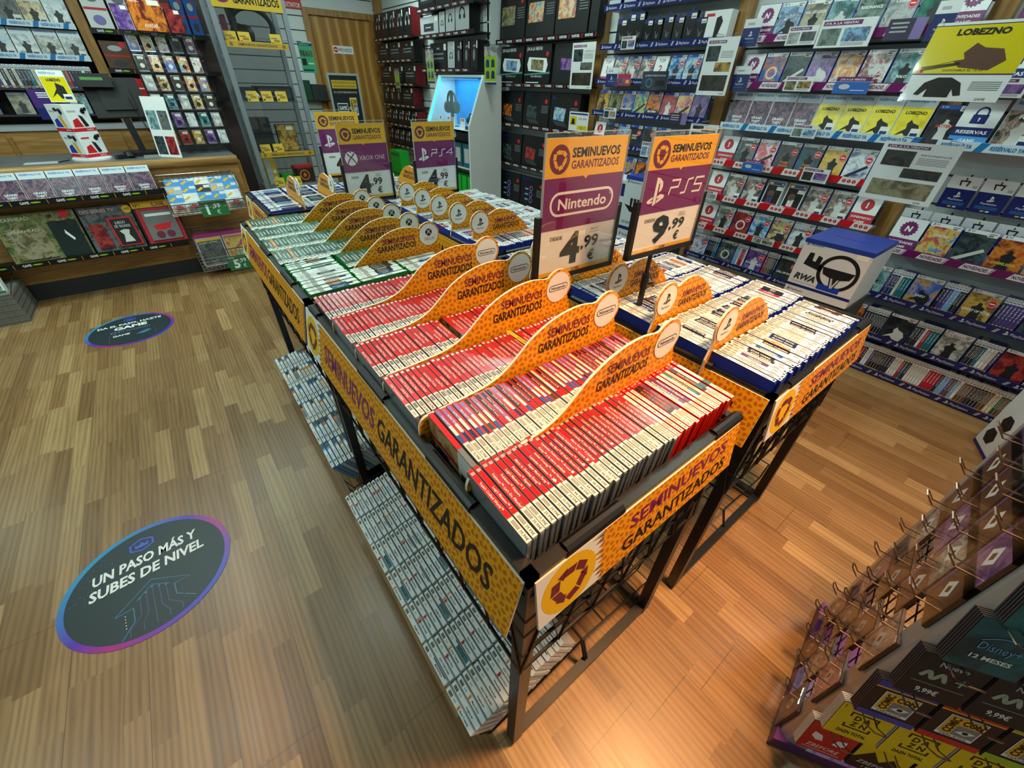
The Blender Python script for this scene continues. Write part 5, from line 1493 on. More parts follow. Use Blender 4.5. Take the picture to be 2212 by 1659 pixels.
def dark_box(w, h, t, side, kind):
    b = MB(); b.box(0, w, 0, h, -t, 0, BPLAST, xp=side, xm=side); b.quad(.004, w - .004, .004, h * .94, mat('box_black', (20, 22, 26), 0.35), .0005)
    if kind == 'kb':
        b.quad(w * .15, w * .82, h * .3, h * .65, DGREY, .001)
        for j in range(4):
            b.quad(w * .17, w * .8, h * (.33 + .08 * j), h * (.38 + .08 * j), GREY if j % 2 else INK, .0014)
    elif kind == 'hs':
        b.ring(w * .5, h * .56, w * .2, w * .27, GREY, .001, 20, -.3, PI + .3); b.ngon(w * .28, h * .48, w * .09, LGREY, .0012, 14, ry=h * .1); b.ngon(w * .72, h * .48, w * .09, LGREY, .0012, 14, ry=h * .1)
    elif kind == 'ms':
        b.ngon(w * .5, h * .5, w * .16, GREY, .001, 16, ry=h * .2)
    elif kind == 'wt':
        b.quad(0, w, 0, h, LGREY, .001); b.ring(w * .5, h * .5, w * .16, w * .22, INK, .0014, 20, -.3, PI + .3); b.ngon(w * .34, h * .44, w * .08, INK, .0016, 14); b.ngon(w * .66, h * .44, w * .08, INK, .0016, 14)
    elif kind == 'wk':
        b.quad(0, w, 0, h, LGREY, .001); b.quad(w * .2, w * .75, h * .25, h * .65, DGREY, .0014); b.quad(w * .3, w * .6, h * .42, h * .48, LGREY, .0018)
    b.quad(0, w, 0, h * .06, side if side is not BPLAST else DGREY, .0012); b.quad(w * .82, w * .96, h * .72, h * .95, LAB, .0016); b.text('GAME', w * .4, h * .76, h * .07, WHITE, .0016, maxw=w * .3)
    return b.mesh('box')


pcs = [(7.42, 6.15, 2.04, [('hs', .22, .28, 5)]), (7.42, 6.15, 1.795, [('kb', .38, .2, 3)]), (7.42, 6.2, 1.53, [('kb', .38, .21, 3)]), (7.42, 6.25, 1.275, [('ms', .2, .22, 3), ('kb', .35, .22, 1)]), (7.42, 6.4, 1.02, [('hs', .2, .2, 5)]), (7.42, 6.4, 0.74, [('hs', .18, .22, 5)]),
       (6.0, 4.72, 2.25, [('kb', .4, .2, 3)]), (6.0, 4.72, 2.01, [('wk', .45, .18, 1), ('wt', .13, .2, 1), ('wt', .2, .26, 1), ('wt', .28, .3, 1)]), (6.0, 4.72, 1.683, [('ms', .18, .22, 1), ('kb', .4, .26, 1), ('wt', .16, .26, 1), ('ms', .14, .26, 3)])]
for q, (ya, yb, z, its) in enumerate(pcs):
    side = 'left' if ya > 7 else 'right'
    lvl = nth(q if q < 6 else q - 6)
    wall_shelf(ya, yb, z, 'pc', 'black-stripped shelf, %s from the top, far %s-hand peripheral bay' % (lvl, side), xf=XP, xw=3.33, words='PC GAMING', board=SHB)
    y = ya - 0.03; c = 0
    for (k, w, h, n) in its:
        for j in range(n):
            on_shelf(dark_box(w, h, .14, mat('box_dark_red', (120, 18, 26), .4) if (c + q) % 2 == 0 and k not in ('wt', 'wk') else BPLAST, k), 'peripheral_box', y, z, '%s box, %s from left, %s shelf of the far %s-hand bay' % ({'kb': 'black keyboard', 'hs': 'black headset', 'ms': 'black mouse', 'wt': 'pale headphone', 'wk': 'pale keyboard'}[k], nth(c), lvl, side), 'peripheral box', GPC, x=XP + .02, lean=3)
            y -= w + 0.02; c += 1
for i in range(2):
    b = MB(); b.box(0, .36, 0, .27, -.15, 0, mat('bright_green_box', (26, 170, 54), .4)); b.quad(.03, .33, .2, .24, GREEN, .0006)
    on_shelf(b.mesh('box'), 'console_box', 7.0, 0.15 + i * 0.272, 'bright green box low on the far wall, %s one of two stacked' % ('lower', 'upper')[i], 'console box', 'bright green boxes', x=2.95, lean=0, jit=False)
b = MB(); b.box(2.93, 3.32, 6.6, 7.05, 0, .148, BPLAST); tag(b.build('plinth'), 'low black plinth carrying the two bright green boxes', 'plinth')

# ------------------------------------------------------------------ headphone kiosk with a lit sloping window
k = thing('display_kiosk', 'white demo kiosk with a sloping blue-lit window', 'kiosk', (0, 0, 0))
KW = mat('kiosk_white', (206, 208, 206), 0.4)
yn, yf, xw, xb, xt = 4.82, 5.72, 3.11, 2.72, 2.97
yn, yf = 4.5, 5.5
xb, xt, xw = 2.875, 3.085, 3.32
zb, zt = 1.17, 1.635


def side_panel(y0, y1):
    b = MB(frame((0, y0, 0), (1, 0, 0), (0, 0, 1))); b.prism([(xb, 0), (xw, 0), (xw, zt), (xt, zt), (xb, zb)], y0 - y1, 0, KW); return b


side_panel(yn, yn + 0.03).build('side_panel', k); side_panel(yf - 0.03, yf).build('side_panel', k)
b = MB(); b.box(xb, xw, yn + .03, yf - .03, zb - 0.07, zb - 0.05, KW); b.box(xt, xw, yn + .03, yf - .03, zt - .02, zt, KW); b.box(xw - .02, xw, yn + .03, yf - .03, zb - .05, zt - .02, mat('kiosk_back_blue', (60, 150, 215), .5)); b.build('shell', k)
b = MB(); b.box(xb, xb + .012, yn + .03, yf - .03, zb - .15, zb - .05, BPLAST); b.M = frame((xb - .001, yf - .1, zb - .14), (0, -1, 0), (0, 0, 1)); b.text('¿TE LO LLEVAMOS A', .35, .055, .02, WHITE, 0, maxw=.4); b.text('DOMICILIO', .35, .015, .036, WHITE, 0, maxw=.4, bold=.03); b.build('fascia', k)
b = MB()
for z in (0.72, 0.36, 0.03):
    b.box(xb + .02, xw, yn + .03, yf - .03, z, z + .015, KW)
b.build('lower_shelf', k)
b = MB()
for (ya, yb2) in ((yn + .03, yn + .045), (yf - .045, yf - .03)):
    b.add([(xb + .01, ya, zb), (xb + .01, yb2, zb), (xt, yb2, zt - .02), (xt, ya, zt - .02), (xb + .02, ya, zb), (xb + .02, yb2, zb), (xt + .01, yb2, zt - .02), (xt + .01, ya, zt - .02)], [(0, 3, 2, 1), (4, 5, 6, 7), (0, 1, 5, 4), (1, 2, 6, 5), (2, 3, 7, 6), (3, 0, 4, 7)], mat('cyan_strip_light', (60, 230, 240), .4, emit=(30, 215, 240), es=5.0))
b.build('light_strip', k)
b = MB(); b.add([(xb + .004, yn + .03, zb - .05), (xb + .004, yf - .03, zb - .05), (xt, yf - .03, zt), (xt, yn + .03, zt)], [(0, 3, 2, 1)], glass('kiosk_glass', .02)); b.build('window', k)
lamp('kiosk_lamp', (3.16, 5.0, 1.60), 3.0, .2, (.25, .72, 1.0), sy=.8)
# headphones on a stand inside the kiosk
t = thing('headphones', 'olive over-ear headphones on a stand inside the kiosk', 'headphones', (3.06, 5.17, 1.12))
b = MB(); b.tube([(0, .1 * math.cos(a), .24 + .12 * math.sin(a)) for a in [PI * i / 14 for i in range(15)]], .013, mat('olive_plastic', (92, 96, 82), .5), 8); b.build('headband', t)
for s in (-1, 1):
    b = MB(frame((0, s * .095, .2), (1, 0, 0), (0, 0, 1))); b.prism([(.045 * math.cos(2 * PI * i / 20), .062 * math.sin(2 * PI * i / 20)) for i in range(20)], -.02, .02, mat('olive_plastic')); b.build('ear_cup', t)
b = MB(); b.box(-.012, .012, -.02, .02, 0, .35, mat('olive_plastic')); b.box(-.06, .06, -.06, .06, 0, .01, mat('olive_plastic')); b.build('stand', t)
t = thing('headset', 'small black headset at the right of the kiosk window', 'headset', (3.02, 4.68, 1.12))
b = MB(); b.tube([(0, .05 * math.cos(a), .1 + .06 * math.sin(a)) for a in [PI * i / 10 for i in range(11)]], .007, BPLAST, 7); b.build('headband', t)
for s in (-1, 1):
    b = MB(); b.lathe([(.02, -.03), (.035, -.01), (.035, .01), (.02, .03)], BPLAST, 14, 0, s * .05); o = b.build('ear_cup', t); o.location = (0, 0, .09)
b = MB(); b.box(-.05, .05, -.07, .07, 0, .035, BPLAST); b.build('stand', t)
for i, y in enumerate((5.28, 5.12, 4.98, 4.82, 4.75)):
    b = MB(); b.box(-.002, .002, -.03, .03, 0, .11, WHITE); b.box(-.004, -.002, -.012, .012, .08, .105, REDP); b.box(-.03, .03, -.03, .03, 0, .003, WHITE)
    tag(b.build('price_card', loc=(2.955 + .02 * (i % 2), y, 1.12)), 'little white price card on the kiosk ledge, %s from the left' % nth(i), 'price card', 'price cards in the kiosk')
for i in range(6):
    b = MB(); b.box(0, .2, -.1, .0, 0, .26, mat('bright_green_box')); b.quad(.02, .18, -.09, -.02, GREEN, .2605)
    tag(b.build('green_box', loc=(2.91, 4.64 + i * .13, .376)), 'green box inside the kiosk cupboard, %s from the near side' % nth(i), 'box', 'green boxes in the kiosk')
for i in range(4):
    b = MB(); b.box(0, .2, -.16, .0, 0, .25, mat('teal_box', (36, 92, 104), .4)); b.box(-.001, 0, -.13, -.03, .05, .2, LGREY)
    tag(b.build('teal_box', loc=(2.91, 4.72 + i * .19, .736)), 'teal box on the upper kiosk cupboard shelf, %s from the near side' % nth(i), 'box', 'teal boxes in the kiosk')

# ------------------------------------------------------------------ wheel boxes behind the bins


def ps_box(w, h, d, word, sub):
    """local: x right along the front, y up, front at z=0"""
    b = MB(); b.box(0, w, 0, h, -d, 0, mat('box_white', (206, 212, 218), .4), xp=mat('box_white'))
    return b


t = thing('wheel_box', 'large white and blue steering wheel box lettered RWA behind the right-hand bin', 'boxed steering wheel', (2.42, 0.70, 0.70))
w, h, d = .292, .275, .34
M = frame((0, 0, 0), (0, -1, 0), (0, 0, 1))
b = MB(M); b.box(0, w, 0, h, -d, 0, mat('box_white', (206, 212, 218), .4)); 
b.quad(0, w, h * .13, h * .18, NAVY, .0006); ps_mark(b, w * .06, h * .92, h * .06, INK, .0008); b.text('PlayStation', w * .1, h * .9, h * .04, INK, .0008, w=w * .2); ps_mark(b, w * .06, h * .07, h * .06, INK, .0008); b.text('PlayStation', w * .1, h * .05, h * .04, INK, .0008, w=w * .2)
b.text('RWA', w * .06, h * .28, h * .11, DGREY, .0008, w=w * .34, bold=.05, shear=.25); b.quad(w * .05, w * .5, h * .22, h * .24, LGREY, .0008); b.quad(w * .46, w * .8, h * .2, h * .3, BLUE, .0012)
b.quad(w * .8, w * .96, h * .84, h * .94, LAB, .0008)
b.ring(w * .66, h * .54, w * .245, w * .30, INK, .001, 40); b.poly([(w * .42, h * .6), (w * .9, h * .6), (w * .86, h * .48), (w * .74, h * .44), (w * .7, h * .28), (w * .62, h * .28), (w * .58, h * .44), (w * .46, h * .48)], FIGC, .0012); b.poly([(w * .6, h * .44), (w * .63, h * .44), (w * .665, h * .32), (w * .70, h * .44), (w * .73, h * .44), (w * .68, h * .27), (w * .64, h * .27)], LGREY, .0014)
b.poly([(w * .12, h * .56), (w * .42, h * .5), (w * .42, h * .6), (w * .36, h * .62), (w * .36, h * .74), (w * .29, h * .76), (w * .28, h * .64), (w * .23, h * .65), (w * .22, h * .78), (w * .15, h * .78)], INK, .001)
b.build('carton', t, bevel=.002)
b = MB(M); b.box(-.001, w + .001, h - .02, h + .001, -d - .001, .001, mat('lid_blue', (34, 58, 150), .35)); b.M = M @ frame((0, h + .0012, 0), (1, 0, 0), (0, 0, -1)); b.poly([(w * .2, d * .5), (w * .6, d * .42), (w * .8, d * .5), (w * .6, d * .56)], BLUE, .0004); b.build('lid', t)
b = MB(); b.box(2.44, 2.74, .40, .70, 0.0, .698, DGREY); b.quad(2.46, 2.7, .42, .66, GREY, .6985); tag(b.build('carton_stack'), 'grey carton standing on the floor under the steering wheel box', 'carton')
t = thing('wheel_box', 'tall white and blue pedal and wheel box standing behind the bins, partly hidden by a price sign', 'boxed steering wheel', (2.42, 1.865, 0.66))
w, h, d = .36, .43, .3
b = MB(M); b.box(0, w, 0, h, -d, 0, mat('box_white')); b.quad(0, w, h * .22, h * .27, NAVY, .0006); ps_mark(b, w * .06, h * .93, h * .045, INK, .0008); b.text('PlayStation', w * .11, h * .91, h * .03, INK, .0008, w=w * .24); ps_mark(b, w * .06, h * .15, h * .045, INK, .0008); b.text('PlayStation', w * .11, h * .13, h * .03, INK, .0008, w=w * .24)
b.text('G29 DRIVING FORCE', w * .05, h * .32, h * .04, INK, .0008, w=w * .45); b.poly([(w * .05, h * .6), (w * .4, h * .56), (w * .42, h * .5), (w * .2, h * .5)], INK, .001)
for j in range(3):
    b.poly([(w * (.18 + j * .08), h * .58), (w * (.22 + j * .08), h * .57), (w * (.23 + j * .08), h * .7), (w * (.17 + j * .08), h * .7)], INK, .001)
b.ring(w * .7, h * .6, w * .18, w * .23, INK, .001, 30); b.build('carton', t, bevel=.002)
b = MB(M); b.box(-.001, w + .001, h - .02, h + .001, -d - .001, .001, mat('lid_blue')); b.build('lid', t)
b = MB(); b.box(2.44, 2.72, 1.52, 1.86, 0, .658, DGREY); tag(b.build('carton_stack'), 'dark carton on the floor under the pedal and wheel box', 'carton')
b = MB(M); b.box(0, .3, 0, .34, -.2, 0, mat('box_white')); b.quad(.02, .28, .02, .2, ART('smoke'), .001); b.quad(.02, .28, .24, .32, NAVY, .001)
o = b.build('accessory_box', loc=(2.5, 2.2, .7)); tag(o, 'white box with a dark picture, left of the pedal and wheel box', 'accessory box')
b = MB(); b.box(2.5, 2.7, 1.9, 2.2, 0, .698, DGREY); tag(b.build('carton_stack'), 'dark carton on the floor under the white box with a dark picture', 'carton')


# ------------------------------------------------------------------ sheets hanging from the shelves
SLEEVE = glass('clear_sleeve', 0.03, rough=0.06)


def sheet(px0, py0, px1, py1, x, label, design, tilt=0.0, cat='hanging leaflet', name='leaflet', group='leaflets hanging from the shelves', thick=0.002):
    """leaflet whose corners (top left, bottom right in the photo) are read on the plane at distance x"""
    a = at_x(px0, py0, x); c = at_x(px1, py1, x)
    w, h = a.y - c.y, a.z - c.z
    b = MB(); b.box(0, w, 0, h, -thick, 0, WHITE)
    design(b, w, h)
    b.box(-.006, w + .006, -.006, h + .014, .002, .0026, SLEEVE)
    o = b.build(name); o.matrix_world = frame((x, a.y, c.z), (0, -1, 0), (tilt, 0, 1))
    if x < XF - 0.05:
        hb = MB()
        for u in (.2, .8):
            hb.tube([(w * u, h + .01, .001), (w * u, h + .02, -.02), (w * u, h + .022, -(XF - x) - .05)], .0016, CHROME, 5)
        hb.build('hanger', o)
    return tag(o, label, cat, group)


def d_sale(pal1, pal2, head='¡YA A LA VENTA!'):
    def f(b, w, h):
        b.quad(w * .05, w * .75, h * .78, h * .94, PURP, .0004); b.text(head, w * .08, h * .82, h * .08, WHITE, .0008, w=w * .6, bold=.03)
        b.quad(w * .05, w * .42, h * .08, h * .68, ART(pal1), .0004); b.quad(w * .48, w * .94, h * .2, h * .68, ART(pal2), .0004)
        for j in range(3):
            b.quad(w * .5, w * .9, h * (.15 - j * .04), h * (.165 - j * .04), GREY, .0004)
    return f


def d_sheet(pals, head='¡YA A LA VENTA!', title=''):
    def f(b, w, h):
        b.quad(w * .06, w * .62, h * .90, h * .95, PURP, .0004); b.text(head, w * .09, h * .912, h * .028, WHITE, .0008, w=w * .5, bold=.03)
        b.text(title, w * .55, h * .8, h * .03, DGREY, .0004, w=w * .38)
        b.quad(w * .08, w * .48, h * .6, h * .86, ART(pals[0]), .0004); b.quad(w * .42, w * .92, h * .42, h * .58, ART(pals[1]), .0006); b.quad(w * .08, w * .92, h * .08, h * .36, ART(pals[2]), .0004)
        for j in range(5):
            b.quad(w * .54, w * .92, h * (.76 - j * .025), h * (.768 - j * .025), GREY, .0004)
        b.text('GAME', w * .78, h * .02, h * .03, INK, .0004)
    return f


def d_navy(b, w, h):
    b.quad(0, w, 0, h * .68, NAVY, .0004); ps_mark(b, w * .5, h * .46, h * .2, WHITE, .0008); b.text('PlayStation', w * .5, h * .27, h * .06, WHITE, .0008, w=w * .5, align='c'); b.quad(w * .2, w * .8, h * .16, h * .17, CYANB, .0008); b.quad(w * .2, w * .6, h * .78, h * .86, LGREY, .0004)


def d_blue(b, w, h):
    b.quad(0, w, 0, h * .72, mat('leaflet_blue', (40, 100, 190), .35), .0004); b.quad(0, w, h * .74, h, PURP, .0004); b.text('¡YA A LA VENTA!', w * .12, h * .8, h * .11, WHITE, .0008, w=w * .7, bold=.03); b.ngon(w * .3, h * .42, w * .16, FIGW, .0008, 18, ry=h * .16); b.quad(w * .5, w * .9, h * .2, h * .24, WHITE, .0008)


def d_dark(b, w, h):
    b.quad(0, w, 0, h, mat('leaflet_slate', (50, 56, 72), .3), .0004); b.text('¿QUIERES DOBLES PUNTOS?', w * .1, h * .72, h * .09, WHITE, .0008, w=w * .8); b.ring(w * .3, h * .36, w * .1, w * .12, CYANB, .0008, 20); b.quad(w * .55, w * .9, h * .2, h * .5, INK, .0008)


def d_violet(b, w, h):
    b.quad(0, w * .7, 0, h, mat('leaflet_violet_dark', (58, 48, 74), .35), .0004); b.quad(w * .7, w, 0, h, mat('leaflet_lilac', (140, 120, 180), .35), .0004)
    for j in range(3):
        b.quad(w * .1, w * .55, h * (.75 - j * .2), h * (.83 - j * .2), LGREY, .0008)


def d_magenta(b, w, h):
    b.quad(0, w, 0, h, mat('leaflet_magenta', (170, 40, 110), .35), .0004); b.quad(0, w, h * .82, h, REDP, .0006); b.quad(w * .1, w * .55, h * .12, h * .7, ART('collage'), .0008); b.quad(w * .65, w * .9, h * .2, h * .5, mat('sign_yellow'), .0008)


def d_lobezno(b, w, h):
    b.quad(0, w, h * .36, h * .96, mat('poster_yellow', (222, 204, 12), .2), .0004); b.quad(0, w, h * .345, h * .36, NAVY, .0006); b.quad(0, w, h * .955, h * .965, NAVY, .0006)
    ps_mark(b, w * .06, h * .98, h * .02, INK, .0006)
    b.text('LOBEZNO', w * .5, h * .84, h * .075, INK, .001, w=w * .5, align='c', bold=.05)
    b.poly([(w * .1, h * .44), (w * .36, h * .52), (w * .44, h * .44), (w * .74, h * .4), (w * .86, h * .52), (w * .78, h * .66), (w * .6, h * .68), (w * .5, h * .74), (w * .42, h * .62), (w * .46, h * .54), (w * .3, h * .5)], mat('figure_brown', (96, 62, 46), .5), .0008)
    for j in range(3):
        b.stroke([(w * .44, h * (.5 - j * .012)), (w * .06, h * (.44 - j * .02))], .003, INK, .001)
    b.text('DISPONIBLE EL 15-09', w * .5, h * .39, h * .028, INK, .001, w=w * .4, align='c'); b.quad(w * .03, w * .1, h * .37, h * .41, REDP, .001); b.text('18', w * .04, h * .375, h * .028, WHITE, .0014)
    b.poly([(w * .12, h * .08), (w * .18, h * .24), (w * .3, h * .31), (w * .44, h * .31), (w * .56, h * .24), (w * .62, h * .08), (w * .55, h * .07), (w * .5, h * .16), (w * .5, h * .05), (w * .24, h * .05), (w * .24, h * .16), (w * .18, h * .07)], INK, .0006)
    for j in range(5):
        b.quad(w * .66, w * .95, h * (.25 - j * .025), h * (.26 - j * .025), GREY, .0006)
    b.text('GAME', w * .78, h * .02, h * .035, INK, .0006)


def d_lime(n):
    def f(b, w, h):
        b.quad(0, w, h * .75, h, ART('bone'), .0004); b.quad(0, w, h * .08, h * .75, LIME, .0004); b.quad(0, w, 0, h * .06, NAVY, .0004)
        for i in range(n):
            for j in range(2):
                b.poly([(w * (.12 + .45 * j), h * (.16 + i * .3)), (w * (.42 + .45 * j), h * (.16 + i * .3)), (w * (.40 + .45 * j), h * (.34 + i * .3)), (w * (.27 + .45 * j), h * (.38 + i * .3)), (w * (.14 + .45 * j), h * (.34 + i * .3))], NAVY if (i + j) % 2 else DGREY, .0008)
    return f


def d_green(b, w, h):
    b.quad(0, w, 0, h, mat('leaflet_green', (60, 170, 110), .4), .0004); b.quad(0, w, h * .9, h * .98, NAVY, .0006); b.text('RESÉRVALO YA', w * .1, h * .92, h * .04, WHITE, .001, w=w * .7)
    for i in range(5):
        b.quad(w * (.06 + i * .18), w * (.2 + i * .18), h * .55, h * .75, ART('smoke'), .0008)
    b.quad(w * .08, w * .4, h * .25, h * .48, FIGC, .0008); b.quad(w * .5, w * .9, h * .3, h * .34, WHITE, .0008); b.quad(w * .05, w * .8, h * .06, h * .12, NAVY, .0008)


def d_reserve(b, w, h):
    b.quad(w * .05, w * .95, h * .85, h * .93, NAVY, .0004); b.quad(w * .06, w * .4, h * .3, h * .75, mat('poster_yellow', (222, 204, 12), .2), .0004); b.poly([(w * .12, h * .34), (w * .32, h * .34), (w * .3, h * .6), (w * .18, h * .66)], FIGC, .0008); b.text('29,99', w * .5, h * .6, h * .1, INK, .0004, w=w * .4); b.quad(w * .45, w * .95, h * .08, h * .3, mat('poster_yellow'), .0004); b.text('9,9', w * .6, h * .11, h * .14, INK, .0008)


xs = XF - 0.03
sheet(1531, 82, 1565, 207, xs - .05, 'large white sheet with two rows of dark pictures hanging between the left and middle bays', d_sheet(('night', 'gold', 'cave')))
sheet(1612, 42, 1632, 100, xs, 'small navy card hanging before the first N card, top shelf', d_navy)
sheet(1590, 143, 1610, 198, xs, 'small navy card hanging before the N card of the second shelf', d_navy)
sheet(1707, 58, 1758, 96, xs, 'small white leaflet with grey pictures, leftmost under the top shelf of the middle bay', d_sale('fog', 'smoke'))
sheet(1778, 44, 1873, 100, xs, 'wide white YA A LA VENTA leaflet under the top shelf of the middle bay', d_sale('moss', 'sky'))
sheet(1925, 42, 1985, 84, xs, 'dark violet and lilac leaflet under the top shelf', d_violet)
sheet(2034, 2, 2040, 88, xs - .06, 'navy card hanging at the right end of the top shelf', d_navy)
sheet(1700, 165, 1749, 198, xs, 'camouflage-coloured leaflet under the second shelf of the middle bay', d_sale('olive', 'gold'))
sheet(1810, 166, 1870, 204, xs, 'light blue leaflet under the second shelf of the middle bay', d_blue)
sheet(2128, 168, 2205, 212, xs - .04, 'lilac leaflet with a black jacket near the right edge, second shelf', d_sale('night', 'violet'))
sheet(1716, 268, 1758, 300, xs, 'white leaflet with blue pictures under the reserved covers', d_sale('moss', 'cloud'))
sheet(1608, 343, 1644, 374, xs, 'light blue leaflet under the fourth shelf', d_blue)
sheet(1738, 360, 1782, 398, xs, 'lilac leaflet with two dark pictures under the fourth shelf', d_sale('cave', 'violet'))
sheet(1512, 408, 1545, 434, xs, 'white leaflet before the exclamation card of the fifth shelf', d_sale('steel', 'fog'))
sheet(1628, 508, 1668, 534, xs, 'white leaflet with brown pictures under the sixth shelf', d_sale('bone', 'olive'))
sheet(2025, 48, 2150, 222, 2.9, 'big yellow LOBEZNO poster sheet with a black jersey below, hanging near the right edge', d_lobezno, tilt=.12, cat='poster', name='poster')
sheet(1912, 303, 2005, 448, 3.0, 'big white RESONANCE sheet with dark pictures hanging at the post between middle and right bays', d_sheet(('cave', 'cave', 'olive'), title='RESONANCE'), tilt=.08)
sheet(1344, 79, 1370, 106, xs, 'small lilac leaflet under the accessory shelf', d_sale('night', 'ocean'))
sheet(1312, 146, 1330, 188, xs, 'small navy card hanging before the TOP 1 card', d_navy)
sheet(1336, 160, 1360, 185, xs, 'small magenta leaflet beside the TOP 1 card', d_magenta)
sheet(1390, 154, 1438, 194, xs, 'slate leaflet with a light ring below the TOP 2 card', d_dark)
sheet(1306, 232, 1329, 257, xs, 'small white leaflet at the left of the fourth shelf of the left bay', d_sale('night', 'ocean'))
sheet(1448, 243, 1480, 270, xs, 'white-edged dark leaflet under the right end of the fourth shelf of the left bay', d_violet)
sheet(1494, 266, 1546, 300, xs, 'pale sheet headed YA A LA VENTA behind the PS5 sign'.replace('PS5', '9,99 €'), d_sheet(('night', 'gold', 'cave')))
sheet(1388, 305, 1412, 342, xs, 'white leaflet with two blue figures between the two big price signs', d_sale('sky', 'sea'))
sheet(1238, 93, 1277, 193, xs, 'white ZERO sheet hanging before the LEGION box', d_sheet(('night', 'smoke', 'cave'), title='ZERO'))
sheet(1231, 240, 1268, 286, xs, 'white sheet with yellow panels before the hp box', d_reserve)
sheet(1046, 101, 1072, 183, XP - .03, 'tall lime green leaflet with backpacks, above the right end of the kiosk', d_lime(2))
sheet(919, 109, 940, 180, XP - .03, 'tall lime green leaflet with backpacks, left of the kiosk', d_lime(2))
sheet(851, 152, 865, 192, XP - .03, 'small lime green leaflet at the far end of the peripheral shelves', d_lime(1))
# ------------------------------------------------------------------ counter on the left
CT = thing('counter', 'long oak sales counter with a grey top and dark plinth', 'counter', (0, 0, 0))
cx0, cx1, yc = -4.1, 0.55, 4.9
b = MB(); b.box(cx0, cx1, yc + .0, 5.65, .135, .93, WOODX); b.build('body', CT)
b = MB(); b.box(cx0, cx1, yc - .005, 5.6, 0, .135, mat('plinth_grey', (44, 48, 50), .5)); b.build('plinth', CT)
b = MB(); b.box(cx0, cx1 + .01, yc + .03, 5.7, .93, .972, mat('counter_grey', (96, 100, 104), .35)); b.build('worktop', CT)
b = MB(); b.tube([(cx0, yc - .005, .945), (cx1 + .01, yc - .005, .945)], .034, WOODX, 14); b.build('nosing', CT, smooth=True)
b = MB(); b.box(cx1, cx1 + .03, yc + .02, 5.6, 0, .93, WOOD); b.build('end_panel', CT)
b = MB(); b.box(cx0, cx1, yc - .004, yc, .30, .305, mat('trim_line', (170, 150, 120), .4)); b.box(cx0, cx1, yc - .004, yc, .215, .22, mat('trim_line')); b.build('trim_line', CT)


def on_y(me, name, xl, y, z, label, cat, group, lean=14, yaw=0.0):
    o = bpy.data.objects.new(name, me); COL.objects.link(o)
    a = math.radians(lean)
    o.matrix_world = frame((xl, y, z), (math.cos(yaw), math.sin(yaw), 0), (-math.sin(yaw) * math.sin(a), math.cos(yaw) * math.sin(a), math.cos(a)))
    return tag(o, label, cat, group)


def y_shelf(x0, x1, yf, yb, z, label, words='GAME', board=BPLAST, lip=True):
    t = thing('counter_shelf' if yf < 5.5 else 'wall_shelf', label, 'shelf', (x0, yf, z), (0, 0, 0), 'shelves on the walls' if yf > 5.5 else 'shelves on the counter front')
    b = MB(); b.box(0, x1 - x0, .003, yb - yf, -.014, -.002, board); b.build('board', t)
    if lip:
        b = MB(frame((0, 0, -.022), (1, 0, 0), (0, 0, 1))); w = x1 - x0
        if words == 'RES':
            strip_print(b, w, 'res')
        else:
            b.box(0, w, 0, .04, -.004, 0, BPLAST); x = .05
            while x < w - .1:
                b.text(words, x, .012, .018, WHITE, .0006, w=.05, bold=.03); b.ngon(x + .085, .02, .03, LIME, .0006, 10, ry=.006); b.quad(x + .15, x + .153, .005, .035, mat('sign_yellow'), .0006); x += .2
        b.build('price_strip', t)
    return t


p = at_y(335, 406, 4.74); xr = p.x
z1c = 0.765
y_shelf(-2.2, xr + .06, 4.74, 4.9, z1c, 'upper black-lipped shelf on the counter front holding reservation covers')
for i in range(8):
    on_y(C('r', 'collage', 'GRAND|THEFT|AUTO VI', w=.15, h=.2, t=.008) if i == 0 else bpy.data.meshes['cover_gta'], 'display_case', xr + .02 - .157 * (i + 1), 4.755, z1c, 'purple collage reservation cover on the counter front, %s from the right' % nth(i), 'game case', 'covers on the counter front', lean=20)
    if i == 0:
        [o for o in COL.objects if o.name.startswith('display_case')][-1].data.name  # keep
        me = bpy.data.objects[-1].data if False else None
        for o in reversed(COL.objects[:]):
            if o.get('label', '').startswith('purple collage reservation cover on the counter front'):
                o.data.name = 'cover_gta'; break
z2c = 0.335
p2 = at_y(405, 517, 4.72); q2 = at_y(10, 578, 4.72)
y_shelf(-2.2, p2.x, 4.72, 4.9, z2c, 'lower black-lipped shelf on the counter front holding large magazine packs')


def mag(w, h, pal, title, f=''):
    b = MB(); b.box(0, w, 0, h, -.02, 0, BPLAST); b.quad(.004, w - .004, .004, h - .004, ART(pal), .0006)
    b.text(title, w * .05, h * .86, h * .07, mat('pinkish_print', (220, 170, 170)) if pal == 'smoke' else SPC['cream'], .001, maxw=w * .7, bold=.02)
    return b


xa = at_y(-40, 470, 4.76).x; xb1 = at_y(148, 440, 4.76).x; xb2 = at_y(272, 430, 4.76).x; xb3 = at_y(345, 425, 4.76).x
w = xb1 - xa - .01; h = .36
b = mag(w, h, 'jungle', 'SPEARHEAD'); b.prism([(w * .1, h * .08), (w * .55, h * .08), (w * .55, h * .72), (w * .1, h * .72)], 0, .012, ART('olive')); b.text('SPEARHEAD', w * .13, h * .62, h * .06, SPC['cream'], .013, w=w * .36); b.prism([(w * .62, h * .06), (w * .97, h * .06), (w * .97, h * .78), (w * .62, h * .78)], 0, .02, mat('blister_clear_dark', (34, 44, 42), .1)); b.ngon(w * .68, h * .73, w * .05, INK, .021, 16); b.ngon(w * .9, h * .74, w * .05, INK, .021, 16); b.poly([(w * .78, h * .6), (w * .86, h * .4), (w * .84, h * .36), (w * .77, h * .52)], WHITE, .021); b.ngon(w * .86, h * .92, w * .07, REDP, .001, 20)
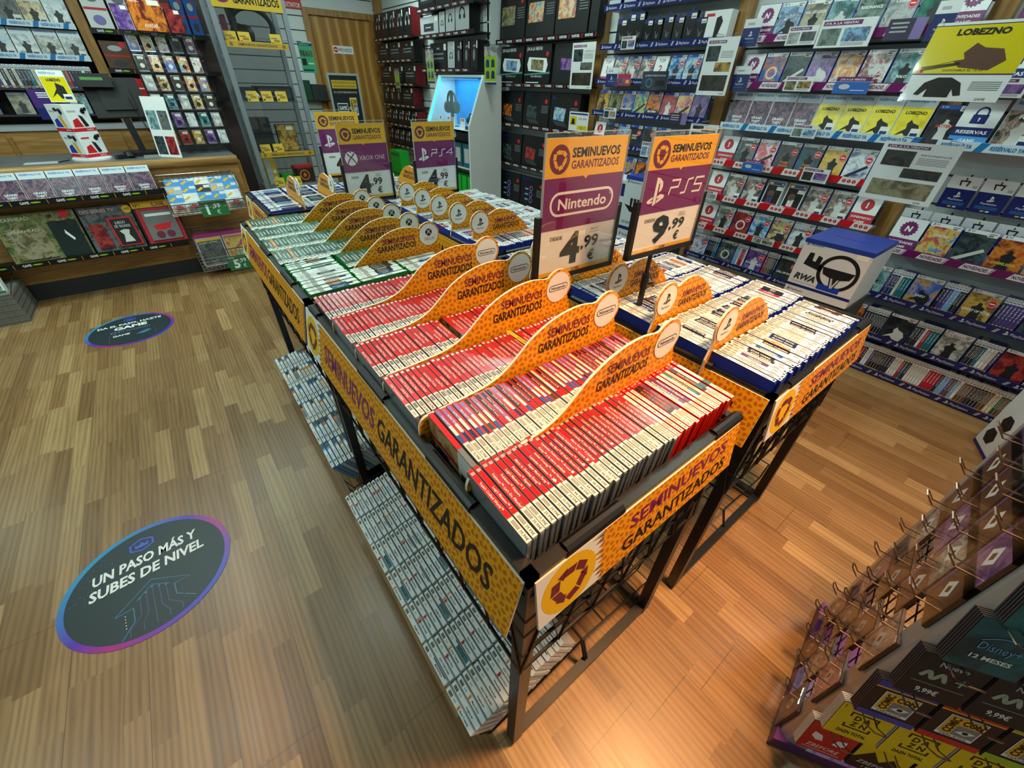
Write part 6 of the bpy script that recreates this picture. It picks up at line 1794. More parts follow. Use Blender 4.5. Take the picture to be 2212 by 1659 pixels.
on_y(b.mesh('magazine'), 'magazine_pack', xa, 4.745, z2c, 'big dark green magazine pack lettered SPEARHEAD with a black blister', 'magazine', 'magazine packs on the counter front', lean=16)
w = xb2 - xb1 - .01
b = mag(w, h, 'smoke', 'DES SERIES TV'); b.prism([(w * .1, h * .1), (w * .38, h * .1), (w * .34, h * .62), (w * .08, h * .62)], 0, .01, ART('crimson')); b.prism([(w * .5, h * .1), (w * .96, h * .1), (w * .92, h * .72), (w * .46, h * .72)], 0, .016, REDP); b.poly([(w * .53, h * .12), (w * .92, h * .12), (w * .89, h * .69), (w * .5, h * .69)], INK, .0166); b.text('JUEGO', w * .58, h * .58, h * .06, WHITE, .017, w=w * .2); b.text('DE TRONOS', w * .55, h * .5, h * .06, WHITE, .017, w=w * .3); b.poly([(w * .62, h * .18), (w * .82, h * .18), (w * .76, h * .34), (w * .8, h * .44), (w * .7, h * .46), (w * .6, h * .43), (w * .66, h * .34)], FIGW, .017); b.ngon(w * .92, h * .88, w * .09, mat('sign_yellow'), .001, 20); b.text('1,99€', w * .92, h * .86, h * .05, INK, .0015, align='c', w=w * .13)
on_y(b.mesh('magazine'), 'magazine_pack', xb1, 4.745, z2c, 'dark magazine pack lettered SERIES TV with a red-framed black book', 'magazine', 'magazine packs on the counter front', lean=16)
w = xb3 - xb2 + .08
b = MB(); b.box(0, w, 0, h, -.02, 0, BPLAST); b.quad(0, w, h * .86, h, mat('sign_yellow'), .0006); b.text('0,50€', w * .45, h * .88, h * .08, MAROON, .001, bold=.03); b.text('Nº1', w * .05, h * .89, h * .06, INK, .001, bold=.03); b.prism([(w * .05, h * .06), (w * .95, h * .06), (w * .95, h * .84), (w * .05, h * .84)], 0, .008, mat('card_red')); b.prism([(w * .14, h * .12), (w * .86, h * .12), (w * .86, h * .78), (w * .14, h * .78)], .008, .022, mat('blister_clear_grey', (120, 118, 116), .1)); b.poly([(w * .28, h * .46), (w * .72, h * .5), (w * .68, h * .38), (w * .5, h * .34), (w * .32, h * .36)], REDP, .023); b.quad(w * .2, w * .8, h * .66, h * .72, WHITE, .023)
for s in (.38, .62):
    b.ngon(w * s, h * .24, w * .1, MAROON, .023, 14)
on_y(b.mesh('magazine'), 'magazine_pack', xb2, 4.745, z2c, 'red blister pack with a 0,50 € yellow header on the counter front', 'magazine', 'magazine packs on the counter front', lean=16)


def basket(label, x0, x1, yb, yf, zb, zf, zbot, tagtxt, tagx):
    t = thing('wire_basket', label, 'wire basket', (x0, yb, zbot), (0, 0, 0), 'wire baskets on the counter')
    w = x1 - x0; d = yf - yb
    b = MB()
    A = lambda x, y, z: (x, y, z - zbot)
    b.tube([A(0, 0, zb), A(w, 0, zb), A(w, d, zf), A(0, d, zf)], .005, CHROME, 6, closed=True)
    n = 15
    for i in range(n + 1):
        x = w * i / n; b.tube([A(x, 0, zb), A(x, 0, zbot), A(x, d, zbot), A(x, d, zf)], .0018, CHROME, 4)
    for k in range(6):
        f = k / 6
        b.tube([A(0, 0, zbot + (zb - zbot) * f), A(w, 0, zbot + (zb - zbot) * f)], .0018, CHROME, 4); b.tube([A(0, d, zbot + (zf - zbot) * f), A(w, d, zbot + (zf - zbot) * f)], .0018, CHROME, 4)
        b.tube([A(0, d * f, zbot), A(w, d * f, zbot)], .0018, CHROME, 4)
        for x in (0, w):
            b.tube([A(x, 0, zbot + (zb - zbot) * f), A(x, d, zbot + (zf - zbot) * f)], .0018, CHROME, 4)
    b.build('wire_frame', t)
    b = MB(frame((tagx - x0, d - .012, -.03), (1, 0, 0), (0, .15, 1))); w2, h2 = .21, .13
    b.box(0, w2, 0, h2, -.003, 0, mat('tag_green', (42, 112, 62), .4)); b.text(tagtxt[0], w2 * .2, h2 * .15, h2 * .6, WHITE, .0006, bold=.04); b.text(',' + tagtxt[1], w2 * .45, h2 * .5, h2 * .28, WHITE, .0006, bold=.02); b.text('€', w2 * .55, h2 * .12, h2 * .26, WHITE, .0006)
    b.quad(w2 * .05, w2 * .3, h2 * .84, h2 * .92, WHITE, .0006); b.build('price_tag', t)
    return t


yb_, yf_ = 4.885, 4.62
basket('upper wire basket on the counter filled with blue toy packs, tagged 1,99 €', -.09, .47, yb_, yf_, .86, .665, .58, ('1', '99'), .12)
basket('lower wire basket by the floor filled with magazine bags, tagged 5,99 €', -.05, .46, yb_, yf_, .42, .25, .08, ('5', '99'), .16)


def toy(pal, head):
    b = MB(); w, h = .115, .15; b.box(0, w, 0, h, -.003, 0, WHITE); b.quad(0, w, h * .55, h, head, .0006); b.quad(0, w, 0, h * .3, ART(pal), .0006); b.prism([(w * .08, h * .12), (w * .92, h * .12), (w * .8, h * .5), (w * .2, h * .5)], 0, .03, glass('blister_shell', .08, (.9, .93, .95), .05)); b.poly([(w * .2, h * .2), (w * .8, h * .2), (w * .7, h * .36), (w * .35, h * .38)], (FIGC, BLUE, REDP)[len(pal) % 3], .01); b.quad(w * .55, w * .95, h * .8, h * .95, LAB, .001)
    b.poly([(w * .05, h * .7), (w * .4, h * .86), (w * .5, h * .78), (w * .15, h * .62)], mat('sign_yellow'), .001)
    return b.mesh('toy_pack')


tp = [toy('party', CYANB), toy('cloud', CYANB), toy('smoke', WHITE), toy('night', DGREY), toy('car', CYANB), toy('steel', LGREY)]
for i in range(15):
    r, c = divmod(i, 5)
    on_y(tp[(i * 2 + r) % 6], 'toy_pack', -.075 + c * .108 + r * .01, 4.68 + r * .075, .59 + r * .05, 'carded toy vehicle pack, %s from left, %s row of the upper basket' % (nth(c), ('front', 'middle', 'back')[r]), 'toy pack', 'toy packs in the upper basket', lean=24)
for i, (x, y, pl, lab) in enumerate(((-.02, 4.70, 'smoke', 'bag lettered COMBAT PATROL with a dark cover'), (.2, 4.71, 'comic', 'black and orange magazine bag at the right of the lower basket'), (-.03, 4.77, 'violet', 'lilac magazine bag behind the dark one'), (.12, 4.8, 'gold', 'gold-edged magazine bag behind'))):
    b = MB(); w, h = .21, .29; b.box(0, w, 0, h, -.012, 0, mat('bag_shine', (200, 190, 200), .15)); b.quad(.008, w - .008, .01, h * .84, ART(pl), .0006); b.quad(0, w, h * .88, h, mat('leaflet_magenta', (170, 40, 110), .35), .0006); b.quad(.008, w - .008, h * .78, h * .84, mat('sign_yellow') if i % 2 == 0 else SPC['orange'], .001)
    if i == 0:
        b.text('COMBAT PATROL', w * .1, h * .7, h * .05, SPC['cream'], .001, w=w * .7)
    on_y(b.mesh('bag'), 'magazine_bag', x, y, .095, 'shiny ' + lab, 'magazine bag', 'magazine bags in the lower basket', lean=20)
t = thing('wire_crate', 'patterned wire crate with boxed figures at the left edge of the photo', 'crate', (-1.75, 4.45, 0))
b = MB(); b.box(0, .51, 0, .4, .0, .22, mat('crate_grey', (120, 118, 114), .5)); b.build('body', t)
b = MB(); b.tube([(0, 0, .225), (.51, 0, .225), (.51, .4, .3), (0, .4, .3)], .006, CHROME, 6, closed=True)
for i in range(12):
    b.tube([(.04 * i + .02, -.003, 0.0), (.04 * i + .02, -.003, .225)], .002, CHROME, 4)
for i in range(5):
    b.tube([(0, -.003, .045 * i + .02), (.51, -.003, .045 * i + .02)], .002, CHROME, 4); b.tube([(.513, 0, .045 * i + .02), (.513, .4, .045 * i + .02)], .002, CHROME, 4)
b.build('wire_frame', t)
for i in range(3):
    b = MB(); b.box(0, .14, 0, .24, -.06, 0, WHITE); b.quad(.01, .13, .01, .14, ART('bone'), .0006); b.quad(0, .14, .2, .24, REDP, .0006); b.text('5,99', .02, .16, .03, INK, .001); b.ngon(.07, .09, .03, SPC['brown'], .001, 14); b.quad(.0, .14, .0, .015, GREEN, .001)
    on_y(b.mesh('box'), 'figure_box', -1.72 + i * .155, 4.52, .221, 'white boxed figure in the crate at the left edge, %s from the left' % nth(i), 'toy box', 'boxed figures in the crate', lean=18)

# ------------------------------------------------------------------ things standing on the counter
zc = .972
t = thing('counter_spinner', 'white carousel of memory cards with red stripes on the counter', 'card carousel', (-.455, 5.2, zc), (0, 0, math.radians(38)))
b = MB(); b.lathe([(.13, 0), (.13, .012)], WHITE, 32); b.build('base', t)
b = MB(); b.box(-.085, .085, -.085, .085, .013, .38, WHITE)
for k in range(4):
    b.M = Matrix.Rotation(k * PI / 2, 4, 'Z') @ frame((-.085, -.0855, .013), (1, 0, 0), (0, 0, 1))
    for r in range(2):
        z = .01 + r * .18; b.quad(.0, .17, z, z + .022, REDP, .001); b.text('SanDisk', .1, z + .006, .012, WHITE, .0016, w=.05); b.poly([(.02, z + .03), (.09, z + .03), (.07, z + .09), (.03, z + .075)], BLUE if k % 2 else REDP, .001); b.poly([(.1, z + .03), (.13, z + .035), (.11, z + .1), (.085, z + .11)], mat('sign_yellow') if k % 2 else FIGC, .0014); b.ngon(.13, z + .13, .016, INK, .001, 12); b.quad(.02, .08, z + .13, z + .14, REDP if r == 0 and k == 0 else LGREY, .001)
b.build('body', t)
for k in range(4):
    for r in range(2):
        b = MB(Matrix.Rotation(k * PI / 2, 4, 'Z')); b.tube([(.05, -.086, .17 + r * .18), (.05, -.115, .165 + r * .18), (.05, -.12, .18 + r * .18)], .009, BPLAST, 6); b.build('hook', t)
t = thing('card_holder', 'yellow LOBEZNO reservation card standing on top of the white carousel', 'display card', (-.52, 5.2, zc + .381))
b = MB(frame((0, 0, .012), (1, 0, 0), (0, .1, 1))); w, h = .15, .2; b.box(0, w, 0, h, -.004, 0, WHITE); b.text('RESÉRVALO', w * .1, h * .88, h * .07, mat('reserve_blue', (30, 120, 190), .4), .001, w=w * .6); b.quad(.004, w - .004, .004, h * .8, mat('poster_yellow', (222, 204, 12), .2), .0006); b.text('LOBEZNO', w * .5, h * .66, h * .085, INK, .001, w=w * .55, align='c', bold=.05); b.poly([(w * .15, h * .14), (w * .4, h * .28), (w * .5, h * .1), (w * .8, h * .2), (w * .78, h * .5), (w * .5, h * .62), (w * .45, h * .42)], FIGC, .001); b.quad(w * .6, w * .95, h * .05, h * .26, LAB, .0014); b.quad(w * .63, w * .9, h * .09, h * .18, NAVY, .0018); b.build('card', t)
b = MB(); b.box(0, .15, -.02, .02, 0, .012, CLEAR); b.build('foot', t)
p = at_y(57, 197, 5.45)
b = MB(); w, h = .13, .2; b.box(0, w, 0, h, -.004, 0, mat('leaflet_purple', (74, 40, 120), .4)); b.quad(0, w, 0, h * .4, NAVY, .0006)
for j in range(3):
    b.quad(w * .35, w * .9, h * (.88 - j * .07), h * (.92 - j * .07), WHITE, .001)
b.text('GAME', w * .6, h * .06, h * .07, WHITE, .001); b.tube([(w * .5, 0, -.003), (w * .5, -.262, -.003)], .004, BPLAST, 6)
on_y(b.mesh('card'), 'leaflet_stand', p.x, 5.45, zc + .265, 'small purple leaflet on a thin stem behind the white carousel', 'leaflet stand', None, lean=0)
# till screen seen from behind
t = thing('till_screen', 'black till screen seen from behind with a green customer display on top', 'till', (-.10, 5.3, zc), (0, 0, 0))
b = MB(); b.box(-.12, .12, -.1, .12, 0, .03, BPLAST); b.build('base', t, bevel=.006)
b = MB(); b.bar((0, .03, .02), (-.02, .06, .34), .05, BPLAST); b.build('neck', t)
b = MB(frame((-.2, .02, .28), (1, 0, .02), (0, .25, 1))); b.box(0, .37, 0, .28, -.05, 0, mat('till_black', (12, 14, 14), .45)); b.box(.08, .29, .05, .2, 0, .02, BPLAST); b.build('screen', t, bevel=.008)
b = MB(frame((-.22, .0, .49), (1, 0, 0), (0, .2, 1))); b.box(0, .22, 0, .09, -.03, .01, BPLAST); b.quad(.03, .17, .045, .065, mat('display_green', (70, 120, 60), .3, emit=(60, 130, 60), es=.25), .0105); b.build('customer_display', t)
b = MB(); b.tube([(.06, -.03, .42), (.1, -.06, .2), (.16, -.05, .06), (.14, .0, .004)], .004, BPLAST, 6); b.build('cable', t)
t = thing('barcode_scanner', 'small black barcode scanner lying by the till', 'scanner', (-.24, 5.12, zc), (0, 0, .4))
b = MB(); b.box(-.06, .02, -.03, .03, 0, .03, BPLAST); b.build('handle', t, bevel=.006); b = MB(); b.lathe([(.03, 0), (.045, .02), (.03, .05)], BPLAST, 16, .04, 0); b.build('head', t)
b = MB(); b.box(-.11, .08, 5.07, 5.17, zc, zc + .012, STEEL); tag(b.build('cash_tray'), 'flat metal tray in front of the till', 'tray')
b = MB(); b.box(0, .2, 0, .12, 0, .002, LGREY); b.tube([(.2, .02, .006), (.26, .1, .006)], .004, BPLAST, 6); tag(b.build('order_pad', loc=(-.86, 5.05, zc)), 'pale sheet with a pen lying on the counter', 'paper')
b = MB(); b.box(0, .2, 0, .25, 0, .12, NAVY); b.quad(.02, .18, .03, .2, BLUE, .121); tag(b.build('blue_box', loc=(-1.3, 5.1, zc)), 'blue box on the counter at the left edge of the photo', 'box')
# picture stand
p = at_y(278, 212, 5.1)
b = MB(); w, h = .21, .44; b.box(0, w, 0, h, -.006, 0, WHITE)
for i in range(2):
    for j in range(2):
        b.quad(w * (.06 + .47 * i), w * (.46 + .47 * i), h * (.05 + .42 * j), h * (.36 + .42 * j), ART(('night', 'crimson', 'sea', 'smoke')[i + 2 * j]), .0006)
b.box(0, w, -.002, .004, -.08, .04, CLEAR)
on_y(b.mesh('stand'), 'picture_stand', p.x + .03, 5.08, zc + .002, 'white acrylic picture stand with four photos at the front of the counter', 'picture stand', None, lean=8, yaw=math.radians(-42))
# clear rack of card packs
t = thing('card_rack', 'clear acrylic rack with six tiers of trading card packs on the counter', 'acrylic rack', (.105, 5.16, zc))
w, h = .50, .86
ac = CLEAR
b = MB(); b.box(-.006, 0, 0, .22, 0, h, ac); b.box(w, w + .006, 0, .22, 0, h, ac); b.box(0, w, .21, .216, 0, h, mat('rack_back_smoke', (60, 64, 66), .2, alpha=.6)); b.build('side_panel', t)
for r in range(6):
    z = .075 + r * .132
    b = MB(); b.box(0, w, .01 + r * .02, .20, z - .006, z - .002, ac); b.box(0, w, .008 + r * .02, .012 + r * .02, z - .006, z + .018, ac); b.build('tier', t)
pk = []
for k, pl in enumerate(('sunset', 'comic', 'fog', 'crimson', 'redwhite', 'sand', 'gold', 'black', 'cave', 'violet', 'collage', 'party', 'steel', 'sea', 'ocean', 'teal')):
    b = MB(); b.box(0, .07, 0, .112, -.012, 0, mat('foil_edge', (170, 170, 176), .2, .6)); b.quad(.001, .069, .006, .106, ART(pl), .0006); b.quad(.022, .06, .082, .1, LAB, .001); b.quad(.026, .05, .086, .09, GREY, .0014); b.ngon(.036, .04, .016, FIGC if k % 2 else FIGW, .001, 12)
    pk.append(b.mesh('pack'))
for r in range(6):
    for c in range(5):
        on_y(pk[(r * 5 + c * 3 + r) % 16], 'card_pack', .117 + c * .098, 5.16 + .03 + r * .02, zc + .075 + r * .132, 'trading card pack, %s from left, %s tier of the clear rack' % (nth(c), ('lowest', 'second', 'third', 'fourth', 'fifth', 'top')[r]), 'card pack', 'card packs in the clear rack', lean=8)
for i, (x, w_, hh, pl, lab, ti) in enumerate(((.10, .10, .15, 'violet', 'violet boxed card set on top of the clear rack', ''), (.21, .22, .2, 'sunset', 'large orange-brown MAGIC AVATAR box on top of the clear rack', 'AVATAR'), (.44, .10, .15, 'crimson', 'small dark red boxed card set on top of the clear rack', ''))):
    b = MB(); b.box(0, w_, 0, hh, -.1, 0, FIGC); b.quad(.002, w_ - .002, .002, hh - .002, ART(pl), .0006); b.quad(w_ * .6, w_ * .95, hh * .8, hh * .95, LAB, .001)
    if ti:
        b.text(ti, w_ * .3, hh * .12, hh * .12, WHITE, .001, w=w_ * .4); b.text('MAGIC', w_ * .08, hh * .86, hh * .1, WHITE, .001, w=w_ * .3)
    on_y(b.mesh('box'), 'card_box', x, 5.2, zc + h + .003, lab, 'card box', 'card boxes on the clear rack', lean=0)
b = MB(); b.box(.1, .61, 5.16, 5.38, zc + h - .003, zc + h + .002, ac); o = b.build('rack_top'); o.parent = t; o.matrix_parent_inverse = Matrix.Translation(-t.location)

# ------------------------------------------------------------------ wall unit behind the counter
YF = 6.2
for (px, py) in ((185, 70),):
    c = at_y(px, py, 6.25); b = MB(); b.box(c.x - .04, c.x + .04, 6.26, 6.5, .9, 3.1, WOOD); structure(b.build('trim_7'))
b = MB(); b.box(-1.9, -1.82, 6.26, 6.5, .9, 3.1, WOOD); structure(b.build('trim_8'))
GL = 'covers on the wall behind the counter'
for z, n, lab, pals in ((1.885, 10, 'upper', ('steel', 'sand', 'smoke', 'yellow')), (1.662, 10, 'lower', ('fog', 'bone', 'steel', 'cloud'))):
    y_shelf(-1.8, -.19, YF, 6.5, z, '%s pale blue RESÉRVALO YA shelf on the wall behind the counter' % lab, 'RES')
    for i in range(n):
        pl = pals[i % len(pals)]
        key = ('LW', pl)
        if key not in _cov:
            _cov[key] = C('r', pl, 'LOBEZNO' if pl == 'yellow' else '', INK, 'd' if pl == 'yellow' else 'p', False, w=.15, h=.2, t=.008, ty=.6, tag_=True)
        on_y(_cov[key], 'display_case', -.345 - i * .157, YF + .015, z, '%s reservation cover, %s shelf behind the counter, %s from the right' % (DESC[pl], lab, nth(i)), 'game case', GL, lean=12)
for z, lab in ((1.432, 'spine'), (1.235, 'low')):
    y_shelf(-1.8, -.19, YF, 6.5, z, 'dark %s shelf on the wall behind the counter' % lab, lip=False, board=DGREY)
for i in range(62):
    k = R.randrange(18)
    o = on_y(SP[k], 'shelf_game_case', -1.75 + i * .0245, YF + .03, 1.432, 'upright game case behind the counter, %s from the left' % nth(i), 'game case', 'upright cases behind the counter', lean=6)
    o.scale = (1.6, 1, 1)
for i, (pl, x) in enumerate((('smoke', -1.12), ('olive', -.9), ('sea', -.5), ('cloud', -.35), ('steel', -1.4))):
    on_y(C('5', pl, '', None, 'p'), 'display_case', x, YF + .04, 1.235, '%s cover on the low shelf behind the counter' % DESC[pl], 'game case', GL, lean=14)
t = thing('back_cabinet', 'oak drawer cabinet with a grey top against the wall behind the counter', 'cabinet', (-2.6, 5.98, 0))
b = MB(); b.box(0, 3.2, .02, .5, 0, 1.12, WOODX); b.build('body', t)
b = MB(); b.box(-.01, 3.21, 0, .51, 1.125, 1.155, LGREY); b.build('worktop', t)
for i in range(4):
    b = MB(); b.box(.02 + i * .8, .78 + i * .8, -.0, .019, .62, 1.10, WOODX); o = b.build('drawer', t); b = MB(); b.lathe([(.012, 0), (.018, .012), (.012, .022)], STEEL, 14); c = b.build('knob', o); c.location = (.4 + i * .8, -.001, .86); c.rotation_euler = (PI / 2, 0, 0)
# controller boxes right of the post
for z, lab in ((1.87, 'upper'), (1.58, 'middle'), (1.36, 'lower')):
    y_shelf(-.1, .83, YF, 6.5, z, '%s shelf of the console bay behind the counter' % lab, lip=True, words='GAME')
for r, (z, its) in enumerate(((1.87, (('white', .17, .3, 'violet'), ('white', .17, .3, 'steel'), ('violet', .13, .2, ''), ('red', .13, .24, ''), ('blue', .09, .3, ''), ('blue', .09, .3, ''))), (1.58, (('brown', .2, .22, ''), ('white', .12, .2, 'teal'), ('white', .12, .2, 'teal'), ('black', .14, .2, ''), ('black', .14, .2, ''))), (1.36, (('red', .2, .16, ''), ('red', .2, .16, ''), ('black', .16, .18, ''), ('black', .16, .18, ''))))):
    x = -.08
    for i, (c, w, h, in_) in enumerate(its):
        b = MB(); b.box(0, w, 0, h, -.12, 0, SPC[c]); b.quad(.004, w - .004, h * .48, h * .54, REDP if c != 'red' else WHITE, .0006); b.ngon(w * .5, h * .25, w * .26, SPC['lilac'] if in_ == 'violet' else (DGREY if c != 'black' else GREY), .001, 16, ry=h * .12); b.ngon(w * .5, h * .76, w * .26, LGREY if c != 'white' else GREY, .001, 16, ry=h * .1); b.ngon(w * .8, h * .88, w * .12, REDP, .0014, 14)
        on_y(b.mesh('box'), 'console_box', x, YF + .02, z, '%s accessory box, %s console shelf behind the counter, %s from left' % (c, ('upper', 'middle', 'lower')[r], nth(i)), 'console box', 'boxes in the console bay', lean=3)
        x += w + .02

# ------------------------------------------------------------------ glass showcase
t = thing('glass_showcase', 'tall aluminium and glass showcase right of the counter', 'showcase', (0, 0, 0))
sx0, sx1, sy0, sy1, stop = .765, 1.385, 5.2, 5.62, 2.6
AL = mat('aluminium_grey', (128, 134, 140), .45, .3)
for (x, y) in ((sx0, sy0), (sx1 - .042, sy0), (sx0, sy1 - .035), (sx1 - .042, sy1 - .035)):
    b = MB(); b.box(x, x + .042, y, y + .035, 0, stop, AL); b.build('post', t)
b = MB(); b.box(sx0 + .042, sx1 - .042, sy0 + .01, sy0 + .014, .62, stop, glass('showcase_glass', .03)); b.build('front_glass', t)
for x in (sx0 + .018, sx1 - .022):
    b = MB(); b.box(x, x + .004, sy0 + .035, sy1 - .035, .62, stop, glass('showcase_glass')); b.build('side_glass', t)
b = MB(); b.box(sx0, sx1, sy1 - .01, sy1, .0, stop, mat('showcase_back', (70, 76, 80), .3, alpha=.45)); b.build('back_panel', t)
b = MB(); b.box(sx0 + .02, sx1 - .02, sy0 + .02, sy1 - .02, 0, .62, AL); b.build('base', t)
for i, z in enumerate((.93, 1.37, 1.80)):
    b = MB(); b.box(sx0 + .03, sx1 - .03, sy0 + .03, sy1 - .02, z - .008, z, glass('shelf_glass', .06, (.80, .90, .87))); s_ = b.build('glass_shelf', t)
    if i != 1:
        b = MB(frame((sx0 + .05, sy0 + .016, z - .03), (1, 0, 0), (0, 0, 1))); w = sx1 - sx0 - .1
        b.box(0, w, 0, .045, -.002, 0, mat('strip_yellow', (196, 160, 40), .4)); b.text('SEMINUEVOS GARANTIZADOS', w * .5, .014, .018, MAROON, .0006, w=w * .62, align='c', bold=.02)
        for q in (.08, .92):
            recycle_mark(b, w * q, .022, .014, MAROON, mat('strip_yellow'), .0006)
        b.build('yellow_strip', t)
b = MB(frame((sx0 + .03, sy0 - .004, 2.03), (1, 0, 0), (0, 0, 1))); w = sx1 - sx0 - .06
b.box(0, w, 0, .2, -.003, 0, mat('strip_yellow')); recycle_mark(b, w * .16, .1, .07, PURP, mat('strip_yellow'), .0006); b.text('SEMINUEVOS', w * .3, .11, .05, INK, .0006, w=w * .66, bold=.03); b.text('GARANTIZADOS', w * .3, .035, .05, INK, .0006, w=w * .66, bold=.03); b.build('header_sign', t)
# contents
YPC = mat('price_card_yellow', (214, 178, 40), .5)
for i, (x, z, sh) in enumerate(((.83, 1.80, 'top'), (.94, 1.80, 'top'), (1.2, 1.80, 'top'), (.86, 1.37, 'middle'), (.99, 1.37, 'middle'), (1.12, 1.37, 'middle'), (.84, .93, 'lower'), (.96, .93, 'lower'), (.88, .62, 'bottom'), (1.05, .62, 'bottom'))):
    b = MB(frame((0, 0, 0), (1, 0, 0), (0, .25, 1))); b.box(0, .095, 0, .085, -.002, 0, YPC); b.quad(.01, .06, .05, .056, MAROON, .0006); b.quad(.03, .08, .025, .045, mat('price_card_ink', (150, 110, 20), .5), .0006); b.quad(.008, .022, .008, .022, INK, .0006)
    tag(b.build('price_card', loc=(x, sy0 + .05, z)), 'x %s %d' % (sh, {'top': (0, 1, 2), 'middle': (0, 0, 0, 0, 1, 2)}.get(sh, (0,))[0] + 1) if False else 'yellow price card, %s on the %s level of the glass showcase' % (nth((i, i - 3, i - 6, i - 8)[('top', 'middle', 'lower', 'bottom').index(sh)]) + ' from the left', sh), 'price card', 'yellow price cards in the showcase')
t2 = thing('vr_headset', 'black virtual reality headset on the top level of the showcase', 'headset', (1.07, 5.42, 1.80))
b = MB(); b.lathe([(.05, 0), (.09, .03), (.1, .08), (.08, .13), (.04, .15)], BPLAST, 18, -.06, 0); b.build('visor', t2, smooth=True)
b = MB(); b.tube([(.17 * math.cos(a) + .05, .04, .14 + .13 * math.sin(a)) for a in [-.6 + (PI + .5) * i / 14 for i in range(15)]], .022, BPLAST, 8); b.build('head_strap', t2, smooth=True)
b = MB(); b.prism([(0, 0), (.02, 0), (.03, .26), (.005, .3), (-.02, .25)], 0, .15, BPLAST); o = b.build('console', loc=(.95, 5.5, 1.80), rot=(PI / 2, 0, 0)); tag(o, 'slim upright black console on the top level of the showcase', 'console')
b = MB(); b.box(0, .03, 0, .13, 0, .2, mat('box_maroon', (90, 30, 44), .4)); b.quad(0, .03, .02, .12, WHITE, .2005); tag(b.build('game_box', loc=(.87, 5.4, 1.80)), 'narrow dark red box on the top level of the showcase', 'box')
b = MB(); b.box(0, .34, 0, .16, 0, .12, BPLAST); b.box(.02, .32, -.002, 0, .02, .1, DGREY); tag(b.build('console', loc=(.98, 5.42, 1.37)), 'wide black console on the middle level of the showcase', 'console')
b = MB(); b.box(0, .2, 0, .16, 0, .11, mat('dark_navy_box', (26, 28, 44), .4)); tag(b.build('console', loc=(.81, 5.42, 1.37)), 'dark console at the left of the middle showcase level', 'console')
for i, x in enumerate((.93, 1.11)):
    t3 = thing('controller', 'white game controller behind the yellow cards of the showcase, %s one' % ('left', 'right')[i], 'controller', (x, 5.36, 1.374), (0, 0, 0), 'white controllers in the showcase')
    b = MB(); b.tube([(-.05, 0, .02), (-.035, 0, .05), (.035, 0, .05), (.05, 0, .02)], .02, WHITE, 8); b.build('body', t3, smooth=True)
    b = MB(); b.box(-.02, .02, -.022, -.018, .04, .07, BPLAST); b.build('touchpad', t3)
b = MB(); b.box(0, .19, 0, .05, 0, .24, FIGC); b.M = frame((0, -.001, 0), (1, 0, 0), (0, 0, 1)); b.quad(.005, .185, .005, .235, ART('gold'), 0); b.quad(.1, .16, .19, .22, LAB, .001); tag(b.build('boxed_game', loc=(1.06, 5.4, .93)), 'dark gold boxed game on the lower level of the showcase', 'boxed game')
b = MB(); b.box(0, .2, 0, .1, 0, .3, mat('charcoal_box', (30, 34, 36), .4)); tag(b.build('console', loc=(.83, 5.46, .93)), 'charcoal box at the back of the lower showcase level', 'console')
b = MB(); b.box(0, .1, 0, .1, 0, .24, mat('price_card_yellow')); b.M = frame((0, -.001, 0), (1, 0, 0), (0, 0, 1)); b.quad(0, .05, 0, .24, LGREY, 0); b.ngon(.075, .12, .016, WHITE, .001, 14); b.ngon(.075, .06, .016, WHITE, .001, 14); tag(b.build('boxed_console', loc=(.86, 5.42, .62)), 'grey and yellow box on the bottom of the showcase', 'box')
b = MB(); b.box(0, .2, 0, .1, 0, .17, mat('black_box_red', (28, 22, 24), .4), top=REDP); b.M = frame((0, -.001, 0), (1, 0, 0), (0, 0, 1)); b.ring(.1, .075, .04, .052, SPC['orange'], 0, 24); b.poly([(.08, .06), (.11, .055), (.12, .08), (.1, .1), (.085, .085)], SPC['orange'], .0004); b.quad(0, .2, .145, .17, REDP, .0004); tag(b.build('boxed_game', loc=(1.12, 5.36, .62)), 'black box with a gold ring emblem and red top in the showcase', 'boxed game')
b = MB(); b.box(0, .18, 0, .12, 0, .08, mat('bright_green_box')); tag(b.build('game_box', loc=(1.0, 5.46, .62)), 'green box at the back of the showcase bottom', 'box')

# ------------------------------------------------------------------ back wall signs


def sheet_y(px0, py0, px1, py1, y, label, design, cat='hanging leaflet', name='leaflet', group='leaflets hanging from the shelves', sleeve=True):
    a = at_y(px0, py0, y); c = at_y(px1, py1, y); w, h = c.x - a.x, a.z - c.z
    b = MB(); b.box(0, w, 0, h, -.004, 0, WHITE); design(b, w, h)
    o = b.build(name); o.matrix_world = frame((a.x, y, c.z), (1, 0, 0), (0, 0, 1)); return tag(o, label, cat, group)


def d_ext(b, w, h):
    b.quad(0, w, 0, h, REDP, .0004); b.text('EXTINTOR', w * .5, h * .1, h * .28, WHITE, .0008, w=w * .85, align='c', bold=.02); b.poly([(w * .42, h * .5), (w * .56, h * .5), (w * .56, h * .8), (w * .5, h * .86), (w * .42, h * .8)], WHITE, .0008)


sheet_y(604, -22, 653, 21, YB - .012, 'red EXTINTOR sign on the back wall beside the showcase', d_ext, 'sign', 'sign', None)
a = at_y(641, 91, 6.42); c_ = at_y(686, 158, 6.42)
sheet_y(641, 91, 686, 158, 6.42, 'green reservation leaflet hanging right of the showcase', d_green)
b = MB(); b.box(a.x, c_.x, 6.424, 6.43, a.z, a.z + .012, STEEL); b.box(.85, a.x + .05, 6.424, 6.43, a.z + .002, a.z + .01, STEEL); tag(b.build('leaflet_rail'), 'thin metal rail holding the green leaflet', 'rail')


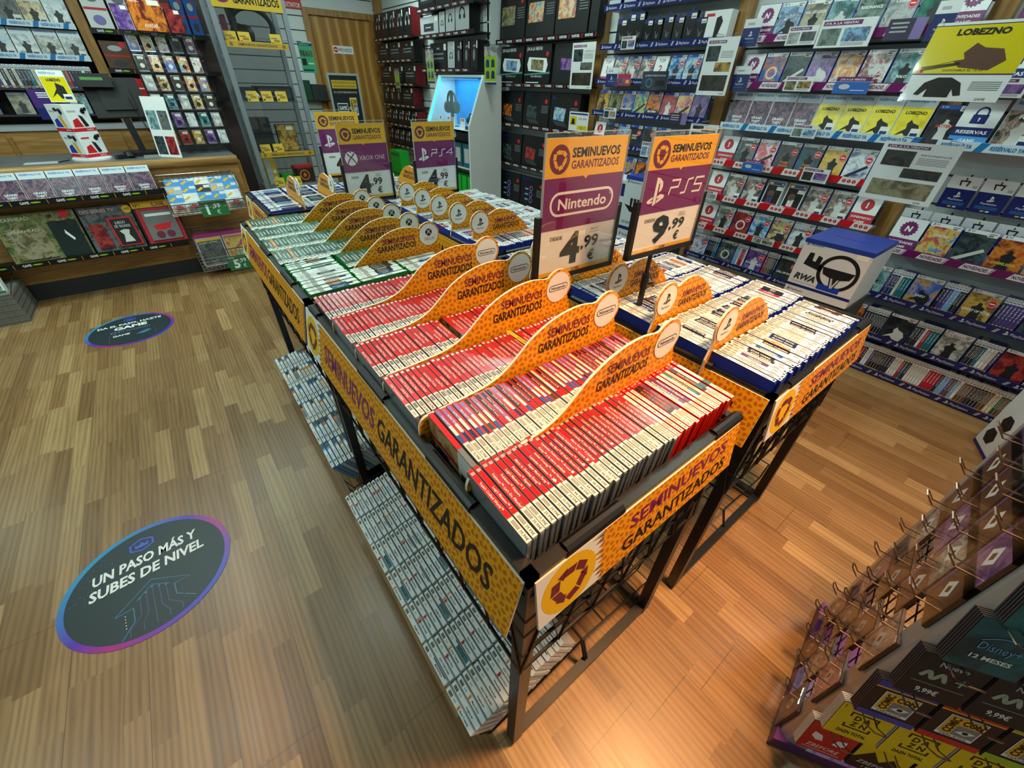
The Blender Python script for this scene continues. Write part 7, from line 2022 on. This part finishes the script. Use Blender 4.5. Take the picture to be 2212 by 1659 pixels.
t = thing('poster_easel', 'black event poster in a metal frame on a stand before the wooden door', 'poster stand', (0, 0, 0))
p0 = at_y(709, 162, 7.0); p1 = at_y(806, 300, 7.0); w, h = p1.x - p0.x - .1, 1.05
b = MB(frame((p0.x, 7.0, p0.z - h), (1, 0, 0), (0, 0, 1)))
b.box(0, w, 0, h, -.02, -.002, mat('poster_black', (24, 28, 30), .4)); b.quad(w * .05, w * .95, h * .86, h * .95, mat('strip_yellow'), 0)
b.text('EL PUNTO DE ENCUENTRO DE LA CULTURA', w * .08, h * .915, h * .02, INK, .0006, w=w * .84); b.text('POPULAR MÁS IMPORTANTE DE EUROPA', w * .12, h * .875, h * .02, INK, .0006, w=w * .76); b.text('DEL 1 AL 4 DE OCTUBRE EN MÁLAGA (FYCMA)', w * .08, h * .81, h * .022, SPC['cream'], .0006, w=w * .84)
b.box(w * .12, w * .5, h * .6, h * .7, -.001, .0004, WHITE); b.quad(w * .135, w * .485, h * .61, h * .69, mat('poster_black'), .0008); b.text('GAME', w * .17, h * .63, h * .04, WHITE, .001, w=w * .28, bold=.03); b.text('×', w * .53, h * .62, h * .05, WHITE, .0006)


def comic(b, x, y, w, h, z=0.0):
    """white framed emblem: yellow words around an eye"""
    b.quad(x, x + w, y, y + h, WHITE, z + .0004); b.quad(x + w * .04, x + w * .96, y + h * .12, y + h * .96, mat('emblem_grey', (120, 128, 130), .4), z + .0008)
    b.quad(x + w * .04, x + w * .36, y + h * .14, y + h * .95, mat('sign_yellow'), z + .001); b.quad(x + w * .36, x + w * .96, y + h * .62, y + h * .95, mat('sign_yellow'), z + .001)
    M = b.M; b.M = M @ frame((x + w * .31, y + h * .18, z + .0014), (0, 1, 0), (-1, 0, 0)); b.text('COMIC', 0, 0, w * .22, INK, 0, w=h * .74, bold=.04); b.M = M
    b.text('CON', x + w * .40, y + h * .68, h * .22, INK, z + .0014, w=w * .53, bold=.04)
    b.poly([(x + w * .4, y + h * .3), (x + w * .62, y + h * .46), (x + w * .92, y + h * .42), (x + w * .7, y + h * .24)], WHITE, z + .0012); b.ngon(x + w * .66, y + h * .36, w * .08, INK, z + .0016, 14)
    b.text('MÁLAGA', x + w * .5, y + h * .03, h * .07, INK, z + .001, align='c', w=w * .7)


comic(b, w * .6, h * .56, w * .26, h * .2); comic(b, w * .58, h * .2, w * .14, h * .12); comic(b, w * .76, h * .16, w * .14, h * .12)
for j, cc in enumerate((SPC['red'], SPC['teal'], SPC['yellow'], SPC['orange'])):
    b.quad(w * (.15 + j * .18), w * (.31 + j * .18), h * .42, h * .46, cc, .0006)
b.build('poster', t)
b = MB(frame((p0.x, 7.0, p0.z - h), (1, 0, 0), (0, 0, 1)))
for (x0, x1, y0, y1) in ((-.025, 0, -.025, h + .025), (w, w + .025, -.025, h + .025), (0, w, h, h + .025), (0, w, -.025, 0)):
    b.box(x0, x1, y0, y1, -.025, .006, STEEL)
b.build('frame', t)
b = MB(); b.bar((p0.x + .08, 7.1, 0), (p0.x + .15, 7.02, p0.z - h), .025, STEEL); b.bar((p0.x + w - .08, 7.1, 0), (p0.x + w - .15, 7.02, p0.z - h), .025, STEEL); b.bar((p0.x + w / 2, 7.35, 0), (p0.x + w / 2, 7.03, p0.z - h * .5), .025, STEEL); b.build('stand', t)
a = at_y(655, 182, YB - .1)
b = MB(); b.box(0, .36, 0, .1, 0, .012, BPLAST); b.box(.02, .12, .02, .1, .012, .25, mat('green_dark_box', (24, 70, 50), .4)); b.box(.13, .34, .02, .1, .012, .2, DGREY)
o = b.build('small_wall_shelf', loc=(a.x - .02, YB - .11, at_y(690, 212, YB - .1).z - .04)); tag(o, 'small black shelf with a green and a grey box on the back wall', 'shelf')

# ------------------------------------------------------------------ three-sided card tower in the front right corner
TW = Vector((.862, -.262, 0)); aL, aR = math.radians(7), math.radians(-57)
dL = Vector((math.cos(aL), math.sin(aL), 0)); nL = Vector((-dL.y, dL.x, 0)); dR = Vector((math.cos(aR), math.sin(aR), 0)); nR = Vector((dR.y, -dR.x, 0))
t = thing('card_tower', 'three-sided steel card tower on a purple base in the front right corner', 'card tower', (0, 0, 0))
LS = .46
c0 = TW; c1 = TW + dL * LS; c2 = TW + dR * LS
cen = (c0 + c1 + c2) / 3
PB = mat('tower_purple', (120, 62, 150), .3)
ex = lambda c, k: cen + (c - cen) * k
tri = [ex(c0, 1.2), ex(c2, 1.2), ex(c1, 1.2)]
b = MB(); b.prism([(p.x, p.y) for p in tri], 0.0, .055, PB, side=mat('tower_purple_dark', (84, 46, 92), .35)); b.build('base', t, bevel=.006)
for cc in (c0, c1, c2):
    o_ = (cc - cen).normalized(); s_ = Vector((-o_.y, o_.x, 0)); p = cc
    b = MB(); pts = [p + o_ * .02 + s_ * .012, p + o_ * .02 - s_ * .012, p - o_ * .02 - s_ * .042, p - o_ * .028 - s_ * .038, p - o_ * .028 + s_ * .038, p - o_ * .02 + s_ * .042]
    b.prism([(q.x, q.y) for q in pts], .055, 1.62, STEEL); b.build('column', t, bevel=.002)
BRZ = mat('peg_wire', (140, 126, 112), .25, .9)
for (d, n, nm) in ((dL, nL, 'left'), (dR, nR, 'right')):
    b = MB()
    for i in range(32):
        b.tube([c0 + d * .03 + Vector((0, 0, .08 + i * .049)), c0 + d * (LS - .03) + Vector((0, 0, .08 + i * .049))], .0018, mat('peg_wire_dark', (46, 42, 46), .35, .6), 4)
    for i in range(10):
        q = c0 + d * (.04 + i * (LS - .08) / 9); b.tube([q + Vector((0, 0, .06)), q + Vector((0, 0, 1.6))], .0018, mat('peg_wire_dark'), 4)
    b.build('grid', t)


def peg(q, n, d, ln):
    b = MB(); w = d * .011
    z = Vector((0, 0, 1))
    b.tube([q - w, q + n * (ln * .75) - w, q + n * ln - w + z * .022, q + n * (ln + .004) + z * .028, q + n * ln + w + z * .022, q + n * (ln * .75) + w, q + w], .0019, BRZ, 5)
    return b.build('hook', t)


def tcard(kind):
    w, h = .105, .125
    b = MB(); back = {'red': MAROON, 'daz': SPC['yellow'], 'com': INK, 'com2': INK, 'com3': INK, 'mov': INK, 'dis': INK, 'zb': INK}[kind]
    for k in range(5):
        b.box(0, w, 0, h, -.004 - k * .0045, -.0016 - k * .0045, WHITE if kind in ('red', 'daz') else mat('card_side_dark', (60, 60, 66), .4))
    b.box(0, w, 0, h, -.0014, 0, INK)
    if kind == 'red':
        b.quad(0, w, 0, h, mat('card_red2', (184, 24, 34), .25), .0004)
        for s in (-1, 1):
            b.poly([(w * (.5 + s * .1), h * .42), (w * (.5 + s * .16), h * .6), (w * (.5 + s * .34), h * .66), (w * (.5 + s * .36), h * .5), (w * (.5 + s * .24), h * .4)], WHITE, .0008)
        b.text('ZBEFORE', w * .5, h * .14, h * .12, WHITE, .0008, w=w * .7, align='c', shear=.2); b.quad(w * .1, w * .9, h * .07, h * .085, WHITE, .0008)
    elif kind == 'zb':
        b.quad(0, w, 0, h, mat('card_yellow', (218, 200, 20), .25), .0004); b.poly([(0, 0), (w, 0), (w, h * .3), (w * .7, h * .66), (w * .5, h * .42), (w * .3, h * .7), (0, h * .34)], INK, .0008); b.text('ZBEFORE', w * .5, h * .22, h * .12, WHITE, .0012, w=w * .75, align='c', shear=.2); b.text('1 MENO', w * .5, h * .08, h * .09, WHITE, .0012, w=w * .4, align='c')
    elif kind == 'daz':
        b.quad(0, w, 0, h, mat('card_yellow', (218, 200, 20), .25), .0004); b.stroke([(w * .26, h * .66), (w * .26, h * .78), (w * .74, h * .78), (w * .74, h * .66)], .004, INK, .0008); b.stroke([(w * .26, h * .42), (w * .26, h * .32), (w * .74, h * .32), (w * .74, h * .42)], .004, INK, .0008)
        b.text('D A', w * .5, h * .58, h * .14, INK, .0008, w=w * .3, align='c', bold=.03); b.text('Z N', w * .5, h * .39, h * .14, INK, .0008, w=w * .3, align='c', bold=.03); b.text('DAZN TOTAL', w * .5, h * .12, h * .09, INK, .0008, w=w * .56, align='c', bold=.03); b.text('1', w * .06, h * .86, h * .08, INK, .0008); b.text('29,99€', w * .74, h * .86, h * .07, INK, .0008, w=w * .2)
    elif kind[:3] == 'com':
        cc = {'com': BLUE, 'com2': mat('card_red'), 'com3': LIME}[kind]; b.quad(0, w, 0, h, INK, .0004); b.quad(0, w, h * .84, h, cc, .0008); b.quad(0, w, h * .81, h * .84, mat('sign_yellow'), .0008); b.quad(0, w, 0, h * .14, cc, .0008)
        comic(b, w * .2, h * .2, w * .6, h * .56, .0006)
    elif kind == 'mov':
        b.quad(0, w, 0, h, INK, .0004); b.text('Nuevo', w * .3, h * .78, h * .11, LGREY, .0008, w=w * .42, bold=.02); c_ = mat('card_pale_green', (150, 170, 150), .3)
        pts = [(w * (.16 + .4 * i / 20), h * (.55 + .07 * math.sin(i / 20 * 4 * PI - 1.2))) for i in range(21)]; b.stroke(pts, .008, c_, .0008)
        b.quad(w * .66, w * .84, h * .54, h * .57, c_, .0008); b.quad(w * .735, w * .765, h * .47, h * .64, c_, .001); b.quad(w * .1, w * .9, h * .34, h * .345, WHITE, .0008); b.text('9,99€', w * .26, h * .12, h * .11, WHITE, .0008, w=w * .34, bold=.02)
    else:
        b.quad(0, w, 0, h, art_mat('art_deepteal', [(10, 24, 34), (14, 60, 66), (20, 96, 98), (8, 16, 26)], 9), .0004); b.text('Disney+', w * .5, h * .44, h * .15, SPC['sky'], .0012, w=w * .55, align='c'); b.text('12 MESES', w * .5, h * .24, h * .08, WHITE, .0012, w=w * .55, align='c', bold=.03)
        b.stroke([(w * (.2 + .6 * i / 12), h * (.6 + .12 * math.sin(PI * i / 12))) for i in range(13)], .002, SPC['sky'], .0012)
    return b.mesh('gift_card')


TCM = {k: tcard(k) for k in ('red', 'zb', 'daz', 'com', 'com2', 'com3', 'mov', 'dis')}
grid = [('red', 'zb', 'zb', 'zb'), ('daz', 'daz', 'daz', 'daz'), ('com', 'com2', 'com3', 'com'), ('mov', 'mov', 'mov', 'mov'), ('dis', 'dis', 'dis', 'dis'), ('dis', 'dis', 'dis', 'mov')]
NMC = dict(red='red pack of gift cards with two white eyes', zb='yellow and black pack of gift cards', daz='yellow DAZN TOTAL gift card pack', com='black gift card pack with blue band and eye emblem', com2='black gift card pack with red band and eye emblem', com3='black gift card pack with lime band and eye emblem', mov='black gift card pack with pale wave and plus', dis='dark teal gift card pack lettered 12 MESES')
tilt_v = (Vector((0, 0, 1)) + nR * -.16).normalized()
for r, rowk in enumerate(grid):
    for c, k in enumerate(rowk):
        along = .012 + c * .113; z = .165 + r * .145
        q = TW + dR * (along - .05) + nR * .06 + Vector((0, 0, z))
        o = bpy.data.objects.new('gift_card', TCM[k]); COL.objects.link(o); o.matrix_world = frame(q, dR, Vector((0, 0, 1)) - nR * .18)
        tag(o, NMC[k] + ', %s tier, %s from the column' % (nth(r), nth(c)), 'gift card', 'gift cards on the tower')
        peg(TW + dR * along + Vector((0, 0, z + .108)), nR, dR, .085)
# left face: empty pegs and a few brown packs
lm = []
for k, pl in enumerate(('sand', 'gold', 'crimson', 'bone', 'brown_' if False else 'violet')):
    b = MB(); w, h = .1, .15; b.box(0, w, 0, h, -.006, 0, SPC['brown']); b.quad(.002, w - .002, .002, h - .002, mat('pack_brown', (92, 62, 46), .3) if k < 3 else ART(pl), .0006); b.poly([(w * .5, h * .3), (w * .7, h * .5), (w * .5, h * .7), (w * .3, h * .5)], WHITE, .001); b.poly([(w * .5, h * .42), (w * .58, h * .5), (w * .5, h * .58), (w * .42, h * .5)], SPC['brown'], .0014); b.quad(w * .06, w * .14, h * .1, h * .9, mat('lilac_print', (120, 90, 150), .3), .001)
    b.box(0, w, 0, h, .001, .004, SLEEVE)
    lm.append(b.mesh('pack'))
for r in range(11):
    for c in range(4):
        along = .05 + c * .105; z = .17 + r * .115
        peg(TW + dL * along + Vector((0, 0, z)), nL, dL, .075)
        if (r + c) % 2 == 0 or r > 5:
            q = TW + dL * (along + .05) + nL * .03 + Vector((0, 0, z - .14)); o = bpy.data.objects.new('hanging_pack', lm[(r * 2 + c) % 5]); COL.objects.link(o); o.matrix_world = frame(q, -dL, Vector((0, 0, 1)))
            tag(o, 'brown hanging pack, aisle face of the card tower, %s tier, %s from column' % (nth(r), nth(c)), 'hanging pack', 'packs on the aisle face of the tower')

# ------------------------------------------------------------------ box at the right edge
A_ = Vector((3.09, -.338, 0)); B_ = Vector((2.753, -.478, 0)); d_ = (B_ - A_).normalized(); n_ = Vector((0, 0, 1)).cross(d_)
t = thing('floor_box', 'white boxed pedal set with a navy edge standing on the floor at the right edge', 'boxed pedals', (0, 0, 0))
M = frame(A_, d_, (0, 0, 1)); w = (B_ - A_).length + .12; h = .40
if (M.to_3x3() @ Vector((0, 0, 1))).y < 0:
    M = frame(B_ + (B_ - A_).normalized() * .12, -d_, (0, 0, 1))
b = MB(M); b.box(0, w, 0, h, -.28, 0, mat('box_white', (206, 212, 218), .4)); fl = lambda x: w - x
b.quad(0, w, 0, h * .05, NAVY, .0006); b.quad(0, w, h * .96, h, NAVY, .0006)
X_ = (lambda u: w - u * w)
b.poly([(X_(0), h * .06), (X_(.62), h * .06), (X_(.4), h * .5), (X_(0), h * .62)], mat('pedal_photo_dark', (34, 36, 38), .35), .001)
for j in range(3):
    u = .1 + j * .17; b.poly([(X_(u), h * .2), (X_(u + .06), h * .2), (X_(u + .09), h * .5), (X_(u + .14), h * .52), (X_(u + .16), h * .74), (X_(u + .05), h * .76), (X_(u + .02), h * .5)], GREY, .0014)
for (u, v) in ((.78, .5), (.84, .24)):
    b.ngon(X_(u), h * v, w * .1, INK, .0014, 6)
ps_mark(b, X_(.12), h * .86, h * .07, NAVY, .001)
b.build('carton', t, bevel=.003)
# ------------------------------------------------------------------ keep the labels short
for o in COL.objects:
    s = o.get('label')
    if s and len(s.split()) > 16:
        for a, c in ((' from the left', ' from left'), (' with a ', ' with '), (' with the ', ' with '), (' on the ', ' on '), (' of the ', ' of '), (' in the ', ' in '), (' from the ', ' from '), (' a ', ' ')):
            if len(s.split()) > 16:
                s = s.replace(a, c)
        o['label'] = s
